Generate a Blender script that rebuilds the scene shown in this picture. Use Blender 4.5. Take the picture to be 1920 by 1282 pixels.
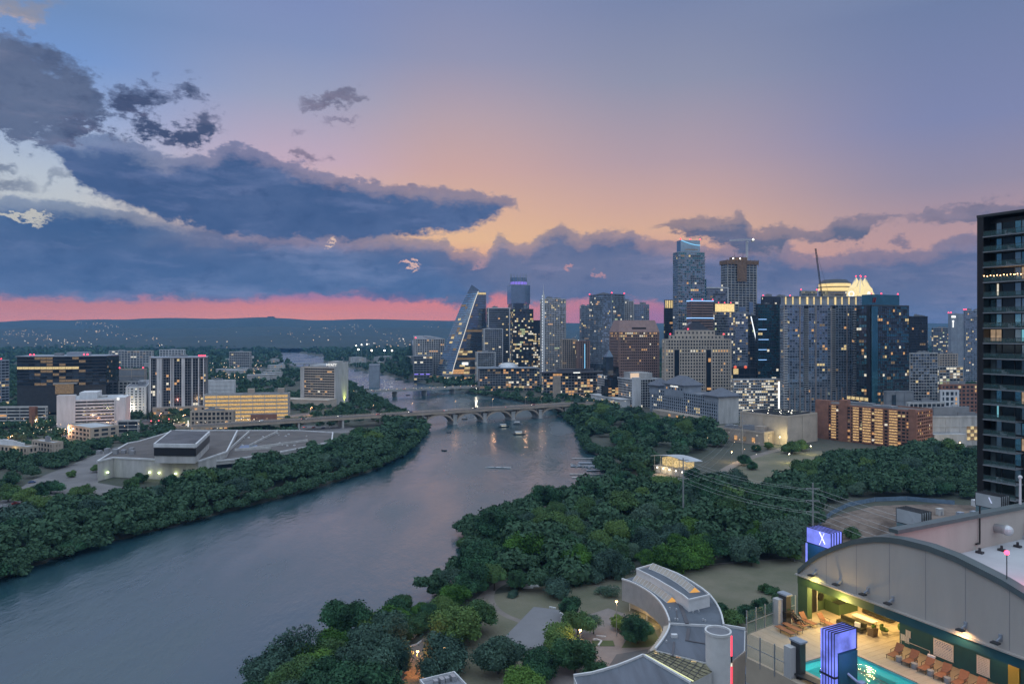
import bpy, bmesh, math, random
import numpy as np
from mathutils import Vector, Matrix, Euler
for o in list(bpy.data.objects):
 bpy.data.objects.remove(o)
SC = bpy.context.scene
COL = SC.collection
R = math.radians
# ------------------------------------------------------------------ camera
F = 1350.0          # focal length in photo pixels (photo is 1920 wide)
HY = 622.0          # row of the horizon in the photo
CZ = 105.0          # eye height above the lake
cam = bpy.data.cameras.new('camera')
cam.sensor_width = 36.0
cam.lens = F / 1920 * 36
cam.shift_y = -(641.0 - HY) / 1920
cam.clip_start = 0.5
cam.clip_end = 40000
cam_o = bpy.data.objects.new('camera', cam)
COL.objects.link(cam_o)
cam_o.location = (0, 0, CZ)
cam_o.rotation_euler = (math.pi / 2, 0, 0)
SC.camera = cam_o
def lin(r, g, b):
 f = lambda c: (c / 255 / 12.92) if c / 255 <= 0.04045 else ((c / 255 + 0.055) / 1.055) ** 2.4
 return (f(r), f(g), f(b), 1.0)
# ------------------------------------------------------------------ sky
SKY_GAIN = 1.0
EAST_GAIN = 2.0
W = bpy.data.worlds.new('World')
SC.world = W
W.use_nodes = True
nt = W.node_tree
nt.nodes.clear()
def nd(t, **kw):
 n = nt.nodes.new(t)
 for k, v in kw.items():
  setattr(n, k, v)
 return n
def mth(op, a, b=None, c=None, clamp=False):
 n = nd('ShaderNodeMath', operation=op, use_clamp=clamp)
 for i, v in enumerate((a, b, c)):
  if v is None:
   continue
  if isinstance(v, (int, float)):
   n.inputs[i].default_value = v
  else:
   nt.links.new(v, n.inputs[i])
 return n.outputs[0]
def cmix(f, a, b, mode='MIX'):
 n = nd('ShaderNodeMix', data_type='RGBA', blend_type=mode)
 for i, v in ((0, f), (6, a), (7, b)):
  if isinstance(v, (int, float)):
   n.inputs[i].default_value = v
  elif isinstance(v, tuple):
   n.inputs[i].default_value = v
  else:
   nt.links.new(v, n.inputs[i])
 return n.outputs[2]
def smooth(v, lo, hi):
 n = nd('ShaderNodeMapRange', interpolation_type='SMOOTHSTEP')
 nt.links.new(v, n.inputs[0])
 n.inputs[1].default_value = lo
 n.inputs[2].default_value = hi
 return n.outputs[0]
def ang(px, py):
 a = math.atan((px - 960) / F)
 return a, math.atan((HY - py) / F * math.cos(a))
tc = nd('ShaderNodeTexCoord')
sep = nd('ShaderNodeSeparateXYZ')
nt.links.new(tc.outputs['Generated'], sep.inputs[0])
dx, dy, dz = sep.outputs
az = mth('ARCTAN2', dx, dy)
hyp = mth('SQRT', mth('ADD', mth('MULTIPLY', dx, dx), mth('MULTIPLY', dy, dy)))
el = mth('ARCTAN2', dz, hyp)
def ramp(fac, stops):
 n = nd('ShaderNodeValToRGB')
 e = n.color_ramp.elements
 while len(e) > 1:
  e.remove(e[-1])
 stops = sorted(stops)
 e[0].position, e[0].color = stops[0]
 for p, c in stops[1:]:
  x = e.new(p)
  x.color = c
 nt.links.new(fac, n.inputs[0])
 return n.outputs[0]
ELN = 0.9            # elevation range of the ramps (rad)
elf = mth('DIVIDE', el, ELN, clamp=True)
def sky_stops(px, rows):
 out = []
 for y, c in sorted(rows, key=lambda t: -t[0]):
  out.append((max(0.0, ang(px, y)[1] / ELN), lin(*c)))
 return out
ramps = [
 (90, sky_stops(90, [(620, (238, 140, 112)), (598, (238, 142, 118)), (572, (210, 130, 124)), (540, (150, 125, 160)), (430, (200, 200, 196)), (330, (186, 196, 208)),
      (220, (152, 174, 212)), (100, (118, 152, 206)), (0, (112, 142, 188))]) + [(0.95, lin(190, 206, 220))]),
 (560, sky_stops(560, [(620, (255, 150, 104)), (598, (252, 148, 114)), (575, (232, 136, 122)), (555, (170, 120, 155)), (400, (226, 186, 165)), (300, (196, 172, 190)),
       (180, (156, 162, 190)), (80, (132, 148, 188)), (0, (126, 142, 186))]) + [(0.95, lin(190, 206, 220))]),
 (860, sky_stops(860, [(620, (246, 142, 114)), (595, (238, 138, 120)), (555, (222, 128, 128)), (450, (234, 188, 146)), (400, (224, 180, 152)), (320, (206, 168, 162)), (220, (182, 162, 172)),
       (110, (148, 150, 178)), (0, (132, 142, 178))]) + [(0.95, lin(190, 206, 220))]),
 (1250, sky_stops(1250, [(620, (176, 108, 148)), (580, (190, 116, 142)), (500, (216, 160, 146)), (430, (220, 176, 150)), (380, (206, 168, 158)), (300, (180, 158, 168)),
       (150, (144, 148, 172)), (0, (122, 135, 170))]) + [(0.95, lin(190, 206, 220))]),
 (1800, sky_stops(1800, [(620, (112, 96, 140)), (560, (128, 108, 146)), (480, (196, 156, 152)), (420, (180, 150, 156)), (340, (150, 142, 164)), (220, (128, 136, 174)),
       (0, (112, 128, 166))]) + [(0.95, lin(190, 206, 220))]),
]
col = None
prev = None
for px, st in ramps:
 c = ramp(elf, st)
 a = ang(px, 600)[0]
 if col is None:
  col = c
 else:
  col = cmix(smooth(az, prev, a), col, c)
 prev = a
# unseen eastern half of the sky behind the viewer, brightened to light the scene
back = cmix(1.0, ramp(elf, [(0.0, lin(184, 182, 178)), (0.2, lin(172, 180, 188)), (0.85, lin(152, 168, 190))]), (EAST_GAIN, EAST_GAIN, EAST_GAIN, 1), 'MULTIPLY')
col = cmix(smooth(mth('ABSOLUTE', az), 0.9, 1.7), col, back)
# noise fields on the sky sphere
cmb = nd('ShaderNodeCombineXYZ')
nt.links.new(az, cmb.inputs[0])
nt.links.new(mth('MULTIPLY', el, 1.7), cmb.inputs[1])
def noise(scale, detail=8, rough=0.58, off=0.0, lac=2.1):
 n = nd('ShaderNodeTexNoise', noise_dimensions='3D')
 n.inputs['Scale'].default_value = scale
 n.inputs['Detail'].default_value = detail
 n.inputs['Roughness'].default_value = rough
 n.inputs['Lacunarity'].default_value = lac
 if off:
  v = nd('ShaderNodeVectorMath', operation='ADD')
  nt.links.new(cmb.outputs[0], v.inputs[0])
  v.inputs[1].default_value = (off, off * 0.7, off * 0.3)
  nt.links.new(v.outputs[0], n.inputs['Vector'])
 else:
  nt.links.new(cmb.outputs[0], n.inputs['Vector'])
 return n.outputs[0]
nA = mth('MULTIPLY', mth('SUBTRACT', noise(11, 12, 0.64), 0.5), 2.3)
nB = mth('MULTIPLY', mth('SUBTRACT', noise(11, 12, 0.64, 3.7), 0.5), 2.3)
nF = mth('MULTIPLY', mth('SUBTRACT', noise(40, 10, 0.66, 1.3), 0.5), 2.4)
nS = noise(5.5, 6, 0.55, 7.1)
nW = noise(16, 8, 0.6, 5.2)
nM = noise(24, 9, 0.62, 9.3)
cmb2 = nd('ShaderNodeCombineXYZ')
nt.links.new(mth('MULTIPLY', az, 1.0), cmb2.inputs[0])
nt.links.new(mth('MULTIPLY', mth('ADD', el, mth('MULTIPLY', nA, 0.012)), 5.5), cmb2.inputs[1])
_n = nd('ShaderNodeTexNoise', noise_dimensions='3D')
_n.inputs['Scale'].default_value = 6.0
_n.inputs['Detail'].default_value = 9
_n.inputs['Roughness'].default_value = 0.6
nt.links.new(cmb2.outputs[0], _n.inputs['Vector'])
nT = _n.outputs[0]
AZN = 0.75
ELO, ELS = -0.05, 0.6
def edge(pts, azv):
 n = nd('ShaderNodeFloatCurve')
 cu = n.mapping.curves[0]
 q = []
 for px, py in pts:
  a, e = ang(px, py)
  q.append(((a + AZN) / (2 * AZN), (e - ELO) / ELS))
 q.sort()
 while len(cu.points) < len(q):
  cu.points.new(0.5, 0.5)
 for p, (x, y) in zip(cu.points, q):
  p.location = (x, y)
  p.handle_type = 'VECTOR' if len(q) > 6 else 'AUTO'
 n.mapping.update()
 nt.links.new(azv, n.inputs[1])
 return mth('MULTIPLY_ADD', n.outputs[0], ELS, ELO)
def cloud(col, top, bot, ca, cb, amp=0.02, fine=0.008, soft=0.006, softb=None, swap=False, alpha=1.0, hole=0.0):
 """a bank of cloud between two outlines (photo angles), ragged by the noise fields"""
 x = nB if swap else nA
 y = nA if swap else nB
 azd = mth('DIVIDE', mth('ADD', mth('ADD', az, mth('MULTIPLY', y, amp)), AZN), 2 * AZN, clamp=True)
 eld = mth('ADD', mth('ADD', el, mth('MULTIPLY', x, amp)), mth('MULTIPLY', nF, fine * 1.5))
 T = edge(top, azd)
 B = edge(bot, azd)
 mt = smooth(mth('SUBTRACT', T, eld), -soft * 0.4, soft)
 sb = softb or soft
 mb = smooth(mth('SUBTRACT', eld, B), -sb * 0.4, sb)
 m = mth('MULTIPLY', mth('MULTIPLY', mt, mb), alpha)
 if hole:
  m = mth('MULTIPLY', m, smooth(nW, hole - 0.03, hole + 0.05))
 # deeper inside the bank the cloud is thicker and darker; near the rim light leaks through
 thick = smooth(mth('SUBTRACT', T, eld), 0.0, 0.06)
 c = cmix(smooth(mth('ADD', mth('MULTIPLY', nS, 0.6), mth('MULTIPLY', nW, 0.4)), 0.38, 0.62), ca, cb)
 hi = tuple(min(1, v * k) for v, k in zip(ca[:3], (1.75, 1.42, 1.28))) + (1.0,)
 c = cmix(mth('MULTIPLY', smooth(nT, 0.48, 0.70), 0.72), c, hi)
 lo = tuple(v * k for v, k in zip(cb[:3], (0.72, 0.76, 0.82))) + (1.0,)
 c = cmix(mth('MULTIPLY', smooth(nM, 0.52, 0.72), 0.6), c, lo)
 # thin ragged rims let the bright sky through
 m = mth('MULTIPLY', m, mth('ADD', mth('MULTIPLY', smooth(thick, 0.0, 0.4), 0.35), 0.65))
 return cmix(m, col, c)
L = lin
# low stratus bank along the whole horizon
col = cloud(col,
   [(-200, 400), (0, 396), (300, 430), (700, 440), (780, 444), (832, 443), (850, 464), (880, 470), (908, 476), (916, 452), (935, 437), (962, 456), (992, 458),
    (1012, 436), (1050, 420), (1090, 440), (1112, 431), (1185, 427), (1202, 446), (1255, 452), (1300, 462), (1380, 455), (1470, 452), (1500, 472), (1560, 480),
    (1605, 470), (1650, 464), (1740, 462), (1800, 440), (1840, 430), (1925, 424)],
   [(-200, 560), (0, 562), (120, 557), (300, 560), (500, 556), (690, 554), (800, 561), (850, 574), (905, 582), (925, 556), (960, 552), (1000, 575), (1080, 566), (1220, 570), (1320, 600), (1500, 640), (1925, 660)],
   L(108, 116, 148), L(88, 104, 142), amp=0.012, fine=0.010, soft=0.006, softb=0.010)
# the big blue body low on the left
col = cloud(col, [(-250, 380), (0, 398), (300, 430), (640, 440), (800, 470), (900, 520), (960, 560)],
   [(-250, 590), (0, 566), (300, 564), (600, 558), (800, 560), (960, 562)],
   L(88, 116, 160), L(68, 100, 146), amp=0.03, fine=0.006, soft=0.05, softb=0.008, swap=True, alpha=0.8)
# low dark band at far left
col = cloud(col, [(-250, 362), (0, 366), (100, 368), (160, 378), (250, 396), (330, 420), (430, 440), (520, 470)],
   [(-250, 480), (0, 470), (150, 478), (300, 474), (420, 470), (520, 474)],
   L(84, 112, 154), L(66, 96, 140), amp=0.014, fine=0.008, soft=0.006, softb=0.03)
# the dark tongue crossing the left half
col = cloud(col, [(60, 262), (100, 250), (150, 262), (200, 246), (260, 268), (312, 292), (400, 284), (440, 268), (472, 271), (520, 290), (562, 302), (640, 326), (700, 345), (790, 345),
     (850, 357), (930, 361), (962, 374), (985, 400)],
   [(60, 258), (100, 290), (140, 348), (200, 376), (300, 412), (350, 428), (420, 446), (500, 451), (600, 451), (700, 448), (800, 446), (880, 431), (930, 408), (962, 388), (985, 400)],
   L(84, 106, 148), L(66, 92, 136), amp=0.016, fine=0.010, soft=0.005, softb=0.008, swap=True)
# upper left mass
col = cloud(col, [(-260, 40), (0, 64), (25, 52), (60, 72), (110, 108), (160, 132), (190, 160), (205, 196), (230, 215), (250, 240)],
   [(-260, 300), (0, 262), (60, 250), (100, 262), (150, 250), (190, 232), (205, 220), (230, 222), (250, 238)],
   L(98, 112, 142), L(76, 92, 126), amp=0.045, fine=0.030, soft=0.012)
# broken scraps to its right
col = cloud(col, [(190, 170), (250, 150), (320, 160), (370, 150), (395, 190), (420, 230)], [(190, 250), (250, 250), (320, 285), (380, 268), (400, 240), (420, 232)],
   L(92, 102, 132), L(66, 80, 114), amp=0.04, fine=0.03, soft=0.012, hole=0.45)
# two loose scraps at the left edge
col = cloud(col, [(-100, 290), (0, 300), (20, 304), (36, 316)], [(-100, 330), (0, 322), (20, 320), (36, 317)], L(86, 102, 136), L(70, 88, 122), amp=0.012, fine=0.014, soft=0.006)
col = cloud(col, [(-60, 322), (10, 330), (50, 332), (78, 350), (90, 315), (130, 318), (140, 330)], [(-60, 366), (30, 362), (70, 356), (80, 352), (100, 336), (130, 340), (140, 331)],
   L(96, 110, 140), L(74, 92, 124), amp=0.016, fine=0.016, soft=0.010, hole=0.34)
# little dark puffs in the clear sky
col = cloud(col, [(556, 190), (575, 180), (600, 182), (612, 166), (640, 164), (686, 172), (694, 184)], [(556, 192), (575, 203), (600, 212), (615, 198), (640, 194), (680, 190), (694, 185)],
   L(92, 92, 116), L(76, 80, 108), amp=0.010, fine=0.016, soft=0.007)
col = cloud(col, [(600, 226), (620, 218), (650, 214), (672, 220), (680, 224)], [(600, 228), (620, 230), (650, 228), (672, 225), (680, 225)], L(120, 116, 142), L(100, 98, 126), amp=0.008, fine=0.016, soft=0.006)
col = cloud(col, [(545, 248), (562, 243), (576, 248)], [(545, 249), (562, 252), (576, 249)], L(104, 104, 134), L(90, 92, 122), amp=0.008, fine=0.012, soft=0.005)
col = cloud(col, [(540, 292), (560, 280), (585, 290), (605, 302), (622, 296), (634, 302)], [(540, 293), (560, 300), (585, 306), (605, 306), (622, 306), (634, 303)], L(96, 96, 124), L(80, 84, 114), amp=0.008, fine=0.012, soft=0.005)
# bank on the right
col = cloud(col, [(1240, 416), (1262, 409), (1320, 401), (1396, 394), (1402, 412), (1404, 430), (1440, 424), (1460, 418), (1500, 428), (1560, 421), (1568, 404), (1620, 404), (1700, 404), (1760, 389),
     (1840, 378), (1930, 370)],
   [(1240, 430), (1290, 441), (1325, 454), (1400, 474), (1465, 474), (1482, 452), (1500, 455), (1550, 461), (1606, 463), (1628, 446), (1632, 430), (1650, 424), (1700, 414), (1800, 422), (1930, 414)],
   L(102, 108, 134), L(86, 96, 126), amp=0.012, fine=0.012, soft=0.006, swap=True)
col = cloud(col, [(1664, 456), (1685, 442), (1705, 448), (1716, 458)], [(1664, 458), (1685, 461), (1705, 461), (1716, 459)], L(108, 112, 142), L(92, 100, 132), amp=0.008, fine=0.012, soft=0.005)
# tan wisps top left
col = cloud(col, [(-300, -40), (0, -30), (90, -10), (125, 4), (142, 12)], [(-300, 60), (0, 26), (40, 40), (100, 24), (142, 14)], L(176, 164, 160), L(140, 140, 152), amp=0.02, fine=0.02, soft=0.012, alpha=0.85, hole=0.4)
def hole(col, px, py, rx, ry, c, a=0.75):
 """a gap in the bank where the bright western sky shows"""
 a0, e0 = ang(px, py)
 X = mth('DIVIDE', mth('SUBTRACT', mth('ADD', az, mth('MULTIPLY', nF, 0.02)), a0), rx / F)
 Y = mth('DIVIDE', mth('SUBTRACT', mth('ADD', el, mth('MULTIPLY', nF, 0.03)), e0), ry / F)
 d = mth('ADD', mth('MULTIPLY', X, X), mth('MULTIPLY', Y, Y))
 return cmix(mth('MULTIPLY', smooth(d, 1.1, 0.25), a), col, c)
col = hole(col, 770, 501, 19, 5, L(250, 200, 176))
col = hole(col, 757, 495, 12, 5, L(246, 192, 174))
col = hole(col, 620, 457, 9, 3.5, L(240, 205, 180))
col = hole(col, 42, 404, 46, 7, L(208, 204, 192), 0.8)
col = hole(col, 1125, 512, 20, 4, L(206, 150, 152), 0.6)
col = hole(col, 1062, 506, 9, 4, L(206, 150, 150), 0.7)
col = hole(col, 905, 492, 16, 5, L(190, 150, 158), 0.45)
# daylight model of a sun just under the horizon, added faintly as skylight
sky = nd('ShaderNodeTexSky', sky_type='NISHITA', sun_disc=False)
sky.sun_elevation = R(1.0)
sky.sun_rotation = R(-16)
sky.altitude = 200
skc = cmix(1.0, sky.outputs[0], (0.05, 0.05, 0.05, 1), 'MULTIPLY')
col = cmix(1.0, col, cmix(smooth(mth('ABSOLUTE', az), 0.8, 1.4), (0, 0, 0, 1), skc), 'ADD')
# unseen sky overhead, brightened to add light from above
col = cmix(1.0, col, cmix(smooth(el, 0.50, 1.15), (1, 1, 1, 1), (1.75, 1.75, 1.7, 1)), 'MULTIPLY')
# ground half of the sphere
col = cmix(smooth(el, -0.012, -0.03), col, L(46, 60, 82))
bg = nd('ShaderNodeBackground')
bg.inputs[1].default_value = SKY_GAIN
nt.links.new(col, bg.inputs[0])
outw = nd('ShaderNodeOutputWorld')
nt.links.new(bg.outputs[0], outw.inputs[0])
W.cycles.sampling_method = 'MANUAL'
W.cycles.sample_map_resolution = 512
# ------------------------------------------------------------------ the last of the sun, very soft, from the western afterglow
sun = bpy.data.lights.new('sun', 'SUN')
sun.energy = 0.12
sun.angle = R(60)
sun.color = (1.0, 0.80, 0.74)
sun_o = bpy.data.objects.new('sun', sun)
COL.objects.link(sun_o)
sun_o.rotation_euler = Vector((-0.28, 0.80, 0.53)).to_track_quat('Z', 'Y').to_euler()
# ------------------------------------------------------------------ exposure
SC.view_settings.view_transform = 'Standard'
SC.view_settings.look = 'None'
SC.view_settings.exposure = 0.0
SC.view_settings.gamma = 1.0
SC.view_settings.use_curve_mapping = False
SC.render.engine = 'CYCLES'
SC.cycles.use_denoising = True
SC.cycles.max_bounces = 5
SC.cycles.diffuse_bounces = 2
SC.cycles.glossy_bounces = 3
SC.cycles.transmission_bounces = 4
SC.cycles.volume_bounces = 0
SC.cycles.transparent_max_bounces = 8
SC.cycles.sample_clamp_indirect = 4.0
SC.cycles.caustics_reflective = False
SC.cycles.caustics_refractive = False
# ------------------------------------------------------------------ helpers
rnd = random.Random(7)
GZ = 4.0            # level of the river plain
def at(px, py, z=GZ):
 """the point of the level plane z that the photo shows at a pixel"""
 d = (CZ - z) * F / (py - HY)
 return Vector(((px - 960) / F * d, d, z))
def onray(px, py, d):
 return Vector(((px - 960) / F * d, d, CZ - (py - HY) / F * d))
def hgt(py, d):
 return CZ - (py - HY) / F * d
def tag(o, label, cat, group=None, kind=None):
 if label:
  o['label'] = label
 if cat:
  o['category'] = cat
 if group:
  o['group'] = group
 if kind:
  o['kind'] = kind
 return o
def thing(name, label, cat, loc=(0, 0, 0), rz=0.0, group=None):
 o = bpy.data.objects.new(name, None)
 o.empty_display_size = 0.5
 COL.objects.link(o)
 o.location = loc
 o.rotation_euler = (0, 0, rz)
 return tag(o, label, cat, group)
class MB:
 """collects shapes into one mesh"""
 def __init__(s):
  s.v = []
  s.f = []
  s.m = []
  s.M = None
  s.cut = []
 def add(s, vs, fs, m=0):
  b = len(s.v)
  s.cut.append((b, len(s.f)))
  if s.M is not None:
   vs = [s.M @ Vector(v) for v in vs]
  s.v.extend([tuple(v) for v in vs])
  for f in fs:
   s.f.append([i + b for i in f])
   s.m.append(m)
  return s
 def box(s, x0, x1, y0, y1, z0, z1, m=0):
  if x0 > x1: x0, x1 = x1, x0
  if y0 > y1: y0, y1 = y1, y0
  if z0 > z1: z0, z1 = z1, z0
  return s.add([(x0, y0, z0), (x1, y0, z0), (x1, y1, z0), (x0, y1, z0), (x0, y0, z1), (x1, y0, z1), (x1, y1, z1), (x0, y1, z1)],
      [(0, 3, 2, 1), (4, 5, 6, 7), (0, 1, 5, 4), (1, 2, 6, 5), (2, 3, 7, 6), (3, 0, 4, 7)], m)
 def prism(s, poly, z0, z1, m=0, mtop=None, z1s=None):
  n = len(poly)
  area = sum(poly[i][0] * poly[(i + 1) % n][1] - poly[(i + 1) % n][0] * poly[i][1] for i in range(n))
  P = list(poly)
  zt = list(z1s) if z1s else [z1] * n
  if area < 0:
   P.reverse()
   zt.reverse()
  vs = [(p[0], p[1], z0) for p in P] + [(p[0], p[1], z) for p, z in zip(P, zt)]
  b = len(s.v)
  s.add(vs, [tuple(range(n - 1, -1, -1))] + [(i, (i + 1) % n, n + (i + 1) % n, n + i) for i in range(n)], m)
  s.f.append([b + n + i for i in range(n)])
  s.m.append(m if mtop is None else mtop)
  return s
 def quad(s, a, b, c, d, m=0):
  return s.add([a, b, c, d], [(0, 1, 2, 3)], m)
 def bar(s, p, q, w, h=None, m=0, up=(0, 0, 1)):
  """square bar from p to q"""
  p, q = Vector(p), Vector(q)
  h = h or w
  d = (q - p).normalized()
  u = Vector(up)
  if abs(d.dot(u)) > 0.98:
   u = Vector((1, 0, 0))
  x = d.cross(u).normalized()
  y = x.cross(d).normalized()
  vs = []
  for c in (p, q):
   for a, b in ((-1, -1), (1, -1), (1, 1), (-1, 1)):
    vs.append(c + x * (a * w / 2) + y * (b * h / 2))
  return s.add(vs, [(0, 1, 2, 3), (7, 6, 5, 4), (0, 4, 5, 1), (1, 5, 6, 2), (2, 6, 7, 3), (3, 7, 4, 0)], m)
 def tube(s, p, q, r, r2=None, n=8, m=0, cap=True):
  p, q = Vector(p), Vector(q)
  r2 = r if r2 is None else r2
  d = (q - p).normalized()
  u = Vector((0, 0, 1)) if abs(d.z) < 0.95 else Vector((1, 0, 0))
  x = d.cross(u).normalized()
  y = x.cross(d)
  vs = []
  for c, rr in ((p, r), (q, r2)):
   for i in range(n):
    t = 2 * math.pi * i / n
    vs.append(c + x * (math.cos(t) * rr) + y * (math.sin(t) * rr))
  fs = [(i, n + i, n + (i + 1) % n, (i + 1) % n) for i in range(n)]
  if cap:
   fs += [tuple(range(n)), tuple(range(2 * n - 1, n - 1, -1))]
  return s.add(vs, fs, m)
 def ball(s, c, r, m=0, nu=8, nv=5, sz=1.0):
  vs = [(c[0], c[1], c[2] + r * sz)]
  for j in range(1, nv):
   a = math.pi * j / nv
   for i in range(nu):
    t = 2 * math.pi * i / nu
    vs.append((c[0] + r * math.sin(a) * math.cos(t), c[1] + r * math.sin(a) * math.sin(t), c[2] + r * sz * math.cos(a)))
  vs.append((c[0], c[1], c[2] - r * sz))
  fs = [(0, 1 + i, 1 + (i + 1) % nu) for i in range(nu)]
  for j in range(nv - 2):
   for i in range(nu):
    a, b = 1 + j * nu + i, 1 + j * nu + (i + 1) % nu
    fs.append((a, a + nu, b + nu, b))
  e = len(vs) - 1
  o = 1 + (nv - 2) * nu
  fs += [(o + i, e, o + (i + 1) % nu) for i in range(nu)]
  return s.add(vs, fs, m)
 def lathe(s, prof, c=(0, 0, 0), n=16, m=0):
  vs = []
  for r, z in prof:
   for i in range(n):
    t = 2 * math.pi * i / n
    vs.append((c[0] + r * math.cos(t), c[1] + r * math.sin(t), c[2] + z))
  fs = []
  for j in range(len(prof) - 1):
   for i in range(n):
    fs.append((j * n + i, j * n + (i + 1) % n, (j + 1) * n + (i + 1) % n, (j + 1) * n + i))
  fs.append(tuple(range(n - 1, -1, -1)))
  fs.append(tuple(range((len(prof) - 1) * n, len(prof) * n)))
  return s.add(vs, fs, m)
 def mesh(s, name, mats):
  me = bpy.data.meshes.new(name)
  me.from_pydata(s.v, [], s.f)
  for mm in (mats if isinstance(mats, (list, tuple)) else [mats]):
   me.materials.append(mm)
  if any(s.m):
   me.polygons.foreach_set('material_index', s.m)
  me.update()
  return me
 def each(s, name, mats, parent=None):
  """every piece added becomes a mesh object of its own"""
  cs = s.cut + [(len(s.v), len(s.f))]
  for (v0, f0), (v1, f1) in zip(cs[:-1], cs[1:]):
   b = MB()
   b.v = s.v[v0:v1]
   b.f = [[i - v0 for i in f] for f in s.f[f0:f1]]
   b.m = s.m[f0:f1]
   b.build(name, mats, parent)
 def build(s, name, mats, parent=None, smooth=False, loc=None, rot=None):
  me = s.mesh(name, mats)
  if smooth:
   me.shade_smooth()
  o = bpy.data.objects.new(name, me)
  COL.objects.link(o)
  if parent is not None:
   o.parent = parent
  if loc is not None:
   o.location = loc
  if rot is not None:
   o.rotation_euler = rot
  return o
def link(name, me, parent=None, loc=(0, 0, 0), rot=(0, 0, 0), scale=None):
 o = bpy.data.objects.new(name, me)
 COL.objects.link(o)
 o.parent = parent
 o.location = loc
 o.rotation_euler = rot
 if scale:
  o.scale = scale
 return o
def kids(o, table):
 return table.get(o.name, [])
def copy_tree(o, loc=None, rz=None, label=None, group=None, parent=None):
 """copy of a thing, its parts and their sub-parts"""
 c = o.copy()
 COL.objects.link(c)
 if parent is not None:
  c.parent = parent
 if loc is not None:
  c.location = loc
 if rz is not None:
  c.rotation_euler = (0, 0, rz)
 if label:
  c['label'] = label
 if group:
  c['group'] = group
 for ch in KIDS.get(o.name, None) or [k for k in o.children]:
  copy_tree(ch, parent=c)
 return c
KIDS = {}
def text(body, parent, m, size, loc, rot, name='lettering', depth=0.02, align='CENTER'):
 cu = bpy.data.curves.new(name, 'FONT')
 cu.body = body
 cu.size = size
 cu.extrude = depth
 cu.align_x = align
 cu.align_y = 'CENTER'
 cu.materials.append(m)
 t = bpy.data.objects.new(name, cu)
 COL.objects.link(t)
 bpy.context.view_layer.update()
 me = bpy.data.meshes.new_from_object(t.evaluated_get(bpy.context.evaluated_depsgraph_get()))
 me.name = name
 bpy.data.objects.remove(t)
 if not me.materials:
  me.materials.append(m)
 return link(name, me, parent, loc, rot)
# ------------------------------------------------------------------ materials
def newmat(name):
 m = bpy.data.materials.new(name)
 m.use_nodes = True
 t = m.node_tree
 return m, t, t.nodes['Principled BSDF']
def mat(name, c, rough=0.7, metal=0.0, var=0.0, vs=0.3, c2=None, bump=0.0, bs=None, spec=0.5, obj=False, ior=None, detail=5, stretch=None):
 """c, c2 linear base colours mixed by noise; var darkens/lightens by noise"""
 m, t, b = newmat(name)
 b.inputs['Base Color'].default_value = (*c[:3], 1)
 b.inputs['Roughness'].default_value = rough
 b.inputs['Metallic'].default_value = metal
 b.inputs['Specular IOR Level'].default_value = spec
 if ior:
  b.inputs['IOR'].default_value = ior
 if var or c2 or bump:
  tcn = t.nodes.new('ShaderNodeTexCoord')
  src = tcn.outputs['Object']
  if stretch:
   mp = t.nodes.new('ShaderNodeMapping')
   mp.inputs['Scale'].default_value = stretch
   t.links.new(src, mp.inputs[0])
   src = mp.outputs[0]
  n = t.nodes.new('ShaderNodeTexNoise')
  n.inputs['Scale'].default_value = vs
  n.inputs['Detail'].default_value = detail
  n.inputs['Roughness'].default_value = 0.62
  t.links.new(src, n.inputs['Vector'])
  if c2 is None:
   c2 = tuple(x * (1 - var) for x in c[:3])
   cc = tuple(min(1, x * (1 + var)) for x in c[:3])
  else:
   cc = c
  mr = t.nodes.new('ShaderNodeMapRange')
  mr.inputs[1].default_value = 0.35
  mr.inputs[2].default_value = 0.65
  t.links.new(n.outputs[0], mr.inputs[0])
  mx = t.nodes.new('ShaderNodeMix')
  mx.data_type = 'RGBA'
  t.links.new(mr.outputs[0], mx.inputs[0])
  mx.inputs[6].default_value = (*cc[:3], 1)
  mx.inputs[7].default_value = (*c2[:3], 1)
  t.links.new(mx.outputs[2], b.inputs['Base Color'])
  if bump:
   n2 = t.nodes.new('ShaderNodeTexNoise')
   n2.inputs['Scale'].default_value = bs or vs * 4
   n2.inputs['Detail'].default_value = 5
   t.links.new(src, n2.inputs['Vector'])
   bp = t.nodes.new('ShaderNodeBump')
   bp.inputs['Strength'].default_value = bump
   bp.inputs['Distance'].default_value = 1.0 / (bs or vs * 4)
   t.links.new(n2.outputs[0], bp.inputs['Height'])
   t.links.new(bp.outputs[0], b.inputs['Normal'])
 return m
def emat(name, c, s, sample=False, var=0.0):
 m, t, b = newmat(name)
 b.inputs['Base Color'].default_value = (0.02, 0.02, 0.02, 1)
 b.inputs['Roughness'].default_value = 0.5
 b.inputs['Emission Color'].default_value = (*c[:3], 1)
 b.inputs['Emission Strength'].default_value = s
 if var:
  tcn = t.nodes.new('ShaderNodeTexCoord')
  n = t.nodes.new('ShaderNodeTexNoise')
  n.inputs['Scale'].default_value = 0.9
  n.inputs['Detail'].default_value = 3
  t.links.new(tcn.outputs['Object'], n.inputs['Vector'])
  mr = t.nodes.new('ShaderNodeMapRange')
  mr.inputs[1].default_value = 0.3
  mr.inputs[2].default_value = 0.7
  mr.inputs[3].default_value = s * (1 - var)
  mr.inputs[4].default_value = s * (1 + var)
  t.links.new(n.outputs[0], mr.inputs[0])
  t.links.new(mr.outputs[0], b.inputs['Emission Strength'])
 m.cycles.emission_sampling = 'AUTO' if sample else 'NONE'
 return m
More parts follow.
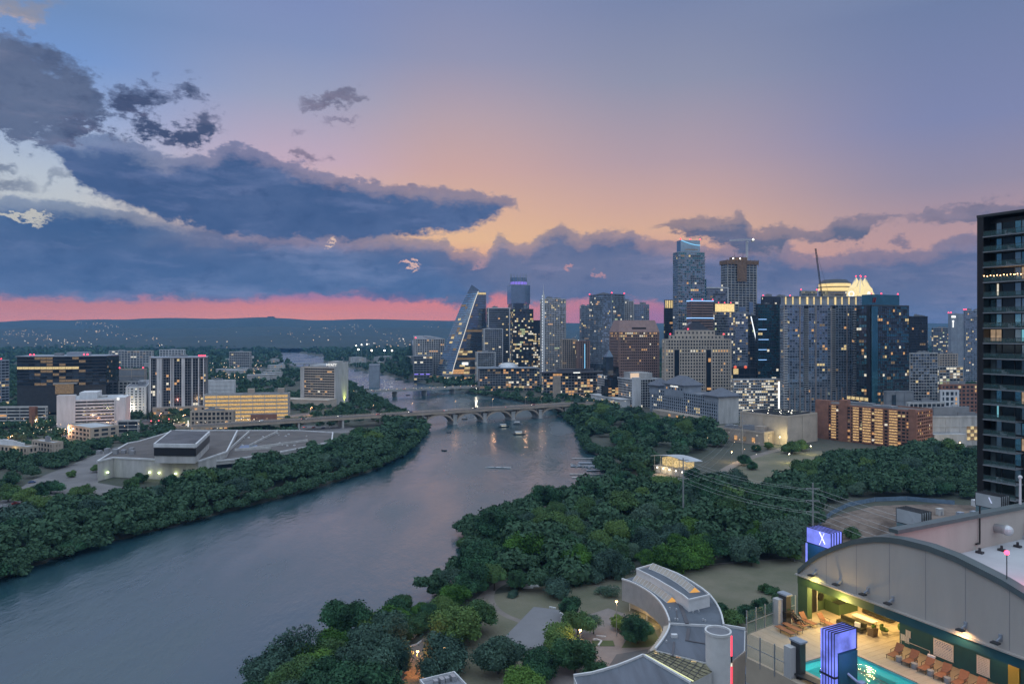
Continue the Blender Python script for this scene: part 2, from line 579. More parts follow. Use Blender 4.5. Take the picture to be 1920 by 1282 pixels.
def glass(name, c, metal=0.55, rough=0.08, var=0.16):
 """coated curtain-wall glass: opaque, mirrors the sky, base colour differing a little from pane to pane"""
 m, t, b = newmat(name)
 b.inputs['Metallic'].default_value = metal
 b.inputs['Roughness'].default_value = rough
 tcn = t.nodes.new('ShaderNodeTexCoord')
 n = t.nodes.new('ShaderNodeTexNoise')
 n.inputs['Scale'].default_value = 0.13
 n.inputs['Detail'].default_value = 4
 t.links.new(tcn.outputs['Object'], n.inputs['Vector'])
 oi = t.nodes.new('ShaderNodeObjectInfo')
 ad = t.nodes.new('ShaderNodeMath')
 ad.operation = 'MULTIPLY_ADD'
 t.links.new(oi.outputs['Random'], ad.inputs[0])
 ad.inputs[1].default_value = 0.5
 t.links.new(n.outputs[0], ad.inputs[2])
 mr = t.nodes.new('ShaderNodeMapRange')
 mr.inputs[1].default_value = 0.4
 mr.inputs[2].default_value = 1.0
 t.links.new(ad.outputs[0], mr.inputs[0])
 mx = t.nodes.new('ShaderNodeMix')
 mx.data_type = 'RGBA'
 t.links.new(mr.outputs[0], mx.inputs[0])
 mx.inputs[6].default_value = (*[x * (1 - var) for x in c[:3]], 1)
 mx.inputs[7].default_value = (*[x * (1 + var) for x in c[:3]], 1)
 t.links.new(mx.outputs[2], b.inputs['Base Color'])
 return m
def foliage(name, dark, light, yellow):
 m, t, b = newmat(name)
 b.inputs['Roughness'].default_value = 0.75
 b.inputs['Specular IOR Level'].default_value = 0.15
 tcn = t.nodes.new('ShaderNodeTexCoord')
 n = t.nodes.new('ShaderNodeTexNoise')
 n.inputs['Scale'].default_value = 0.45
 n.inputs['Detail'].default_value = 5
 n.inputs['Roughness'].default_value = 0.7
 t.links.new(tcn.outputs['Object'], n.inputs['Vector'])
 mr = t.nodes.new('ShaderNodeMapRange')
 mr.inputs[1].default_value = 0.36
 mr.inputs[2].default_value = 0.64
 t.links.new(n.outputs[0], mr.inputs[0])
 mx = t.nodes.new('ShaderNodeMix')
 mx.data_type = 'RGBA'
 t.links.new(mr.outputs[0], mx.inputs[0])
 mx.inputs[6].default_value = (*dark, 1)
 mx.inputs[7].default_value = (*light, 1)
 oi = t.nodes.new('ShaderNodeObjectInfo')
 mr2 = t.nodes.new('ShaderNodeMapRange')
 mr2.inputs[1].default_value = 0.45
 mr2.inputs[2].default_value = 1.0
 t.links.new(oi.outputs['Random'], mr2.inputs[0])
 mx2 = t.nodes.new('ShaderNodeMix')
 mx2.data_type = 'RGBA'
 t.links.new(mr2.outputs[0], mx2.inputs[0])
 t.links.new(mx.outputs[2], mx2.inputs[6])
 mx2.inputs[7].default_value = (*yellow, 1)
 t.links.new(mx2.outputs[2], b.inputs['Base Color'])
 return m
M = {}
M['concrete'] = mat('concrete', (0.36, 0.35, 0.34), 0.85, var=0.22, vs=0.2, stretch=(1, 1, .25), detail=8)
M['pale'] = mat('pale_render', (0.44, 0.43, 0.42), 0.8, var=0.18, vs=0.22, stretch=(1, 1, .22), detail=8)
M['white'] = mat('white_paint', (0.60, 0.60, 0.61), 0.6, var=0.13, vs=0.25, stretch=(1, 1, .22), detail=8)
M['beige'] = mat('beige_stone', (0.46, 0.39, 0.32), 0.8, var=0.12, vs=0.1)
M['tan'] = mat('tan_stone', (0.40, 0.33, 0.27), 0.8, var=0.15, vs=0.1)
M['granite'] = mat('red_granite', (0.24, 0.15, 0.125), 0.55, var=0.15, vs=0.1)
M['brick'] = mat('red_brick', (0.27, 0.125, 0.085), 0.85, var=0.2, vs=0.2)
M['grey'] = mat('grey_panel', (0.22, 0.23, 0.25), 0.6, var=0.15, vs=0.1)
M['bluegrey'] = mat('blue_grey_panel', (0.26, 0.29, 0.34), 0.5, var=0.14, vs=0.1)
M['dark'] = mat('dark_metal', (0.035, 0.037, 0.042), 0.45, var=0.2, vs=0.3)
M['black'] = mat('black_panel', (0.012, 0.012, 0.014), 0.35)
M['steel'] = mat('galvanised_steel', (0.42, 0.43, 0.45), 0.4, metal=0.7, var=0.1, vs=0.6)
M['silver'] = mat('silver_metal', (0.55, 0.56, 0.58), 0.45, metal=0.5, var=0.12, vs=0.2)
M['roofgrey'] = mat('grey_roofing', (0.20, 0.20, 0.22), 0.9, var=0.25, vs=0.06, detail=7)
M['roofdark'] = mat('dark_roofing', (0.095, 0.09, 0.10), 0.9, var=0.3, vs=0.07, detail=7)
M['roofwhite'] = mat('white_roofing', (0.42, 0.43, 0.45), 0.8, var=0.16, vs=0.08, detail=7)
M['rooftan'] = mat('gravel_roofing', (0.115, 0.10, 0.095), 0.95, var=0.2, vs=0.08, detail=8)
M['slate'] = mat('slate_roof', (0.10, 0.11, 0.14), 0.6, var=0.15, vs=0.3)
M['bark'] = mat('bark', (0.055, 0.045, 0.035), 0.9, var=0.3, vs=1.5)
M['wood'] = mat('rust_formwork', (0.20, 0.12, 0.075), 0.9, var=0.3, vs=0.3)
M['rail'] = mat('bridge_rail', (0.30, 0.26, 0.23), 0.7, var=0.1, vs=0.2)
M['win_dark'] = glass('dark_window', (0.030, 0.036, 0.045), metal=0.2, rough=0.12)
M['win_dim'] = glass('dim_window', (0.07, 0.085, 0.105), metal=0.4, rough=0.12)
M['gl_blue'] = glass('blue_glass', (0.26, 0.36, 0.47), metal=0.75)
M['gl_grey'] = glass('grey_glass', (0.26, 0.30, 0.36), metal=0.75)
M['gl_dark'] = glass('smoked_glass', (0.085, 0.11, 0.14), metal=0.7)
M['gl_teal'] = glass('teal_glass', (0.07, 0.20, 0.25), metal=0.75)
M['gl_black'] = glass('black_glass', (0.03, 0.038, 0.048), metal=0.5)
M['l_warm'] = emat('window_light_amber', (1.0, 0.52, 0.20), 0.62, var=0.5)
M['l_yel'] = emat('window_light_yellow', (1.0, 0.76, 0.36), 0.66, var=0.5)
M['l_white'] = emat('window_light_white', (1.0, 0.92, 0.74), 0.80, var=0.45)
M['l_dim'] = emat('window_light_faint', (1.0, 0.66, 0.34), 0.16, var=0.6)
M['l_green'] = emat('window_light_greenish', (0.85, 1.0, 0.55), 0.45, var=0.4)
M['red'] = emat('red_beacon', (1.0, 0.05, 0.10), 4.0)
M['red_in'] = emat('red_sign_light', (1.0, 0.16, 0.08), 0.9)
M['gold'] = emat('gold_floodlight', (1.0, 0.74, 0.32), 1.05, var=0.25)
M['led_blue'] = emat('blue_led', (0.30, 0.55, 1.0), 1.5)
M['led_cyan'] = emat('cyan_led', (0.25, 0.65, 1.0), 1.2)
M['led_violet'] = emat('violet_led', (0.30, 0.22, 1.0), 1.6)
M['led_white'] = emat('white_led', (0.9, 0.95, 1.0), 1.6)
M['sign_white'] = emat('white_sign_light', (1.0, 1.0, 0.95), 1.3)
M['lamp_warm'] = emat('sodium_lamp', (1.0, 0.55, 0.22), 9.0)
M['lamp_white'] = emat('white_lamp', (1.0, 0.93, 0.78), 9.0)
M['lamp_green'] = emat('green_lamp', (0.75, 1.0, 0.45), 7.0)
M['dot_warm'] = emat('far_lamp_warm', (1.0, 0.66, 0.36), 2.2)
M['dot_white'] = emat('far_lamp_white', (1.0, 0.92, 0.78), 2.4)
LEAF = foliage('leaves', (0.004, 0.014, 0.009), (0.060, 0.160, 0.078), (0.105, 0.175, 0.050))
LEAF_G = foliage('grey_green_leaves', (0.012, 0.032, 0.025), (0.085, 0.155, 0.115), (0.09, 0.15, 0.10))
LEAF_Y = foliage('bright_leaves', (0.014, 0.048, 0.010), (0.085, 0.20, 0.036), (0.12, 0.22, 0.045))
LEAF_F = foliage('far_leaves', (0.012, 0.032, 0.024), (0.046, 0.105, 0.066), (0.055, 0.11, 0.055))
# ------------------------------------------------------------------ land, lake, hills, air
def wp(pts, z=0.0):
 return [tuple(at(x, y, z)[:2]) for x, y in pts]
# outline of the lake, traced on the water level, running upstream and back
RIVER_L = [(-700, 1240), (-300, 1160), (0, 1088), (160, 1030), (400, 968), (560, 926), (700, 884), (762, 852), (792, 815), (780, 790), (735, 770), (705, 752),
   (690, 738), (660, 724), (640, 708), (636, 694)]
RIVER_R = [(700, 697), (742, 708), (792, 719), (850, 731), (885, 738), (940, 747), (1000, 757), (1042, 770), (1062, 786), (1088, 806), (1096, 832), (1106, 848), (1136, 857), (1140, 882), (1156, 900),
   (1090, 930), (1000, 955), (905, 985), (872, 1004), (892, 1022), (905, 1050), (880, 1082), (800, 1130), (730, 1170), (630, 1215), (535, 1262), (440, 1330), (150, 1600), (-1200, 2600)]
RIVER = wp(RIVER_L) + wp(RIVER_R)
FAR_REACH = wp([(527, 681), (528, 655), (556, 651.5), (560, 662), (606, 668), (607, 681), (660, 690), (700, 700), (650, 715), (620, 700), (570, 690)])
def pip(X, Y, poly):
 c = np.zeros(X.shape, bool)
 n = len(poly)
 for i in range(n):
  x0, y0 = poly[i]
  x1, y1 = poly[(i + 1) % n]
  k = ((y0 > Y) != (y1 > Y))
  with np.errstate(divide='ignore', invalid='ignore'):
   xi = (x1 - x0) * (Y - y0) / (y1 - y0 + 1e-12) + x0
  c ^= k & (X < xi)
 return c
def edist(X, Y, poly):
 d = np.full(X.shape, 1e9)
 n = len(poly)
 for i in range(n):
  x0, y0 = poly[i]
  x1, y1 = poly[(i + 1) % n]
  ex, ey = x1 - x0, y1 - y0
  L2 = ex * ex + ey * ey + 1e-9
  t = np.clip(((X - x0) * ex + (Y - y0) * ey) / L2, 0, 1)
  d = np.minimum(d, np.hypot(X - x0 - t * ex, Y - y0 - t * ey))
 return d
def riverdist(X, Y):
 """signed distance to the shore, negative in the lake"""
 a = np.where(pip(X, Y, RIVER), -1.0, 1.0) * edist(X, Y, RIVER)
 b = np.where(pip(X, Y, FAR_REACH), -1.0, 1.0) * edist(X, Y, FAR_REACH)
 return np.minimum(a, b)
def vnoise(X, Y, seed=0):
 """smooth value noise on numpy arrays"""
 rs = np.random.RandomState(seed)
 T = rs.rand(64, 64)
 xi = np.floor(X).astype(int)
 yi = np.floor(Y).astype(int)
 fx = X - xi
 fy = Y - yi
 fx = fx * fx * (3 - 2 * fx)
 fy = fy * fy * (3 - 2 * fy)
 g = lambda a, b: T[a % 64, b % 64]
 return (g(xi, yi) * (1 - fx) + g(xi + 1, yi) * fx) * (1 - fy) + (g(xi, yi + 1) * (1 - fx) + g(xi + 1, yi + 1) * fx) * fy
def fbm(X, Y, seed=0, o=4):
 s = 0
 a = 1.0
 for k in range(o):
  s = s + a * (vnoise(X * 2 ** k, Y * 2 ** k, seed + k) - 0.5)
  a *= 0.5
 return s
def land_z(X, Y):
 d = riverdist(X, Y)
 z = np.where(d < 0, -2.0, np.clip(-0.6 + d * 0.42, -2, GZ))
 far = np.clip((Y - 2600) / 3500, 0, 1)
 z = z + np.where(d > 60, far * 28 * (0.8 + fbm(X / 900, Y / 900, 3)), 0)
 return z
def arr_mesh(name, V, Q, mats, mi=None, smooth=False):
 """mesh from numpy arrays of points and quads"""
 me = bpy.data.meshes.new(name)
 k = Q.shape[1]
 me.vertices.add(len(V))
 me.vertices.foreach_set('co', V.astype(np.float32).ravel())
 me.loops.add(Q.size)
 me.loops.foreach_set('vertex_index', Q.astype(np.int32).ravel())
 me.polygons.add(len(Q))
 me.polygons.foreach_set('loop_start', np.arange(0, Q.size, k, dtype=np.int32))
 try:
  me.polygons.foreach_set('loop_total', np.full(len(Q), k, np.int32))
 except Exception:
  pass
 for m in (mats if isinstance(mats, (list, tuple)) else [mats]):
  me.materials.append(m)
 if mi is not None:
  me.polygons.foreach_set('material_index', mi.astype(np.int32))
 me.update(calc_edges=True)
 if smooth:
  me.shade_smooth()
 return me
na, nr = 420, 330
aa = np.linspace(R(-62), R(62), na)
rr = 40 * (9100 / 40) ** np.linspace(0, 1, nr)
A_, R_ = np.meshgrid(aa, rr, indexing='ij')
GX = np.sin(A_) * R_
GY = np.cos(A_) * R_ - 30
V = np.stack([GX, GY, land_z(GX, GY)], -1).reshape(-1, 3)
I = np.arange(na * nr).reshape(na, nr)
Q = np.stack([I[:-1, :-1], I[:-1, 1:], I[1:, 1:], I[1:, :-1]], -1).reshape(-1, 4)[:, ::-1]
M['earth'] = mat('earth_and_scrub', (0.040, 0.052, 0.036), 0.95, c2=(0.085, 0.080, 0.062), vs=0.012, detail=9, bump=0.3, bs=0.2)
g = link('ground', arr_mesh('ground', V, Q, M['earth'], smooth=True))
tag(g, 'dark level land on both sides of the lake reaching back to the hills', 'ground', kind='structure')
# the lake
def water_mat():
 m, t, b = newmat('lake_water')
 b.inputs['Base Color'].default_value = (0.018, 0.056, 0.072, 1)
 b.inputs['Roughness'].default_value = 0.20
 b.inputs['IOR'].default_value = 2.1
 tcn = t.nodes.new('ShaderNodeTexCoord')
 hs = None
 for sc, st, rot, wgt in ((0.55, (1.0, 0.42, 1), 35, 1.0), (0.17, (1.0, 0.45, 1), 25, .8), (0.030, (1, 0.5, 1), 15, .28)):
  mp = t.nodes.new('ShaderNodeMapping')
  mp.inputs['Rotation'].default_value = (0, 0, R(rot))
  mp.inputs['Scale'].default_value = st
  t.links.new(tcn.outputs['Object'], mp.inputs[0])
  n = t.nodes.new('ShaderNodeTexNoise')
  n.inputs['Scale'].default_value = sc
  n.inputs['Detail'].default_value = 4
  n.inputs['Roughness'].default_value = 0.6
  t.links.new(mp.outputs[0], n.inputs['Vector'])
  mu = t.nodes.new('ShaderNodeMath')
  mu.operation = 'MULTIPLY_ADD'
  t.links.new(n.outputs[0], mu.inputs[0])
  mu.inputs[1].default_value = wgt / (sc * 6)
  if hs is None:
   mu.inputs[2].default_value = 0
  else:
   t.links.new(hs, mu.inputs[2])
  hs = mu.outputs[0]
 bp = t.nodes.new('ShaderNodeBump')
 bp.inputs['Strength'].default_value = 0.85
 bp.inputs['Distance'].default_value = 0.5
 t.links.new(hs, bp.inputs['Height'])
 t.links.new(bp.outputs[0], b.inputs['Normal'])
 # calm and wind-ruffled patches
 mp = t.nodes.new('ShaderNodeMapping')
 mp.inputs['Rotation'].default_value = (0, 0, R(-35))
 mp.inputs['Scale'].default_value = (1, .3, 1)
 t.links.new(tcn.outputs['Object'], mp.inputs[0])
 n = t.nodes.new('ShaderNodeTexNoise')
 n.inputs['Scale'].default_value = 0.02
 n.inputs['Detail'].default_value = 6
 t.links.new(mp.outputs[0], n.inputs['Vector'])
 mr = t.nodes.new('ShaderNodeMapRange')
 mr.inputs[1].default_value = .38
 mr.inputs[2].default_value = .62
 mr.inputs[3].default_value = .10
 mr.inputs[4].default_value = .34
 t.links.new(n.outputs[0], mr.inputs[0])
 t.links.new(mr.outputs[0], b.inputs['Roughness'])
 mr = t.nodes.new('ShaderNodeMapRange')
 mr.inputs[1].default_value = .38
 mr.inputs[2].default_value = .62
 mr.inputs[3].default_value = .55
 mr.inputs[4].default_value = 1.0
 t.links.new(n.outputs[0], mr.inputs[0])
 t.links.new(mr.outputs[0], bp.inputs['Strength'])
 return m
M['water'] = water_mat()
wq = MB()
wq.quad((-1500, -40, 0), (1500, -40, 0), (2200, 5200, 0), (-2600, 5200, 0))
w = wq.build('water', M['water'])
tag(w, 'wide rippled lake bending from the lower left towards the hills', 'water', kind='structure')
# hills in rows, each a ridge of its own depth
M['hill'] = mat('wooded_hill', (0.016, 0.032, 0.030), 0.95, c2=(0.03, 0.045, 0.04), vs=0.004, detail=9, bump=0.5, bs=0.03)
SKYL = [(-900, 604), (-300, 606), (0, 603), (60, 599), (140, 600), (200, 598), (260, 599), (330, 596), (400, 598), (440, 597), (490, 595), (540, 597), (580, 600), (620, 600), (680, 598),
  (740, 599), (800, 600), (860, 601), (960, 603), (1100, 606), (1300, 605), (1500, 607), (1700, 606), (1800, 607), (2300, 608), (2900, 610)]
def ridge(y0, lift, seed, amp):
 xs = np.linspace(-1.35 * y0, 1.35 * y0, 320)
 px = 960 + xs / y0 * F
 py = np.interp(px, [p[0] for p in SKYL], [p[1] for p in SKYL])
 top = CZ + (HY - py) * y0 / F
 nz = fbm(xs / 700, xs * 0 + seed, seed, 5) * amp
 rows = []
 for k, t in enumerate(np.linspace(-1, 1, 15)):
  s = np.cos(t * math.pi / 2) ** 1.3
  wob = fbm(xs / 500, xs * 0 + seed * 3 + t * 2.2, seed + 5, 4) * amp * 1.6 * (1 - abs(t)) * (0 if abs(t) < 0.05 else 1)
  base = 20.0
  h = base + (top * lift + nz - base) * s + wob * s
  rows.append(np.stack([xs, np.full_like(xs, y0 + t * 1200), h], -1))
 return np.stack(rows, 0)
hv, hq, off = [], [], 0
for y0, lift, seed, amp in ((7700, 1.0, 2, 9), (6100, 0.62, 11, 22), (4900, 0.36, 23, 18)):
 G = ridge(y0, lift, seed, amp)
 n0, n1 = G.shape[:2]
 I = np.arange(n0 * n1).reshape(n0, n1) + off
 hv.append(G.reshape(-1, 3))
 hq.append(np.stack([I[:-1, :-1], I[:-1, 1:], I[1:, 1:], I[1:, :-1]], -1).reshape(-1, 4))
 off += n0 * n1
hl = link('hills', arr_mesh('hills', np.concatenate(hv), np.concatenate(hq), M['hill'], smooth=True))
HILL_ME = hl.data
tag(hl, 'low blue wooded hills along the horizon under the pink sky', 'hills', kind='structure')
# evening air
def build_haze():
 hz = MB()
 hz.box(-12000, 12000, -400, 9200, -3.5, 330)
 m = bpy.data.materials.new('evening_air')
 m.use_nodes = True
 t = m.node_tree
 t.nodes.clear()
 pv = t.nodes.new('ShaderNodeVolumePrincipled')
 pv.inputs['Color'].default_value = (0.22, 0.54, 1.0, 1)
 pv.inputs['Density'].default_value = HAZE
 pv.inputs['Anisotropy'].default_value = 0.0
 o = t.nodes.new('ShaderNodeOutputMaterial')
 t.links.new(pv.outputs[0], o.inputs['Volume'])
 h = hz.build('haze', m)
 tag(h, 'thin blue evening air between the viewer and the hills', 'haze', kind='stuff')
HAZE = 5.5e-5
# ------------------------------------------------------------------ grass, paths, roads laid on the plain
M['dry'] = mat('dry_lawn', (0.105, 0.108, 0.066), 0.95, c2=(0.175, 0.155, 0.110), vs=0.045, detail=9, bump=0.3, bs=1.2)
M['path'] = mat('gravel_path', (0.19, 0.16, 0.14), 0.9, var=0.16, vs=0.12, detail=8)
M['pave'] = mat('pale_paving', (0.22, 0.185, 0.17), 0.85, var=0.10, vs=0.25, detail=6)
M['slab'] = mat('concrete_slab', (0.185, 0.18, 0.19), 0.85, var=0.10, vs=0.08, detail=7)
M['asph'] = mat('asphalt', (0.11, 0.105, 0.105), 0.85, var=0.25, vs=0.06, detail=8)
M['lot'] = mat('worn_asphalt', (0.16, 0.15, 0.15), 0.9, var=0.2, vs=0.05, detail=8)
M['sand'] = mat('bare_soil', (0.24, 0.18, 0.145), 0.95, c2=(0.07, 0.048, 0.036), vs=0.075, detail=9, bump=0.6, bs=0.3)
M['grassgreen'] = mat('short_grass', (0.055, 0.085, 0.03), 0.95, c2=(0.10, 0.12, 0.055), vs=0.06, detail=8)
AREAS, ROADS = [], []
def sheet(name, label, cat, px, m, lift, z=GZ, n=1):
 P = [at(x, y, z) for x, y in px]
 AREAS.append([(p.x, p.y) for p in P])
 b = MB()
 area = sum(P[i].x * P[(i + 1) % len(P)].y - P[(i + 1) % len(P)].x * P[i].y for i in range(len(P)))
 if area < 0:
  P.reverse()
 b.add([(p.x, p.y, z + lift) for p in P], [tuple(range(len(P)))])
 o = b.build(name, M[m])
 # break the outline polygon into good triangles
 bm = bmesh.new()
 bm.from_mesh(o.data)
 bmesh.ops.triangulate(bm, faces=bm.faces[:])
 bm.to_mesh(o.data)
 bm.free()
 return tag(o, label, cat, kind='structure')
def strip(name, label, cat, px, wpx, m, lift, z=GZ):
 """ribbon of a given width in metres along a traced centre line"""
 P = [at(x, y, z).xy for x, y in px]
 # smooth the line
 for _ in range(2):
  Q = [P[0]]
  for a, b_ in zip(P[:-1], P[1:]):
   Q += [a * .75 + b_ * .25, a * .25 + b_ * .75]
  P = Q + [P[-1]]
 ROADS.append(([tuple(p) for p in P], wpx / 2))
 b = MB()
 L_, R_ = [], []
 for i, p in enumerate(P):
  t = (P[min(i + 1, len(P) - 1)] - P[max(i - 1, 0)]).normalized()
  nrm = Vector((-t.y, t.x))
  L_.append((*(p + nrm * wpx / 2), z + lift))
  R_.append((*(p - nrm * wpx / 2), z + lift))
 n = len(P)
 b.add(R_ + L_, [(i, i + 1, n + i + 1, n + i) for i in range(n - 1)])
 o = b.build(name, M[m])
 return tag(o, label, cat, kind='structure')
sheet('lawn', 'dry brown lawn of the lakeside park', 'lawn', [(640, 1340), (760, 1225), (850, 1150), (900, 1118), (1010, 1100), (1110, 1086), (1210, 1070), (1330, 1060), (1480, 1046), (1520, 1060), (1530, 1180), (1420, 1340)], 'dry', .02)
sheet('lawn', 'open dry field left of the brick slab', 'lawn', [(1280, 905), (1380, 880), (1420, 850), (1540, 845), (1560, 880), (1480, 925), (1390, 935), (1300, 945)], 'dry', .021)
sheet('lawn', 'sandy landing beside the boathouse', 'lawn', [(1120, 905), (1195, 895), (1262, 878), (1305, 905), (1290, 925), (1180, 915)], 'path', .024)
sheet('site_ground', 'bare brown soil of the fenced building site', 'building site', [(1545, 990), (1570, 965), (1640, 948), (1760, 944), (1840, 948), (1900, 1000), (1880, 1100), (1640, 1110), (1570, 1030)], 'sand', .022)
strip('footpath', 'curving gravel footpath through the near park', 'footpath', [(700, 1360), (742, 1275), (775, 1215), (850, 1170), (905, 1120), (935, 1092), (985, 1080)], 4.2, 'path', .030)
strip('footpath', 'narrow side path bending past the lone shrub', 'footpath', [(925, 1100), (918, 1125), (938, 1150), (985, 1168)], 2.4, 'path', .034)
strip('footpath', 'thin pale path crossing the lawn behind the crescent building', 'footpath', [(1085, 1090), (1120, 1098), (1165, 1103)], 1.0, 'pave', .036)
strip('footpath', 'faint path along the far edge of the lawn', 'footpath', [(1165, 1072), (1280, 1062), (1400, 1052), (1500, 1046)], 1.0, 'pave', .037)
sheet('paved_court', 'bare grey concrete court on the park lawn', 'court', [(945, 1195), (1001, 1137), (1050, 1143), (1062, 1165), (1040, 1195), (985, 1232), (975, 1218)], 'slab', .045)
sheet('plaza', 'pale paved plaza in front of the curved white building', 'plaza', [(1040, 1195), (1062, 1166), (1140, 1140), (1172, 1150), (1215, 1190), (1235, 1215), (1120, 1290), (1000, 1290), (985, 1232)], 'pave', .052)
sheet('dark_paving', 'dark grey triangle of paving on the plaza', 'paving', [(1142, 1247), (1156, 1226), (1216, 1216), (1212, 1232)], 'asph', .060)
sheet('dark_paving', 'dark lawn strip under the curved wall', 'paving', [(1165, 1214), (1180, 1190), (1205, 1160), (1222, 1168), (1238, 1205), (1214, 1213)], 'grassgreen', .061)
sheet('car_park', 'pale car park left of the low concrete complex', 'car park', [(-30, 960), (60, 900), (130, 872), (215, 838), (250, 830), (262, 828), (183, 866), (184, 905), (262, 918), (160, 945), (0, 985)], 'lot', .03)
sheet('car_park', 'small car park with vehicles behind the low concrete complex', 'car park', [(545, 806), (570, 797), (640, 798), (700, 806), (640, 812)], 'lot', .031)
sheet('lawn', 'lit grass verge by the shops', 'lawn', [(318, 790), (330, 782), (380, 785), (370, 794)], 'grassgreen', .026)
strip('road', 'road curving from the arched bridge past the shops', 'road', [(-60, 842), (100, 822), (230, 803), (330, 797), (420, 793), (480, 788), (560, 778), (600, 774)], 20, 'asph', .028)
strip('road', 'straight road running away between the towers on the left', 'road', [(250, 800), (300, 780), (340, 765), (420, 735), (470, 715), (486, 700), (486, 685)], 16, 'asph', .033)
strip('road', 'road in front of the low tan buildings by the shore', 'road', [(900, 712), (1000, 716), (1100, 722), (1120, 735), (1075, 752)], 14, 'asph', .028)
strip('road', 'service road by the beige events hall', 'road', [(1372, 920), (1345, 890), (1380, 868), (1430, 850), (1480, 838)], 7, 'path', .04)
# bare slope of the excavation and the fence round it
def mound():
 b = MB()
 rs = np.random.RandomState(4)
 c = at(1665, 1000)
 n = 26
 V_, Q_ = [], []
 for i in range(n):
  for j in range(n):
   x = c.x + (i / (n - 1) - .5) * 60
   y = c.y + (j / (n - 1) - .5) * 70
   r = math.hypot(i / (n - 1) - .5, j / (n - 1) - .5) * 2
   V_.append((x, y, GZ - .3 + 9.0 * max(0, 1 - r) ** .8))
 V_ = np.array(V_)
 V_[:, 2] += fbm(V_[:, 0] / 9, V_[:, 1] / 9, 6, 5) * 2.2 * (V_[:, 2] > GZ)
 I_ = np.arange(n * n).reshape(n, n)
 Q_ = np.stack([I_[:-1, :-1], I_[1:, :-1], I_[1:, 1:], I_[:-1, 1:]], -1).reshape(-1, 4)
 o = link('soil_mound', arr_mesh('soil_mound', V_, Q_, M['sand'], smooth=True))
 tag(o, 'heaped brown soil in the middle of the building site', 'soil heap', kind='structure')
mound()
# ------------------------------------------------------------------ buildings
WALLMATS = None
def frame(x0, xc, x1, d, th):
 """footprint from the photo columns of its left edge, near corner and right edge: origin, width, depth"""
 P = Vector(((xc - 960) / F * d, d))
 th = R(th)
 bx = Vector((math.cos(th), math.sin(th)))
 ay = Vector((-math.sin(th), math.cos(th)))
 def run(v, px):
  u = (px - 960) / F
  return (u * P.y - P.x) / (v.x - u * v.y)
 w = run(bx, x1) if x1 > xc else 12.0
 l = run(ay, x0) if x0 < xc else 12.0
 return P, th, abs(w), abs(l)
LITS = ('l_warm', 'l_yel', 'l_white', 'l_dim', 'l_green')
_wcache = {}
def wmesh(w, h, m):
 k = (round(w, 2), round(h, 2), m.name)
 if k not in _wcache:
  b = MB()
  b.box(-w / 2, w / 2, -0.04, 0.04, -h / 2, h / 2)
  _wcache[k] = b.mesh('window', m)
 return _wcache[k]
def pick(rg, lit, mix, dk):
 if rg.random() < lit:
  return M[rg.choices(LITS, mix)[0]]
 return M[rg.choice(dk)]
def facade(root, wall, faces, z0, z1, fh, bw, pier, span, lit, mix, dk, seed, maxw=100, relief=0.35, sub=1, wallm=0, litfloors=(), solid=(), off=(0, 0), litbays=()):
 """lattice of piers and spandrels (into mesh `wall`) with window panes between them.
 faces: list of (origin xy, direction angle, length, n individual share)"""
 rg = random.Random(seed)
 lit *= .5 if lit < .6 else .9
 nf = max(1, round((z1 - z0) / fh))
 fh = (z1 - z0) / nf
 cand = []
 for fi, (ox, oy, ang_, ln, vis) in enumerate(faces):
  dxx, dyy = math.cos(ang_), math.sin(ang_)
  nx, ny = dyy, -dxx                     # outward
  nb = max(1, round(ln / bw))
  b = ln / nb
  T = Matrix(((dxx, nx, 0, ox), (dyy, ny, 0, oy), (0, 0, 1, 0), (0, 0, 0, 1)))
  old = wall.M
  wall.M = T
  if pier > 0:
   for i in range(nb + 1):
    pw = pier if 0 < i < nb else pier * 1.2
    c = min(max(i * b, pw / 2 + 0.01), ln - pw / 2 - 0.01)
    wall.box(c - pw / 2, c + pw / 2, 0.0, relief + 0.013, z0, z1 - 0.011, wallm)
  for j in range(nf + 1):
   zz = z0 + j * fh
   lo, hi = max(z0 + 0.003, zz - span / 2), min(z1 - 0.007, zz + span / 2)
   wall.box(0.006, ln - 0.006, 0.0, relief, lo, hi, wallm)
  wall.M = old
  if not vis:
   continue
  ww = (b - pier) / sub * (0.97 if sub > 1 else 1)
  wh = fh - span
  for j in range(nf):
   fl = lit
   if j in litfloors:
    fl = 0.85
   elif rg.random() < 0.12:
    fl = min(0.9, lit * 2.6)
   run = None
   for i in range(nb):
    if i in solid:
     continue
    m = pick(rg, 0.9 if i in litbays else fl, mix, dk)
    if run and rg.random() < 0.28:
     m = run
    run = m
    for k in range(sub):
     u = i * b + pier / 2 + (b - pier) * (k + 0.5) / sub
     mm = m if rg.random() < 0.8 else M[rg.choice(dk)]
     cand.append((0 if mm.name.startswith('window_light') else 1, -vis, -j, rg.random(), ox + dxx * u + nx * 0.09, oy + dyy * u + ny * 0.09, z0 + (j + 0.5) * fh, ang_, ww, wh, mm))
 cand.sort(key=lambda c: c[:4])
 for c in cand[:maxw]:
  link('window', wmesh(c[8], c[9], c[10]), root, (c[4], c[5], c[6]), (0, 0, c[7]))
 rest = cand[maxw:]
 if rest:
  mats = []
  mb = MB()
  for c in rest:
   if c[10] not in mats:
    mats.append(c[10])
   ca, sa = math.cos(c[7]), math.sin(c[7])
   mb.M = Matrix(((ca, -sa, 0, c[4]), (sa, ca, 0, c[5]), (0, 0, 1, c[6]), (0, 0, 0, 1)))
   mb.box(-c[8] / 2, c[8] / 2, -0.04, 0.04, -c[9] / 2, c[9] / 2, mats.index(c[10]))
  mb.M = None
  o = mb.build('window', mats, root)
  o['kind'] = 'stuff'
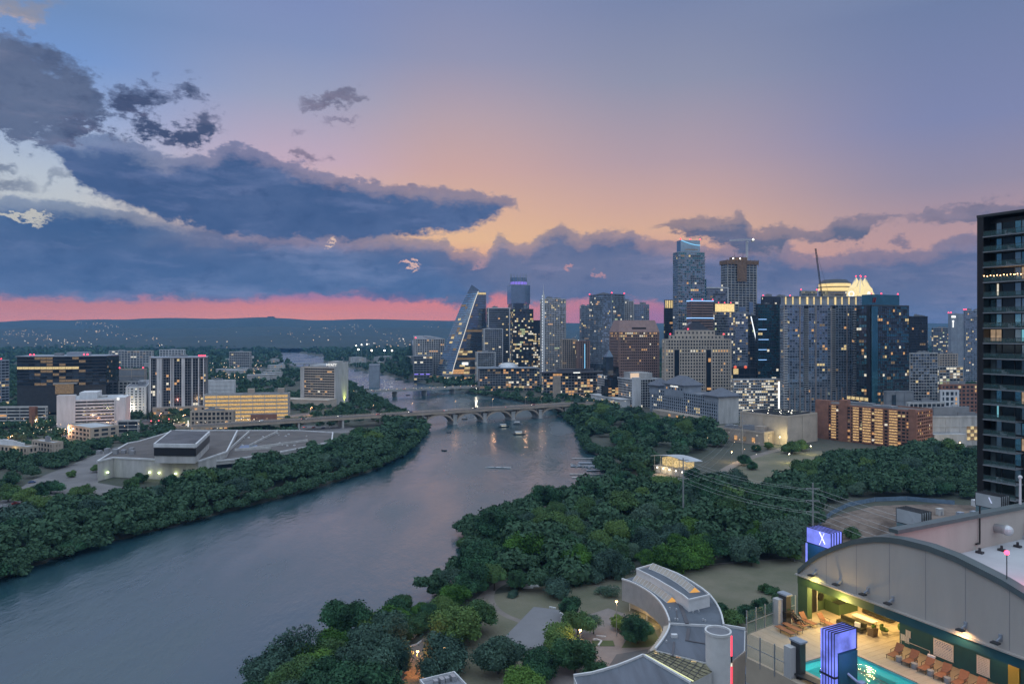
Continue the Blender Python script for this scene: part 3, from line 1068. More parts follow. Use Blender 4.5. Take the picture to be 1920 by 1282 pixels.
def box_faces(w, l, vx=1, vy=1, x=0, y=0, back=0):
 """four sides of a box footprint, right-front face (y=0) and left face (x=0) seen"""
 return [(x, y, 0.0, w, vx), (x, y + l, -math.pi / 2, l, vy), (x + w, y, math.pi / 2, l, back), (x + w, y + l, math.pi, w, 0)]
def beacons(root, pts, r=0.9):
 for p in pts:
  b = MB()
  b.tube((p[0], p[1], p[2]), (p[0], p[1], p[2] + r), r * 0.5, n=6, m=1)
  b.ball((p[0], p[1], p[2] + 1.6 * r), r, 0, 8, 5)
  b.build('beacon', [M['red'], M['dark']], root)
def rooftop(root, w, l, z, seed, mt='grey', n=3, hmax=4.5, parapet='concrete', roof='roofgrey', edge=0.5):
 rg = random.Random(seed)
 b = MB()
 b.box(0.05, w - 0.05, 0.05, l - 0.05, z - 0.4, z + 0.15)
 b.build('roof', M[roof], root)
 if edge:
  p = MB()
  h = z + 1.1
  e = edge
  p.box(-0.2, w + 0.2, -0.2, e, z - 0.3, h)
  p.box(-0.2, w + 0.2, l - e, l + 0.2, z - 0.3, h)
  p.box(-0.2, e, e, l - e, z - 0.3, h - 0.004)
  p.box(w - e, w + 0.2, e, l - e, z - 0.3, h - 0.004)
  p.build('parapet', M[parapet], root)
 for k in range(n):
  u = MB()
  sx, sy, sz = rg.uniform(.12, .32) * w, rg.uniform(.15, .35) * l, rg.uniform(.4, 1) * hmax
  ox, oy = rg.uniform(0.1, 0.85) * (w - sx) + 0.3, rg.uniform(0.15, 0.85) * (l - sy)
  z0 = z + 0.12 + 0.011 * k
  u.box(ox, ox + sx, oy, oy + sy, z0, z0 + sz)
  u.box(ox + sx * .2, ox + sx * .5, oy + sy * .2, oy + sy * .6, z0 + sz, z0 + sz + 0.8)
  u.box(ox - .15, ox + sx + .15, oy - .15, oy + sy + .15, z0 + sz - 0.35, z0 + sz - 0.1)
  u.build('rooftop_plant', M[mt], root)
def tower(label, x0, xc, x1, ytop, d, th=22, fh=3.6, bw=4.0, pier=0.6, span=1.2, wall='concrete', lit=0.15, mix=(3, 4, 3, 4, 0.2), dk=('win_dark', 'win_dark', 'win_dim'), seed=1,
   maxw=100, relief=0.35, sub=1, zb=GZ, name='office_tower', cat='tower', group=None, core='win_dark', roofn=3, bc=0, litfloors=(), parapet=None, roof='roofgrey', vx=2, vy=1, solid=(), edge=0.5, group_top=True, plant='grey', litbays=()):
 P, t, w, l = frame(x0, xc, x1, d, th)
 root = thing(name, label, cat, (P.x, P.y, zb), t, group)
 H = hgt(ytop, d) - zb
 wl = MB()
 wl.box(0.02, w - 0.02, 0.02, l - 0.02, -6, H - 0.5, 1)
 facade(root, wl, box_faces(w, l, vx if x1 > xc else 0, vy if x0 < xc else 0), 0, H, fh, bw, pier, span, lit, mix, dk, seed, maxw, relief, sub, 0, litfloors, solid, litbays=litbays)
 wl.build('wall', [M[wall], M[core]], root)
 rooftop(root, w, l, H, seed + 5, plant, roofn, parapet=parapet or wall, roof=roof, edge=edge)
 if bc:
  pts = [(0.3, 0.3, H + 1.1), (w - .3, .3, H + 1.1), (.3, l - .3, H + 1.1), (w * .5, .3, H + 1.1)]
  beacons(root, pts[:bc], 0.0011 * d * 0.8)
 root['w'], root['l'], root['h'] = w, l, H
 return root, w, l, H
def block(root, name, m, x0, x1, y0, y1, z0, z1):
 b = MB()
 b.box(x0, x1, y0, y1, z0, z1)
 return b.build(name, m if not isinstance(m, str) else M[m], root)
# ------------------------------------------------------------------ downtown skyline
ALLB = []     # footprints kept free of trees
def T(*a, **k):
 r = tower(*a, **k)
 ALLB.append(r[0])
 return r
GLS = ('gl_blue', 'gl_blue', 'gl_grey')
GLG = ('gl_grey', 'gl_grey', 'gl_dark')
GLD = ('gl_dark', 'gl_dark', 'gl_black')
GLT = ('gl_teal', 'gl_dark', 'gl_teal')
# --- slab block far left of the sail tower
r, w, l, h = T('pale slab apartment block with rows of small windows left of the sail tower', 775, 779, 834, 636, 1560, th=8, fh=4.6, bw=5, pier=1.6, span=1.6, wall='pale', lit=.16, seed=3, name='apartment_block', cat='apartment block', bc=1)
r, w, l, h = T('low podium building glowing violet below the pale slab block', 772, 776, 811, 668, 1500, th=8, fh=5, bw=6, pier=.6, span=1.4, wall='grey', lit=.4, mix=(1, 2, 3, 1, 0), seed=4, name='office_building', cat='office building', roofn=1)
for k in range(3):
 block(r, 'light_strip', 'led_violet', 1 + k * 12, 9 + k * 12, -0.6, -0.42, 12, 13.2)
# --- the sail-shaped tower
def sail():
 d = 1480.0
 X = lambda px: (px - 960) / F * d
 Z = lambda py: hgt(py, d) - GZ
 root = thing('sail_tower', 'glass tower shaped like a sail with a lit slanting edge', 'tower', (X(868), d, GZ))
 ALLB.append(root)
 x0 = X(868)
 curve = [(815, 700), (820, 684), (828, 660), (838, 632), (850, 602), (859, 580), (868, 560), (876, 544), (883, 532)]
 diag = [(848, 700), (852, 684), (861, 655), (870, 628), (878, 602), (885, 580), (891, 562), (895, 551), (897, 546)]
 body = MB()
 nfl = 38
 ztop = Z(532)
 cz = [Z(p[1]) for p in curve]
 dzz = [Z(p[1]) for p in diag]
 cxs = [X(p[0]) - x0 for p in curve]
 dxs = [X(p[0]) - x0 for p in diag]
 fl = lambda z: float(np.interp(z, cz, cxs))
 fd = lambda z: float(np.interp(z, dzz, dxs))
 xr = X(911) - x0
 zmain = Z(548)
 louv = MB()
 slabs = MB()
 rg = random.Random(4)
 mats = [M['gl_blue'], M['gl_grey'], M['l_yel'], M['l_dim'], M['gl_blue'], M['l_warm']]
 for j in range(nfl):
  za, zb = zmain * j / nfl, zmain * (j + 1) / nfl
  la, lb, da, db = fl(za), fl(zb), fd(za), fd(zb)
  # curved sail face from the leaning left edge (deep) to the lit slanting edge (near)
  for s in range(5):
   f0, f1 = s / 5, (s + 1) / 5
   yy = lambda f: 34 * (1 - f) ** 1.2
   pa = (la + (da - la) * f0, yy(f0), za)
   pb = (la + (da - la) * f1, yy(f1), za)
   pc = (lb + (db - lb) * f1, yy(f1), zb)
   pd = (lb + (db - lb) * f0, yy(f0), zb)
   m = rg.choice([0, 0, 4, 1])
   if rg.random() < .13 and s < 4:
    m = rg.choice([3, 3, 2])
   if j < 4 and s > 1:
    m = rg.choice([2, 5, 3, 1])
   body.quad(pa, pb, pc, pd, m)
   ang0 = Vector((pb[0] - pa[0], pb[1] - pa[1], 0)).normalized()
   nrm = Vector((ang0.y, -ang0.x, 0)) * 0.9
   louv.bar(Vector(pd) + nrm * .6, Vector(pc) + nrm * .6, 1.3, 0.45)
  # flat right face
  n = 6
  for s in range(n):
   xa, xb = da + (xr - da) * s / n, da + (xr - da) * (s + 1) / n
   xc_, xd_ = db + (xr - db) * (s + 1) / n, db + (xr - db) * s / n
   yq = lambda x: 0.25 * max(0, x - da)
   m = rg.choice([1, 1, 1, 0])
   if j in (5, 6, 11, 12) and rg.random() < .8:
    m = rg.choice([2, 3, 2])
   elif j in (9, 21) or rg.random() < .05:
    m = 3
   if j < 5:
    m = rg.choice([2, 5, 3, 1])
   if j == nfl - 1:
    m = 2
   body.quad((xa, yq(xa), za), (xb, yq(xb), za), (xc_, yq(xc_), zb), (xd_, yq(xd_), zb), m)
  slabs.bar((db, -0.3, zb), (xr, 0.25 * (xr - db) - .3, zb), 0.7, 0.7)
 # closing sides
 yb = 48
 for j in range(nfl):
  za, zb = zmain * j / nfl, zmain * (j + 1) / nfl
  ra = 0.25 * (xr - fd(za))
  rb = 0.25 * (xr - fd(zb))
  body.quad((xr, ra, za), (xr, yb, za), (xr, yb, zb), (xr, rb, zb), 1)
  body.quad((fl(za), 34, za), (fl(zb), 34, zb), (fl(zb) + 1, yb, zb), (fl(za) + 1, yb, za), 1)
  body.quad((xr, yb, za), (fl(za) + 1, yb, za), (fl(zb) + 1, yb, zb), (xr, yb, zb), 1)
 body.build('glass_hull', mats, root)
 louv.build('louvre_bands', M['silver'], root)
 slabs.build('floor_edges', M['dark'], root)
 top = MB()
 lt, dt = fl(zmain), fd(zmain)
 ap = (X(883) - x0, 24, ztop)
 s1 = (X(900) - x0, 4, Z(545))
 top.add([(lt, 34, zmain), (dt, 0, zmain), s1, ap, (lt + 3, 44, zmain)], [(0, 1, 2, 3), (3, 2, 4), (0, 3, 4), (1, 4, 2)])
 top.build('sail_tip', M['gl_grey'], root)
 rf = MB()
 rf.quad((dt, 0.2, zmain), (xr, 0.25 * (xr - dt), zmain), (xr, yb, zmain), (lt, yb, zmain))
 rf.build('roof', M['roofgrey'], root)
 ln = MB()
 for a, b in zip(diag[:-1], diag[1:]):
  ln.bar((X(a[0]) - x0, -.9, Z(a[1])), (X(b[0]) - x0, -.9, Z(b[1])), 1.5, 1.5)
 ln.build('lit_edge', emat('lit_edge', (1, .95, .85), .75), root)
 for px, py in ((868, 657), (872, 658)):
  pass
 sg = MB()
 sg.box(X(867) - x0, X(878) - x0, -1.6, -.8, Z(684), Z(679))
 sg.build('lit_sign', M['sign_white'], root)
 pod = MB()
 pod.box(X(830) - x0, X(905) - x0, -8, -1, 0, 14)
 pod.build('podium', M['grey'], root)
 for k in range(9):
  link('window', wmesh(6, 3.4, M[('l_yel', 'l_white', 'l_warm')[k % 3]]), root, (X(834) - x0 + 8.5 * k, -8.06, 6.5))
sail()
# --- blue tower with the violet crown
r, w, l, h = T('slim blue glass tower with a glowing violet crown', 953, 960, 992, 534, 1500, th=14, fh=3.9, bw=3.6, pier=.5, span=1.1, wall='bluegrey', lit=.08, dk=GLS, seed=11, name='residential_tower', core='gl_blue', roofn=0, litfloors=(14, 15))
b = MB(); b.lathe([(w * .46, 0), (w * .46, 16)], (w * .5, l * .5, h), 20); b.build('crown', M['gl_blue'], r)
b = MB(); b.lathe([(w * .475, 0), (w * .475, 6)], (w * .5, l * .5, h + 1), 20)
b.build('crown_light', emat('violet_crown_light', (.32, .24, 1.0), .75, var=.35), r)
b = MB()
for k in range(16):
 a = k * math.pi / 8
 b.box(w * .5 + math.cos(a) * w * .48 - .3, w * .5 + math.cos(a) * w * .48 + .3, l * .5 + math.sin(a) * w * .48 - .3, l * .5 + math.sin(a) * w * .48 + .3, h + .2, h + 24)
b.each('crown_fin', M['bluegrey'], r)
b = MB(); b.box(-2, w + 2, -1.2, l + 2, h * .80, h - .5); b.build('upper_sleeve', M['gl_blue'], r)
# --- framed dark residential block in three steps
for lab, x0, xc, x1, yt, d, sd in (('tall dark apartment block with thin white outline frame beside the sail tower', 912, 915, 956, 578, 1440, 12),
         ('middle dark block with white outline frame stepping down in front of the tall one', 904, 907, 943, 617, 1400, 13),
         ('lowest dark block with white outline frame at the foot of the sail tower', 891, 894, 929, 661, 1370, 14)):
 r, w, l, h = T(lab, x0, xc, x1, yt, d, th=9, fh=3.7, bw=4.2, pier=.35, span=.9, wall='pale' if sd != 12 else 'grey', lit=.10, dk=GLD, seed=sd, name='framed_apartment_block', cat='apartment block', core='gl_black', roofn=1, group='stepped dark blocks with white frames', relief=.25)
 b = MB()
 for x in (0, w - 1.6):
  b.box(x, x + 1.6, -1.4, -.5, 0, h + 1.4)
 b.box(1.6, w - 1.6, -1.4, -.5, h - .4, h + 1.39)
 b.each('outline_frame', M['white'], r)
# --- dark office block with long rows of lit floors
r, w, l, h = T('dark glass office block with long rows of yellow lit floors', 957, 962, 1000, 580, 1350, th=12, fh=4.0, bw=3.2, pier=.18, span=1.0, wall='dark', lit=.5, mix=(1, 4, 3, 3, 1.2), dk=GLD, seed=21, core='gl_black', relief=.2, sub=1)
block(r, 'side_wing', 'gl_dark', w, w + 18, 4, l, 0, h * .86)
for k in range(22):
 for i in range(5):
  if rnd.random() < .55:
   link('window', wmesh(2.9, 2.6, M[rnd.choice(('l_yel', 'l_white', 'l_dim'))]), r, (w + 2 + i * 3.4, 3.94, 6 + k * 4.3))
block(r, 'penthouse', 'gl_dark', w * .1, w * .55, 4, l * .7, h, h + 12)
# --- tower with the spire and string of lights
r, w, l, h = T('pale apartment tower with a spire and a string of white lights down its edge', 1013, 1018, 1061, 561, 1300, th=10, fh=3.3, bw=3.1, pier=.8, span=1.0, wall='pale', lit=.14, dk=('win_dim', 'gl_grey', 'win_dark'), seed=22, name='residential_tower', core='gl_grey')
b = MB(); b.box(-1, 3.4, -.6, 4, 0, h + 8)
b.build('corner_pier', M['white'], r)
b = MB()
b.tube((1.2, 1.6, h + 7.8), (1.2, 1.6, h + 16), 1.5, .7); b.tube((1.2, 1.6, h + 16), (1.2, 1.6, h + 27), .35, .1)
b.build('spire', M['white'], r)
for k in range(34):
 bb = MB(); bb.ball((-1.3, -.9, 6 + k * (h + 4) / 34), .75, 0, 6, 4); bb.build('edge_light', M['led_white'], r)
# --- low wide public hall with lit glass front, and the flat-roofed one beside it
r, w, l, h = T('low glass-fronted public hall with amber lights below the stepped dark blocks', 896, 899, 1012, 692, 1230, th=6, fh=4.2, bw=4.6, pier=.5, span=1.0, wall='grey', lit=.55, mix=(4, 3, 1, 6, .2), seed=23, name='public_hall', cat='hall', roofn=1, plant='bluegrey')
block(r, 'canopy', 'bluegrey', -3, w * .95, -7, l * .6, h + 1.2, h + 2.4)
b = MB(); b.lathe([(18, 0), (16, 4), (9, 7), (.5, 8)], (w * .5, l * .5, h + 2.4), 20); b.build('low_dome', M['silver'], r)
r, w, l, h = T('low flat-roofed hall with lit windows between the public hall and the white hotel', 1016, 1019, 1146, 700, 1130, th=8, fh=4.4, bw=5, pier=.6, span=1.2, wall='grey', lit=.5, mix=(5, 4, 3, 2, 0), seed=24, name='public_hall', cat='hall', roofn=2, roof='roofdark')
block(r, 'overhanging_roof', 'roofdark', -6, w + 2, -8, l, h + 1.2, h + 2.6)
block(r, 'lit_sign', 'sign_white', w * .42, w * .52, -8.4, -8.05, h + .6, h + 2.0)
block(r, 'round_plant_room', 'roofdark', w * .2, w * .75, l * .3, l * .8, h + 2.6, h + 7)
r, w, l, h = T('windowless tan block standing among the trees above the arched bridge', 1037, 1039, 1051, 707, 1080, th=10, fh=9, bw=18, pier=.5, span=2, wall='tan', lit=0, dk=('win_dim',), seed=241, name='plant_building', cat='building', roofn=0, vx=0, vy=0, core='tan')
# --- mid-rise pair
r, w, l, h = T('dark mid-rise flats with scattered amber windows right of the spire tower', 1051, 1054, 1082, 637, 1240, th=10, fh=3.5, bw=3.6, pier=.7, span=1.0, wall='tan', lit=.22, dk=('win_dark', 'gl_dark'), seed=25, name='apartment_block', cat='apartment block')
r, w, l, h = T('brown mid-rise block with a vertical blue light beside the dark blue tower', 1080, 1083, 1106, 640, 1225, th=10, fh=3.5, bw=4, pier=1.5, span=1.0, wall='granite', lit=.12, seed=26, name='apartment_block', cat='apartment block')
block(r, 'blue_light_column', 'led_cyan', w * .55, w * .6, -1.0, -.5, 30, h * .95)
# --- light blue narrow tower behind
r, w, l, h = T('narrow pale blue tower half hidden behind the dark blue tower', 1087, 1090, 1112, 574, 1400, th=10, fh=3.6, bw=3, pier=.4, span=1.0, wall='bluegrey', lit=.1, dk=GLS, seed=27, name='residential_tower', core='gl_blue', litfloors=(30, 31))
# --- dark blue hotel tower and its stepped pale wing
r, w, l, h = T('dark blue hotel tower with a black flat top and balcony columns', 1105, 1147, 1171, 552, 1260, th=36, fh=3.5, bw=3.5, pier=.55, span=.9, wall='bluegrey', lit=.13, dk=('gl_dark', 'gl_dark', 'gl_blue'), seed=28, name='hotel_tower', bc=3, parapet='black', core='gl_dark')
block(r, 'base_block', 'gl_dark', -3, w + 3, -3, l + 3, 0, 44)
r, w, l, h = T('pale apartment tower stepping down to the right of the dark blue hotel', 1148, 1152, 1188, 565, 1290, th=10, fh=3.5, bw=3.4, pier=1.0, span=1.1, wall='pale', lit=.15, dk=('win_dark', 'win_dim'), seed=29, name='residential_tower', group='stepped pale towers')
for k in range(4):
 block(r, 'blue_light_panel', 'led_blue', 3 + (k % 2) * 6, 7 + (k % 2) * 6, -.9, -.45, h - 14 + (k // 2) * 6, h - 10 + (k // 2) * 6)
r, w, l, h = T('pale grey tower forming the right step of the stepped pale pair', 1186, 1189, 1217, 571, 1310, th=10, fh=3.5, bw=3.6, pier=.6, span=1.1, wall='bluegrey', lit=.09, dk=GLS, seed=30, name='residential_tower', core='gl_blue', group='stepped pale towers')
# --- red granite ziggurat
def ziggurat():
 d = 1010.0
 P, t, w, l = frame(1143, 1160, 1236, d, 16)
 root = thing('granite_office_tower', 'red granite office tower with sloping mansard crown and stepped glass flank', 'tower', (P.x, P.y, GZ), t)
 ALLB.append(root)
 H = hgt(622, d) - GZ
 wl = MB()
 wl.box(.02, w - .02, .02, l - .02, 0, H - .3, 1)
 facade(root, wl, box_faces(w, l, 2, 1), 0, H, 3.9, 3.1, 1.15, 1.7, .09, (5, 3, 1, 3, 0), ('win_dark',), 31, 100, .4, litfloors=(24, 25))
 wl.build('wall', [M['granite'], M['win_dark']], root)
 mb = MB()
 zt = hgt(600, d) - GZ
 i = 4.5
 mb.add([(-.4, -.4, H), (w + .4, -.4, H), (w + .4, l + .4, H), (-.4, l + .4, H), (i, i, zt), (w - i, i, zt), (w - i, l - i, zt), (i, l - i, zt)],
   [(0, 1, 5, 4), (1, 2, 6, 5), (2, 3, 7, 6), (3, 0, 4, 7), (4, 5, 6, 7)])
 mb.build('mansard_roof', mat('pink_mansard', (.30, .19, .17), .55, var=.12, vs=.2), root)
 block(root, 'roof_recess', 'black', w * .33, w * .68, .7, 3, H + 3.6, H + 6.2)
 st = MB()
 for k in range(4):
  st.box(-4.5 * (4 - k), -.03 if k == 0 else -.03, -5 + 1.4 * k, l * .6, 0 if k == 0 else 20 + 9.0 * (k - 1) + 5, 20 + 9.0 * k + (5 if k else 5))
 st.build('stepped_glass_flank', M['gl_black'], root)
 for k in range(10):
  for q in range(3):
   if rnd.random() < .7:
    link('window', wmesh(4.6, 1.7, M[rnd.choice(('l_warm', 'l_yel', 'l_warm', 'l_dim'))]), root, (-15.5 + q * 5.2, -5.06, 3 + k * 2.4))
 gl = MB()
 gl.box(w * .02, w * .2, -1.4, -.5, 0, 30)
 gl.build('lit_atrium', emat('amber_atrium', (1, .56, .2), .42, var=.7), root)
 n = MB()
 for k in range(7):
  n.box(w * .02, w * .2, -1.75, -1.42, 3 + k * 4, 3.9 + k * 4)
 n.each('atrium_band', M['granite'], root)
 b = MB()
 b.add([(-20, -2, 66), (-9, -2, 66), (-9, 9, 66), (-20, 9, 66), (-12, 5, 76)], [(0, 1, 4), (1, 2, 4), (2, 3, 4), (3, 0, 4), (0, 3, 2, 1)])
 b.add([(-20, -2, 40), (-9, -2, 40), (-9, 9, 40), (-20, 9, 40), (-20, -2, 65.99), (-9, -2, 65.99), (-9, 9, 65.99), (-20, 9, 65.99)], [(0, 1, 5, 4), (1, 2, 6, 5), (2, 3, 7, 6), (3, 0, 4, 7)])
 b.build('glass_pyramid', M['gl_dark'], root)
ziggurat()
# --- narrow tower with lit vertical crown
r, w, l, h = T('narrow dark tower with a crown of glowing vertical fins', 1245, 1247, 1264, 578, 1180, th=8, fh=3.7, bw=2.6, pier=.35, span=.8, wall='dark', lit=.04, dk=GLD, seed=32, core='gl_dark', roofn=0)
b = MB(); b.box(.4, w - .4, .4, l - .4, h, h + 14); b.build('crown', M['gl_dark'], r)
for k in range(5):
 block(r, 'crown_light', 'gold', w * (.06 + .19 * k), w * (.06 + .19 * k) + 1.3, -.5, .2, h + .5, h + 13)
# --- the tallest residential tower
r, w, l, h = T('tallest blue glass residential tower with a curved cyan light on its crown', 1262, 1272, 1321, 473, 1100, th=12, fh=3.5, bw=3.4, pier=.35, span=.75, wall='bluegrey', lit=.05, dk=('gl_blue', 'gl_teal', 'gl_grey', 'gl_dark'), seed=33, name='residential_tower', core='gl_blue', roofn=0)
b = MB(); b.box(w * .10, w * .84, 1.2, l * .8, h - .5, h + 19); b.build('crown', M['gl_blue'], r)
b = MB()
pts = [(w * (.12 + .72 * k / 12), .9, h + 18.6 - 7 * math.sin(math.pi * k / 12 * .52)) for k in range(13)]
for p, q in zip(pts[:-1], pts[1:]):
 b.bar(p, q, .9, .9)
b.build('curved_light', M['led_cyan'], r)
b = MB()
for k in range(14):
 b.box(w * (.28 + .035 * k), w * (.28 + .035 * k) + .8, .8, 1.15, h + 4.0, h + 5.5)
b.each('crown_lamp', M['l_dim'], r)
b = MB()
for k in range(44):
 b.box(-1.7, 4.5, -1.4, .9, 6 + k * (h - 8) / 44, 7.0 + k * (h - 8) / 44)
 b.box(w - 5, w + 1.2, -1.4, .9, 6 + k * (h - 8) / 44, 7.0 + k * (h - 8) / 44)
b.each('balcony', M['bluegrey'], r)
beacons(r, [(w * .1, 1.4, h + 19), (w * .47, 1.4, h + 19), (w * .84, 1.4, h + 19)], 1.0)
block(r, 'lower_wing', 'gl_teal', w, w + 4, 2, l, 0, h * .82)
# --- framed glass block right of the tallest tower
r, w, l, h = T('grey glass block with a pale outline frame between the two tallest towers', 1318, 1322, 1365, 541, 1230, th=9, fh=4, bw=4.5, pier=.2, span=.8, wall='grey', lit=.04, dk=GLG, seed=34, core='gl_grey')
b = MB(); b.box(w - 1.6, w + .3, -1.6, -.5, 0, h + 2.4); b.box(-.5, w - 1.6, -1.6, -.5, h + .6, h + 2.39); b.each('outline_frame', M['white'], r)
# --- tower under construction with its crane
def construction():
 r, w, l, h = T('unfinished concrete tower with brown formwork at the top under a crane', 1352, 1364, 1419, 494, 1240, th=16, fh=4.4, bw=7.5, pier=1.1, span=1.2, wall='concrete', lit=.015, dk=('win_dark', 'gl_dark'), seed=35, name='unfinished_tower', roofn=0, core='black', edge=0, relief=.5)
 b = MB()
 b.box(-2, w + 2, -2.2, l + 2, h - 1, h + 6)
 b.box(w * .22, w * .72, 4, l * .7, h + 6, h + 12)
 b.box(w * .3, w * .62, -2.6, -2.2, h * .86, h - 1)
 for k in range(9):
  b.box(-2.4 + k * (w + 4) / 8, -1.8 + k * (w + 4) / 8, -2.6, -2.2, h - 5, h + 8)
 b.build('formwork', M['wood'], r)
 g = MB()
 g.box(w * .38, w * .60, -1.6, -.6, 0, h * .66)
 g.box(w * .72, w * .86, -1.6, -.6, 0, h * .70)
 g.box(w * .05, w * .38, -1.5, -.62, 0, h * .36)
 g.build('glass_cladding', M['gl_blue'], r)
 m = MB()
 for x in (w * .3, w * .58):
  m.tube((x, 5, h + 12), (x, 5, h + 20), .4, .15, 5)
 m.build('mast', M['dark'], r)
 for x in (w * .17, w * .4):
  q = MB(); q.ball((x, -2.4, h + 8.6), 1.0, 0, 8, 5); q.build('site_lamp', M['lamp_white'], r)
 # tower crane
 zb = h + GZ + 6
 ca = thing('tower_crane', 'pale tower crane with horizontal jib on the unfinished tower', 'crane', (r.location.x + 42, r.location.y + 26, 0), R(10))
 b = MB()
 zt = hgt(452, 1262)
 for sx in (-1.1, 1.1):
  for sy in (-1.1, 1.1):
   b.bar((sx, sy, zb - 40), (sx, sy, zt), .6)
 for k in range(24):
  z0 = zb - 40 + k * (zt - zb + 40) / 24
  z1 = zb - 40 + (k + 1) * (zt - zb + 40) / 24
  s = 1 if k % 2 else -1
  b.bar((-1.1 * s, -1.1, z0), (1.1 * s, -1.1, z1), .25)
  b.bar((-1.1, -1.1 * s, z0), (-1.1, 1.1 * s, z1), .25)
 b.build('mast', M['white'], ca)
 j = MB()
 for sy in (-.8, .8):
  j.bar((-33, sy, zt + 0), (12, sy, zt + 3), 1.0)
 j.bar((-33, 0, zt + 1.6), (0, 0, zt + 5), .4)
 for k in range(20):
  x = -33 + k * 1.7
  j.bar((x, -.8, zt + (x + 33) * .067), (x + 1, 0, zt + 1.6 + (x + 33) * .1), .2)
 j.bar((0, 0, zt + 5), (12, 0, zt + 3.2), .25)
 j.build('jib', M['white'], ca)
 c = MB(); c.box(9, 13.5, -1.4, 1.4, zt - 1, zt + 3); c.build('counterweight', M['concrete'], ca)
 c = MB(); c.box(-1.4, 1.4, -2.8, -1.2, zt - 2.4, zt); c.build('cab', M['white'], ca)
 q = MB(); q.ball((11, -1.6, zt + 3.4), 1.3, 0, 8, 5); q.build('floodlight', M['lamp_white'], ca)
construction()
# --- brown banded tower with blue light lines
r, w, l, h = T('brown banded office tower ringed by three lines of pale blue light', 1288, 1296, 1337, 566, 1030, th=14, fh=3.8, bw=20, pier=.2, span=2.1, wall='granite', lit=.06, dk=('win_dark', 'gl_dark'), seed=36, core='gl_black', roofn=1)
for zz in (h + 1.6, h - 23, h - 43):
 b = MB(); b.box(-.9, w + .9, -.95, -.5, zz - .6, zz + .6); b.box(-.95, -.5, -.5, l, zz - .6, zz + .59); b.build('light_line', M['led_blue'], r)
beacons(r, [(1, -.4, h + 2.4), (w * .5, -.4, h + 2.4), (w - 1, -.4, h + 2.4)], .8)
# --- glass tower with golden crown
r, w, l, h = T('grey glass tower with a broad golden lit crown and many lit rooms', 1336, 1340, 1378, 585, 1060, th=9, fh=3.8, bw=3.0, pier=.2, span=.8, wall='grey', lit=.3, mix=(1, 4, 3, 4, 1.5), dk=GLG, seed=37, core='gl_dark', roofn=0)
b = MB(); b.box(.5, w - .5, .3, l - .5, h, h + 12.5); b.build('crown', M['dark'], r)
for k in range(12):
 block(r, 'crown_light', 'gold', .8 + k * (w - 1.6) / 12, .8 + (k + .82) * (w - 1.6) / 12, -.5, .25, h + .6, h + 12)
beacons(r, [(w * .2, .5, h + 12.6), (w * .5, .5, h + 12.6), (w * .8, .5, h + 12.6)], .8)
r, w, l, h = T('dim glass office block with a pale lit lobby right of the golden crown', 1376, 1379, 1406, 588, 1080, th=9, fh=3.9, bw=3.2, pier=.2, span=.9, wall='bluegrey', lit=.2, mix=(1, 3, 5, 3, 0), dk=GLG, seed=38, core='gl_grey')
# --- dark block with slanting white light line
r, w, l, h = T('dark block edged by one slanting white line of light', 1403, 1406, 1424, 592, 1010, th=9, fh=3.8, bw=3.4, pier=.2, span=.9, wall='dark', lit=.12, dk=GLD, seed=39, core='gl_black', roofn=1)
b = MB(); b.bar((1.2, -1.1, h - 1), (9.4, -1.1, h - 36), 1.0, .8); b.build('light_line', M['led_white'], r)
b = MB(); b.box(9.2, 10.1, -1.2, -.5, 8, h - 62); b.build('violet_light_line', M['led_violet'], r)
# --- dark blue pair with blue dashes
r, w, l, h = T('dark teal glass tower with short dashes of blue light on its left edge', 1417, 1421, 1468, 571, 960, th=9, fh=3.7, bw=3.2, pier=.15, span=.6, wall='dark', lit=.04, dk=GLT, seed=40, core='gl_teal', roofn=1)
for k in range(5):
 block(r, 'blue_light_dash', 'led_blue', w * .02, w * (.34 if k != 2 else .42), -.75, -.3, h - 20 - 13.5 * k, h - 19.2 - 13.5 * k)
r, w, l, h = T('black-topped dark tower rising behind the teal one', 1427, 1431, 1482, 557, 1080, th=9, fh=3.8, bw=3.6, pier=.5, span=.9, wall='black', lit=.05, dk=('gl_black', 'gl_dark'), seed=41, core='gl_black', bc=2)
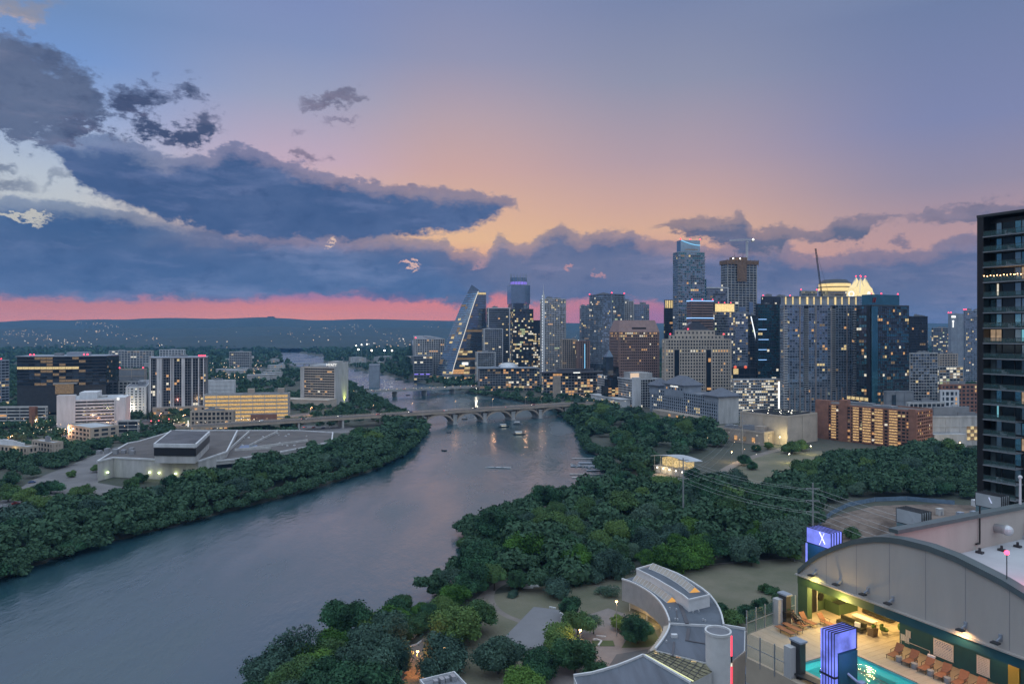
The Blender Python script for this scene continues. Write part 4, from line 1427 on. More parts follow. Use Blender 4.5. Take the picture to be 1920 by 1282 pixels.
# --- beige granite tower with pyramid roof
def beige():
 d = 930.0
 r, w, l, h = T('beige stone office tower with square windows and a low pyramid roof', 1242, 1247, 1371, 637, d, th=5, fh=4.1, bw=3.6, pier=1.5, span=1.7, wall='beige', lit=.07, mix=(5, 4, 1, 2, 0), dk=('win_dark',), seed=42, relief=.6, roofn=0, litfloors=(18,))
 b = MB()
 b.box(w * .09, w * .9, 3, l * .9, h, h + 6)
 b.box(w * .18, w * .78, 6, l * .85, h + 6, h + 12.5)
 b.each('upper_storey', M['beige'], r)
 for k in range(14):
  link('window', wmesh(1.9, 2.4, M['win_dark']), r, (w * .11 + k * w * .056, 2.95, h + 3.2))
 for k in range(10):
  link('window', wmesh(1.9, 2.6, M['win_dark']), r, (w * .205 + k * w * .06, 5.95, h + 9))
 z = h + 12.5
 b = MB()
 b.add([(w * .26, 9, z), (w * .72, 9, z), (w * .72, l * .8, z), (w * .26, l * .8, z), (w * .44, 20, z + 10.5), (w * .54, 20, z + 10.5), (w * .54, l * .55, z + 10.5), (w * .44, l * .55, z + 10.5)],
   [(0, 1, 5, 4), (1, 2, 6, 5), (2, 3, 7, 6), (3, 0, 4, 7), (4, 5, 6, 7)])
 b.build('pyramid_roof', M['slate'], r)
 for x in (.135, .615):
  g = MB(); g.box(w * x, w * (x + .075), -.95, -.4, 0, h * .86); g.build('dark_glass_bay', M['gl_black'], r)
  g = MB()
  for q in (-.012, .075):
   g.box(w * (x + q), w * (x + q + .012), -1.15, -.4, 0, h * .9)
  g.each('bay_pier', M['beige'], r)
 for k, (x, z) in enumerate(((.65, h * .72), (.65, h * .70), (.63, h * .3), (.655, h * .3))):
  link('window', wmesh(3.4, 3, M['l_warm']), r, (w * x + 1.5, -1.0, z))
 beacons(r, [(w * .09, 3.2, h + 6), (w * .37, 6.2, h + 12.5), (w * .9, 3.2, h + 6)], .9)
beige()
# --- large grey residential tower with lit crown pillars
def greyres():
 d = 860.0
 r, w, l, h = T('large grey apartment tower with glowing pillars along its top', 1463, 1470, 1607, 572, d, th=5, fh=3.2, bw=3.4, pier=.42, span=.55, wall='bluegrey', lit=.07, mix=(5, 3, 1, 4, 0), dk=('gl_grey', 'gl_blue', 'gl_dark', 'gl_grey'), seed=43, name='residential_tower', core='gl_grey', roofn=0, relief=.4)
 b = MB(); b.box(.5, w - .5, 1.2, l - .5, h, h + 10); b.box(-.3, w + .3, -.3, l + .3, h + 10, h + 10.9); b.build('crown', M['bluegrey'], r)
 for k in range(11):
  x = w * (.02 + .096 * k)
  ww = 1.9 if k in (3, 7) else 1.0
  block(r, 'crown_pillar', 'gold' if k else 'gold', x, x + ww, -.2, .5, h + .4, h + 9.8)
 for xs in ((.27, .33), (.64, .70)):
  block(r, 'dark_balcony_slot', 'gl_black', w * xs[0], w * xs[1], -.62, -.1, 30, h - .4)
  b = MB()
  for k in range(40):
   b.box(w * xs[0], w * xs[1], -1.1, -.62, 31 + k * (h - 34) / 40, 31.8 + k * (h - 34) / 40)
  b.each('balcony', M['pale'], r)
 b = MB()
 for k in range(15):
  b.box(w * (k / 14) - .8, w * (k / 14) + .8, -.9, -.45, 0, 34 if k % 3 else h - 1)
 b.each('stone_pier', mat('brown_pier', (.27, .23, .22), .8, var=.15, vs=.1), r)
 b = MB()
 for k in range(42):
  b.box(w - 5.5, w + 1.2, -1.3, -.5, 4 + k * (h - 8) / 42, 5.3 + k * (h - 8) / 42)
  b.box(-1.2, 4.5, -1.3, -.5, 4 + k * (h - 8) / 42, 5.3 + k * (h - 8) / 42)
 b.each('balcony', M['pale'], r)
greyres()
# --- dark hotel tower right
def darkhotel():
 d = 820.0
 r, w, l, h = T('dark glass hotel tower with a teal top block and warm lit podium', 1606, 1635, 1704, 573, d, th=24, fh=3.5, bw=3.3, pier=.25, span=.7, wall='dark', lit=.17, mix=(3, 5, 2, 3, 0), dk=('gl_dark', 'gl_teal', 'gl_black'), seed=44, name='hotel_tower', core='gl_black', roofn=0, vy=2)
 b = MB(); b.box(1, w * .78, 2, l * .7, h - .4, h + 13); b.build('top_block', M['gl_teal'], r)
 b = MB(); b.box(-1, 8, -1.1, -.35, 10, h - 1); b.build('teal_corner_bay', M['gl_teal'], r)
 b = MB(); b.box(-1.4, -.4, 1, l * .3, 0, h); b.build('dark_fin', M['black'], r)
 b = MB()
 for k in range(7):
  b.box(1.0 + k * 3.3, 3.7 + k * 3.3, -1.5, -1.1, 6, 12)
 b.each('lit_lobby_bay', M['l_yel'], r)
 b = MB()
 for k in range(5):
  b.box(-1.9, -1.45, 4 + k * 6, 8.6 + k * 6, 22, 25.5)
 b.each('lit_terrace_bay', M['l_yel'], r)
 beacons(r, [(2, 2.5, h + 13), (w * .3, 2.5, h + 13), (w * .75, 2.5, h + 13)], .8)
 lg = MB(); lg.bar((3.5, 1.7, h + 3.5), (5, 1.7, h + 9.5), 1.2, .6); lg.bar((6.5, 1.7, h + 3.5), (8, 1.7, h + 9.5), 1.2, .6); lg.bar((5, 1.7, h + 9), (6.6, 1.7, h + 4), 1.0, .5)
 lg.build('red_emblem', mat('red_emblem', (.25, .02, .03), .5), r)
 r, w, l, h = T('plain grey concrete box at the foot of the dark hotel tower', 1657, 1662, 1713, 735, 780, th=8, fh=8, bw=12, pier=.3, span=.4, wall='grey', lit=0, dk=('grey',), seed=45, name='plant_building', cat='building', core='grey', roofn=0, vx=0, vy=0)
 block(r, 'dark_glass_panel', 'gl_dark', w * .2, w * .34, -.6, -.36, 6, h - 3)
darkhotel()
# --- tower with the white-gold crown
def crowned():
 d = 1160.0
 r, w, l, h = T('office tower with a floodlit pointed white-gold crown', 1585, 1612, 1642, 556, d, th=42, fh=4, bw=4, pier=.4, span=.9, wall='bluegrey', lit=.1, dk=GLS, seed=46, core='gl_blue', roofn=0)
 z0 = h
 zt = hgt(518, d) - GZ
 c = Vector((w / 2, l / 2, 0))
 gm = emat('crown_floodlight', (1.0, .80, .40), 1.0, var=.3)
 b = MB()
 hw, hl = w * .46, l * .46
 for sx, sy in ((1, 1), (1, -1), (-1, 1), (-1, -1)):
  # four folded pyramids leaning to the middle, and lower side gables
  x0, x1 = c.x + sx * hw, c.x - sx * hw * .3
  y0, y1 = c.y + sy * hl, c.y - sy * hl * .3
  ap = (c.x + sx * hw * .30, c.y + sy * hl * .30, zt)
  b.add([(x0, y0, z0 + 6), (x1, y0 * .9 + c.y * .1, z0 + 6), (x1, y1, z0 + 10), (x0 * .9 + c.x * .1, y1, z0 + 6), ap], [(0, 1, 4), (1, 2, 4), (2, 3, 4), (3, 0, 4)])
  b.add([(x0, y0, z0 + 6), (x0, y0, z0), (x1, y0, z0), (x1, y0 * .9 + c.y * .1, z0 + 6), (x0, y1, z0), (x0 * .9 + c.x * .1, y1, z0 + 6)], [(0, 1, 2, 3), (0, 5, 4, 1)])
 for ang_ in range(4):
  a = ang_ * math.pi / 2
  ux, uy = math.cos(a), math.sin(a)
  vx, vy = -uy, ux
  p = lambda u, v, z: (c.x + ux * u * hw + vx * v * hw, c.y + uy * u * hl + vy * v * hl, z)
  b.add([p(1.22, -.8, z0), p(1.22, .8, z0), p(1.08, .6, z0 + 15), p(1.08, -.6, z0 + 15), p(.55, 0, z0 + 27)], [(0, 1, 2, 3), (3, 2, 4), (0, 3, 4), (1, 4, 2)])
 b.build('crown', gm, r)
 rb = MB()
 for sx, sy in ((1, 1), (1, -1), (-1, 1), (-1, -1)):
  ap = Vector((c.x + sx * hw * .34, c.y + sy * hl * .34, zt))
  for q in ((hw, hl), (hw * .08, hl * .92), (hw * .92, hl * .08)):
   rb.bar((c.x + sx * q[0], c.y + sy * q[1], z0 + 6), ap, .7)
 rb.each('crown_rib', M['silver'], r)
 for a in (-math.pi / 2, math.pi):
  m = MB()
  n = 20
  cx, cy = c.x + math.cos(a) * hw * 1.24, c.y + math.sin(a) * hl * 1.24
  tx, ty = -math.sin(a), math.cos(a)
  pts = [(cx + tx * 4 * math.cos(2 * math.pi * k / n), cy + ty * 4 * math.cos(2 * math.pi * k / n), z0 + 4.5 + 4 * math.sin(2 * math.pi * k / n)) for k in range(n)]
  for k in range(n):
   m.bar(pts[k], pts[(k + 1) % n], 1.3, 1.3)
  m.build('lit_clock_ring', M['sign_white'], r)
 beacons(r, [(c.x + sx * hw * .34, c.y + sy * hl * .34, zt + .5) for sx in (1, -1) for sy in (1, -1)], 1.1)
crowned()
# --- lit drum-topped tower behind, with its luffing crane
r, w, l, h = T('grey tower whose stepped round top glows yellow behind the grey apartment tower', 1535, 1539, 1592, 546, 1260, th=9, fh=4, bw=4, pier=.4, span=1, wall='bluegrey', lit=.05, dk=GLG, seed=47, core='gl_grey', roofn=0)
for k, (z0, z1, f) in enumerate(((1, 6, 1.0), (7.5, 13, .96))):
 b = MB(); b.lathe([(w * .5 * f, z0), (w * .5 * f, z1)], (w * .52, l * .4, h), 24); b.build('lit_drum', M['gold'], r)
b = MB(); b.lathe([(w * .52, 6), (w * .53, 7.5)], (w * .52, l * .4, h), 24); b.lathe([(w * .51, 13), (w * .36, 20), (w * .3, 20.5), (.3, 22)], (w * .52, l * .4, h), 24); b.build('drum_roof', M['dark'], r)
block(r, 'lit_sign', 'sign_white', w * .5, w * .78, -w * .12, -w * .1, h + 2, h + 6)
ca = thing('luffing_crane', 'thin dark crane with a steep raised jib beside the glowing round top', 'crane', (onray(1546, 545, 1240).x, 1240, 0))
b = MB()
zb_, zt_ = hgt(560, 1240), hgt(466, 1240)
for s in (-.9, .9):
 b.bar((s, -.6, zb_ - 30), (s - 15.5, -.6, zt_), .5); b.bar((s, .6, zb_ - 30), (s - 15.5, .6, zt_), .5)
for k in range(24):
 f = k / 24
 b.bar((-.9 - 15.5 * f, -.6, zb_ - 30 + (zt_ - zb_ + 30) * f), (.9 - 15.5 * (f + 1 / 24), -.6, zb_ - 30 + (zt_ - zb_ + 30) * (f + 1 / 24)), .3)
b.build('jib', M['dark'], ca)
b = MB(); b.bar((0, 0, zb_ - 60), (0, 0, zb_), 2.2); b.box(-1, 7, -1.5, 1.5, zb_ - 3, zb_ + 1.5); b.build('mast', M['dark'], ca)
b = MB(); b.bar((-15.5, 0, zt_), (6, 0, zb_ + 12), .25); b.bar((6, 0, zb_ + 12), (6, 0, zb_), .4); b.build('stay_cable', M['dark'], ca)
r, w, l, h = T('pale flat-topped tower peeping over the grey apartment tower', 1499, 1502, 1532, 546, 1300, th=9, fh=4, bw=4, pier=.6, span=1.2, wall='bluegrey', lit=.02, dk=GLG, seed=48, core='gl_grey', roofn=0, bc=2)
# --- right edge of downtown
T('black office block right of the dark hotel tower', 1702, 1706, 1739, 594, 1060, th=9, fh=3.8, bw=3.2, pier=.3, span=.9, wall='black', lit=.05, litfloors=(9, 17), mix=(1, 4, 1, 3, 0), dk=('gl_black', 'win_dark'), seed=49, core='gl_black')
T('pale grid-fronted block with lit corner rooms below the black office block', 1702, 1706, 1758, 663, 900, th=9, fh=3.6, bw=4, pier=.4, span=.8, wall='pale', lit=.16, mix=(4, 4, 1, 3, 0), dk=('gl_grey', 'win_dark'), seed=50, name='office_building', cat='office building', core='gl_dark')
T('far office block with rows of yellow-green lit floors', 1747, 1750, 1782, 615, 1640, th=9, fh=4.2, bw=4, pier=.2, span=1.4, wall='grey', lit=.4, mix=(1, 4, 3, 3, 2), dk=GLD, seed=51, core='gl_black')
r, w, l, h = T('windowless pale grey tower with a lit key-shaped sign', 1778, 1783, 1809, 589, 1420, th=9, fh=40, bw=14, pier=3, span=.5, wall='bluegrey', lit=0, dk=('bluegrey',), seed=52, core='bluegrey', roofn=1, bc=3, vx=0, vy=0)
b = MB(); b.box(.5, 9.5, -1.4, -.6, h - 7, h - 3); b.build('lit_sign', M['sign_white'], r)
b = MB(); b.ball((4, -1, h - 14), 2.0, 0, 10, 6); b.box(3.1, 4.9, -1.5, -.7, h - 26, h - 15); b.build('key_sign', M['sign_white'], r)
T('tall glass tower with scattered lights just left of the near black tower', 1807, 1811, 1840, 583, 1320, th=9, fh=3.6, bw=3.2, pier=.5, span=.9, wall='bluegrey', lit=.16, mix=(2, 4, 3, 3, 0), dk=GLG, seed=53, core='gl_dark', bc=3, name='residential_tower')
T('low brown block with small windows in front of the windowless tower', 1758, 1761, 1796, 664, 1120, th=9, fh=3.8, bw=4.5, pier=1.4, span=1.8, wall='tan', lit=.08, seed=54, name='office_building', cat='office building')
T('four-storey car deck with bright rows left of the near black tower', 1757, 1761, 1806, 688, 1000, th=7, fh=4, bw=5, pier=.5, span=1.3, wall='concrete', lit=.6, mix=(0, 1, 4, 3, 1), seed=55, name='parking_garage', cat='parking garage', roofn=0)
T('low brick row with a pale roof right of the grid-fronted block', 1760, 1764, 1834, 722, 860, th=5, fh=4.5, bw=5, pier=1.8, span=2, wall='brick', lit=.1, seed=56, name='low_building', cat='building', roof='roofwhite')
T('white gabled church-like hall among street trees', 1760, 1763, 1798, 733, 800, th=5, fh=6, bw=6, pier=2, span=2, wall='white', lit=.1, seed=57, name='low_building', cat='building', roof='roofwhite', roofn=0)
T('small white-roofed shop row with a bright shop window', 1700, 1704, 1772, 756, 700, th=5, fh=4.5, bw=4.5, pier=1, span=1.4, wall='pale', lit=.3, seed=58, name='low_building', cat='building', roof='roofwhite')
r, w, l, h = T('pale convention building with a tall lit glass entrance', 1742, 1748, 1850, 782, 640, th=4, fh=10, bw=14, pier=.6, span=1.0, wall='pale', lit=0, dk=('pale',), seed=59, name='convention_building', cat='building', roof='roofwhite', core='pale', vx=0, vy=0)
for i in range(5):
 for k in range(4):
  link('window', wmesh(3.0, 2.6, M[('l_yel', 'l_dim')[(i + k) % 2]]), r, (w * .66 + 3.4 * i, -.55, 6 + k * 3.2))
block(r, 'upper_hall', 'grey', w * .05, w * .7, l * .3, l * .9, h, h + 9)
block(r, 'roof_vent', 'roofwhite', w * .4, w * .5, l * .35, l * .85, h + 9, h + 11)
block(r, 'low_annex', 'pale', -4, w * .5, -9, -.5, 0, 11)
# --- white hotel with the square grid front
r, w, l, h = T('white hotel with a square window grid and a windowless corner slab', 1120, 1190, 1243, 712, 960, th=19, fh=3.4, bw=3.8, pier=.55, span=.6, wall='white', lit=.14, mix=(3, 4, 2, 3, 0), dk=('win_dark', 'win_dark'), seed=60, name='hotel', cat='hotel', roofn=2, roof='roofwhite', plant='pale', vy=3)
block(r, 'corner_slab', 'white', -1.2, 9, -1.4, 6, 0, h + 3)
block(r, 'penthouse', 'pale', w * .25, w * .85, l * .15, l * .5, h + .2, h + 8)
block(r, 'lit_sign', emat('amber_sign', (1, .72, .5), .8), w * .02, w * .3, l * .1, l * .12, h + 1.5, h + 8)
b = MB(); b.box(-16, -1.5, 10, l * .9, 0, 9); b.box(-17, -1.5, 9, l * .92, 9.6, 10.4); b.build('terrace', M['white'], r)
for k in range(8):
 link('window', wmesh(5, 2.2, M[('l_dim', 'l_green', 'l_dim', 'l_yel')[k % 4]]), r, (-16.1, 14 + k * 7.2, 5), (0, 0, -math.pi / 2))
# --- silver parking garage
r, w, l, h = T('silver parking garage of bright horizontal slats', 1371, 1376, 1463, 712, 880, th=4, fh=3.2, bw=2.6, pier=.22, span=1.3, wall='silver', lit=.75, mix=(0, 1, 5, 3, 0), dk=('win_dim',), seed=61, name='parking_garage', cat='parking garage', roofn=0, roof='roofgrey', relief=.6)
block(r, 'lit_stair_tower', 'sign_white', w - 3, w - 1, -1.0, -.65, 4, h - 2)
r, w, l, h = T('dark pavilion with red lanterns on the roof level behind the silver garage', 1370, 1374, 1438, 690, 960, th=4, fh=9, bw=8, pier=.5, span=1.4, wall='dark', lit=.5, mix=(6, 3, 0, 2, 0), seed=62, name='pavilion', cat='pavilion', roofn=0, roof='roofdark')
for x in (.06, .36):
 q = MB(); q.ball((w * x, -1.4, h + 1.5), 2.0, 0, 10, 6); q.build('red_lantern', M['red_in'], r)
# --- riverside hotel with three hipped roofs
def fourroofs():
 d = 790.0
 th = 21
 r, w, l, h = T('riverside hotel with three slate hipped roofs above grey walls', 1219, 1347, 1384, 745, d, th=th, fh=3.5, bw=4.1, pier=1.5, span=1.1, wall='bluegrey', lit=.14, mix=(3, 4, 3, 1, 0), dk=('win_dark', 'gl_dark'), seed=63, name='riverside_hotel', cat='hotel', roofn=0, vx=0, vy=3, relief=.5)
 wl = MB(); wl.box(-.3, w + .3, -.65, -.1, 0, h + .4); wl.each('blank_end_wall', M['pale'], r)
 def hip(y0, y1, x0, x1, z, hh, o=2.5):
  a = MB(); a.box(x0, x1, y0, y1, h - 6, z); a.build('raised_storey', M['bluegrey'], r)
  b = MB()
  X0, X1, Y0, Y1 = x0 - o, x1 + o, y0 - o, y1 + o
  m = min(X1 - X0, Y1 - Y0) / 2 * .96
  b.box(X0, X1, Y0, Y1, z, z + .9)
  b.add([(X0, Y0, z + .9), (X1, Y0, z + .9), (X1, Y1, z + .9), (X0, Y1, z + .9), (X0 + m, Y0 + m, z + hh), (X1 - m, Y0 + m, z + hh), (X1 - m, Y1 - m, z + hh), (X0 + m, Y1 - m, z + hh)],
    [(0, 1, 5, 4), (1, 2, 6, 5), (2, 3, 7, 6), (3, 0, 4, 7), (4, 5, 6, 7)])
  b.build('hipped_roof', M['slate'], r)
 hip(-.3, 24, -.55, w, h + .4, 9)
 hip(l * .46, l * .75, -1.0, w * .9, h + 8, 11)
 hip(l * .86, l + .5, -1.0, w * .7, h + 4, 9)
 text('FOUR SEASONS', r, M['sign_white'], 2.3, (-1.2, l * .6, h + 6.2), (math.pi / 2, 0, -math.pi / 2), 'lit_lettering', .1)
 for k in range(6):
  for i in range(3):
   link('window', wmesh(2.2, 2.2, M[('win_dark', 'win_dark', 'l_warm')[(k + i) % 3]]), r, (-1.08, l * (.49 + .045 * k), h + 3.6 - 3.3 * 0 - .0 + (i - 1) * .0), (0, 0, -math.pi / 2)) if i == 0 else None
 b = MB(); b.box(-14, -1, 4, l * .8, 0, 5.5); b.build('terrace', M['tan'], r)
 b = MB()
 for k in range(5):
  b.box(-14.5, -14.1, 8 + k * 16, 12 + k * 16, 1.2, 3.4)
 b.each('terrace_light', M['l_warm'], r)
fourroofs()
# --- convention roof with garden lights, and the beige hall before it
r, w, l, h = T('wide beige events hall with rows of lights along its roof terrace', 1388, 1476, 1532, 782, 640, th=36, fh=20, bw=30, pier=1, span=.8, wall='beige', lit=0, dk=('beige',), seed=64, name='events_hall', cat='hall', core='beige', roofn=0, roof='roofdark', vx=0, vy=0)
for k in range(30):
 q = MB(); q.ball((3 + rnd.random() * (w - 6), 3 + rnd.random() * (l - 6), h + 1.6), .26, 0, 6, 4); q.build('roof_lamp', M['l_green'] if k % 3 else M['lamp_white'], r)
b = MB()
for k in range(5):
 b.box(2, w - 2, 6 + k * l / 5.4, 7.4 + k * l / 5.4, h + .2, h + 1.6)
b.each('roof_planter', M['dark'], r)
r, w, l, h = T('low beige building with an amber lit side facing the riverside trees', 1344, 1432, 1458, 812, 640, th=40, fh=9, bw=9, pier=.8, span=1.6, wall='tan', lit=.0, dk=('tan',), seed=65, name='low_building', cat='building', core='tan', roofn=2, roof='rooftan', vx=0, vy=0)
for k in range(6):
 link('window', wmesh(3.0, 4.0, M[('l_warm', 'l_dim')[k % 2]]), r, (-.5, 10 + k * 9, 4), (0, 0, -math.pi / 2))
block(r, 'stair_head', 'tan', w * .5, w * .8, 6, 16, h, h + 4)
# --- brick apartment slab
def brickslab():
 d = 615.0
 r, w, l, h = T('long red brick apartment slab with fourteen rows of amber balconies', 1531, 1716, 1747, 772, d, th=37, fh=3.05, bw=3.7, pier=.9, span=1.15, wall='brick', lit=.42, mix=(6, 4, 1, 3, 0), dk=('win_dark',), seed=66, name='apartment_slab', cat='apartment block', roofn=2, roof='rooftan', vx=1, vy=3, relief=.8)
 blk = MB(); blk.box(-1.4, 3, l * .86, l + .4, 0, h + 4); blk.box(-1.5, 5, l * .66, l * .74, 0, h + 5.5); blk.box(-1.3, 3, -.3, 5, 0, h + 2)
 blk.each('stair_tower', M['brick'], r)
 for y0, y1 in ((.16, .24), (.30, .38), (.42, .50), (.54, .60), (.78, .83)):
  b = MB(); b.box(-1.0, -.85, l * y0, l * y1, 1, h - .4)
  b.build('lit_gallery', emat('gallery_light', (1, .62, .26), .62, var=.6), r)
  b = MB()
  for k in range(13):
   b.box(-1.75, -.98, l * y0 - .3, l * y1 + .3, 1 + k * h / 13.3, 2.1 + k * h / 13.3)
  b.each('balcony', M['brick'], r)
brickslab()
# ------------------------------------------------------------------ south bank buildings
# --- dark glass office with the bright floor
def darkoffice():
 d = 870.0
 P, t, w, l = frame(25, 28, 196, d, 12)
 root = thing('glass_office_block', 'dark glass office block with a bowed front and one bright yellow floor', 'office building', (P.x, P.y, GZ), t)
 ALLB.append(root)
 H = hgt(669, d) - GZ
 n = 9
 fh = H * .5 / n
 zb = H * .5
 wl = MB()
 wl.box(0, w, 6, 55, 0, H - .5, 1)
 pr = [(w * k / 14, 5.6 - 8.5 * math.sin(math.pi * k / 14)) for k in range(15)]
 gl = MB()
 rg = random.Random(8)
 mats = [M['gl_black'], M['l_yel'], M['l_dim'], M['win_dim'], M['gl_dark'], M['l_white']]
 cand = []
 for j in range(n):
  for k in range(14):
   (xa, ya), (xb, yb) = pr[k], pr[k + 1]
   m = 0
   z0, z1 = zb + j * fh + .5, zb + (j + 1) * fh - .5
   if j == 5 and k < 10:
    m = 1
   elif 2 < k < 11 and rg.random() < (.62 if j > 5 else .5):
    m = rg.choice((2, 2, 3, 3))
   else:
    m = rg.choice((0, 0, 4))
   cx, cy, a = (xa + xb) / 2, (ya + yb) / 2, math.atan2(yb - ya, xb - xa)
   ln = math.hypot(xb - xa, yb - ya)
   cand.append((m not in (1, 2, 5), cx, cy - .35, (z0 + z1) / 2, a, ln * .96, z1 - z0, mats[m]))
 cand.sort(key=lambda c: c[0])
 for c in cand[:100]:
  link('window', wmesh(c[5], c[6], c[7]), root, (c[1], c[2], c[3]), (0, 0, c[4]))
 mb = MB()
 for c in cand[100:]:
  ca, sa = math.cos(c[4]), math.sin(c[4])
  mb.M = Matrix(((ca, -sa, 0, c[1]), (sa, ca, 0, c[2]), (0, 0, 1, c[3]), (0, 0, 0, 1)))
  mb.box(-c[5] / 2, c[5] / 2, -.04, .04, -c[6] / 2, c[6] / 2)
 mb.M = None
 mb.build('window', M['gl_black'], root)['kind'] = 'stuff'
 sl = MB()
 front = [(x, y) for x, y in pr] + [(w, 20), (0, 20)]
 for j in range(n + 1):
  sl.prism([(x, y - .6) for x, y in pr] + [(w, 20 + .01 * j), (0, 20 + .01 * j)], zb + j * fh - .45, zb + j * fh + .45)
 sl.each('floor_slab', M['dark'], root)
 wl.prism(front, 3.0, zb - .6, 0)
 wl.build('wall', [M['dark'], M['gl_black']], root)
 rf = MB(); rf.prism([(x, y - 1.5) for x, y in pr] + [(w + 1, 56), (-1, 56)], H, H + .9); rf.build('roof', M['bluegrey'], root)
 block(root, 'rooftop_plant', 'bluegrey', w * .52, w * .75, 14, 30, H + .9, H + 5)
 block(root, 'rooftop_plant', 'grey', w * .38, w * .46, 14, 24, H + .9, H + 4)
 e = MB(); e.box(w * .46, w * .66, -4.6, -2.6, zb - 10, zb + 2); e.each('lit_lobby_bay', M['l_dim'], root)
 block(root, 'lobby_canopy', 'pale', w * .44, w * .70, -5.2, -2, zb + 2.3, zb + 3.4)
 for z in range(5):
  for k in range(3):
   link('window', wmesh(4, 2.6, M[('l_dim', 'win_dim', 'gl_dark')[(z + k) % 3]]), root, (w + .05, 12 + k * 7, zb + 4 + z * 6), (0, 0, math.pi / 2))
 beacons(root, [(w * .16, 2, H + .9), (w * .2, 2, H + .9), (w * .76, 2, H + .9), (w * .80, 2, H + .9)], 1.0)
darkoffice()
# --- banded white office
r, w, l, h = T('white office block of horizontal concrete bands with a solid stair core', 83, 110, 215, 752, 735, th=20, fh=3.5, bw=30, pier=.3, span=1.7, wall='white', lit=.0, dk=('win_dark',), seed=70, name='banded_office', cat='office building', roofn=1, roof='roofwhite', plant='pale', vx=2, vy=1, relief=.6)
block(r, 'stair_core', 'white', -1.5, 15, -1.5, 5, 0, h + 6)
block(r, 'end_wall', 'white', w, w + 10, 1, l * .6, 0, h + 2)
block(r, 'plant_room', 'white', w * .3, w * .62, l * .3, l * .8, h + .2, h + 7)
for k in range(24):
 link('window', wmesh(1.8, 1.2, M[rnd.choice(('l_yel', 'l_white', 'l_dim'))]), r, (18 + rnd.random() * (w - 20), -.16, 3.5 * rnd.choice((4, 5, 6)) + 1.75 - 0))
block(r, 'lit_sign', 'sign_white', w + 2, w + 4.2, .4, .8, h - .5, h + 1.8)
# --- parking structure and red brick stair tower at the far left
r, w, l, h = T('low pale parking structure behind trees at the left edge', -40, -36, 86, 764, 790, th=4, fh=3.4, bw=14, pier=.5, span=1.5, wall='pale', lit=.1, dk=('win_dark',), seed=71, name='parking_garage', cat='parking garage', roofn=0, vx=1, vy=0)
r, w, l, h = T('red brick stair tower beside the pale parking structure', 53, 55, 68, 764, 755, th=4, fh=4, bw=9, pier=3.2, span=2.4, wall='brick', lit=.0, seed=72, name='stair_tower', cat='tower', roofn=0, core='brick')
# --- mid-rise beige apartments
r, w, l, h = T('cream mid-rise apartments with small windows between the dark office and the finned tower', 216, 236, 274, 727, 880, th=24, fh=3.2, bw=4.2, pier=2.2, span=1.5, wall='white', lit=.14, dk=('win_dark',), seed=73, name='apartment_block', cat='apartment block', roofn=1)
r, w, l, h = T('brown windowless block behind the cream apartments', 192, 196, 272, 693, 1020, th=6, fh=10, bw=20, pier=.5, span=.8, wall='tan', lit=0, dk=('tan',), seed=74, name='plant_building', cat='building', core='grey', roofn=1, vx=0, vy=0)
beacons(r, [(20, .5, h + 1), (52, .5, h + 1)], 1.0)
r, w, l, h = T('pale flat-roofed building behind the white banded office', 196, 200, 270, 716, 940, th=6, fh=4, bw=5, pier=1.5, span=1.6, wall='pale', lit=.2, seed=75, name='low_building', cat='building', roof='roofwhite')
# --- finned apartment tower
def finned():
 d = 880.0
 r, w, l, h = T('apartment tower of tall pale fins and dark balcony slots on a lit podium', 272, 281, 386, 673, d, th=20, fh=3.2, bw=3.0, pier=.4, span=.4, wall='grey', lit=.14, mix=(5, 3, 3, 3, 0), dk=('win_dark', 'gl_black'), seed=76, name='apartment_tower', roofn=2, relief=.5, vy=1)
 b = MB()
 for x in (0, .12, .17, .2, .36, .40, .56, .60, .74, .86, .95):
  ww = w * (.045 if x in (.12, .17, .56) else .02)
  b.box(w * x, w * x + ww, -1.5, -.5, 4, h + .9)
 b.each('fin', M['white'], r)
 b = MB(); b.box(-1.2, -.4, .5, l, 2, h); b.build('side_wall', M['white'], r)
 b = MB(); b.box(w * .06, w + 2, -9, -1.6, 0, 9); b.build('podium', M['tan'], r)
 for k in range(14):
  link('window', wmesh(3.2, 2.4, M[rnd.choice(('l_warm', 'l_yel', 'win_dark', 'l_dim'))]), r, (w * .1 + k * w * .066, -9.06, 2.4 + 3.4 * (k % 2)))
 b = MB(); b.box(-1.5, w + 1.2, -2, l + 1, h + .95, h + 1.9); b.build('roof_slab', M['bluegrey'], r)
 beacons(r, [(w * (.88 + .035 * k), -1.5, h + 1.9) for k in range(4)], 1.0)
finned()
# --- amber parking garage
def ambergarage():
 r, w, l, h = T('open parking garage with glowing amber decks behind the shopfronts', 377, 383, 541, 741, 800, th=12, fh=4.2, bw=13, pier=.6, span=1.5, wall='concrete', lit=0, dk=('win_dim',), seed=77, name='parking_garage', cat='parking garage', roofn=0, vx=0, vy=0, relief=.5, core='concrete', edge=.4)
 nf = round(h / 4.2)
 f = h / nf
 gm = emat('amber_deck_light', (1.0, .62, .22), .60, var=.5)
 for j in range(nf):
  b = MB(); b.box(.6, w - .6, -.1, .2, j * f + .8, (j + 1) * f - .8); b.build('lit_deck', gm, r)
  b = MB(); b.box(-.1, .2, .6, l - .6, j * f + .8, (j + 1) * f - .8); b.build('lit_deck', gm, r)
 for x in (.5, .86):
  block(r, 'stair_head', 'tan', w * x, w * x + 7, 6, 12, h + .15, h + 6)
 block(r, 'brick_base', 'brick', w * .55, w * .86, -4, -.6, 0, 8)
ambergarage()
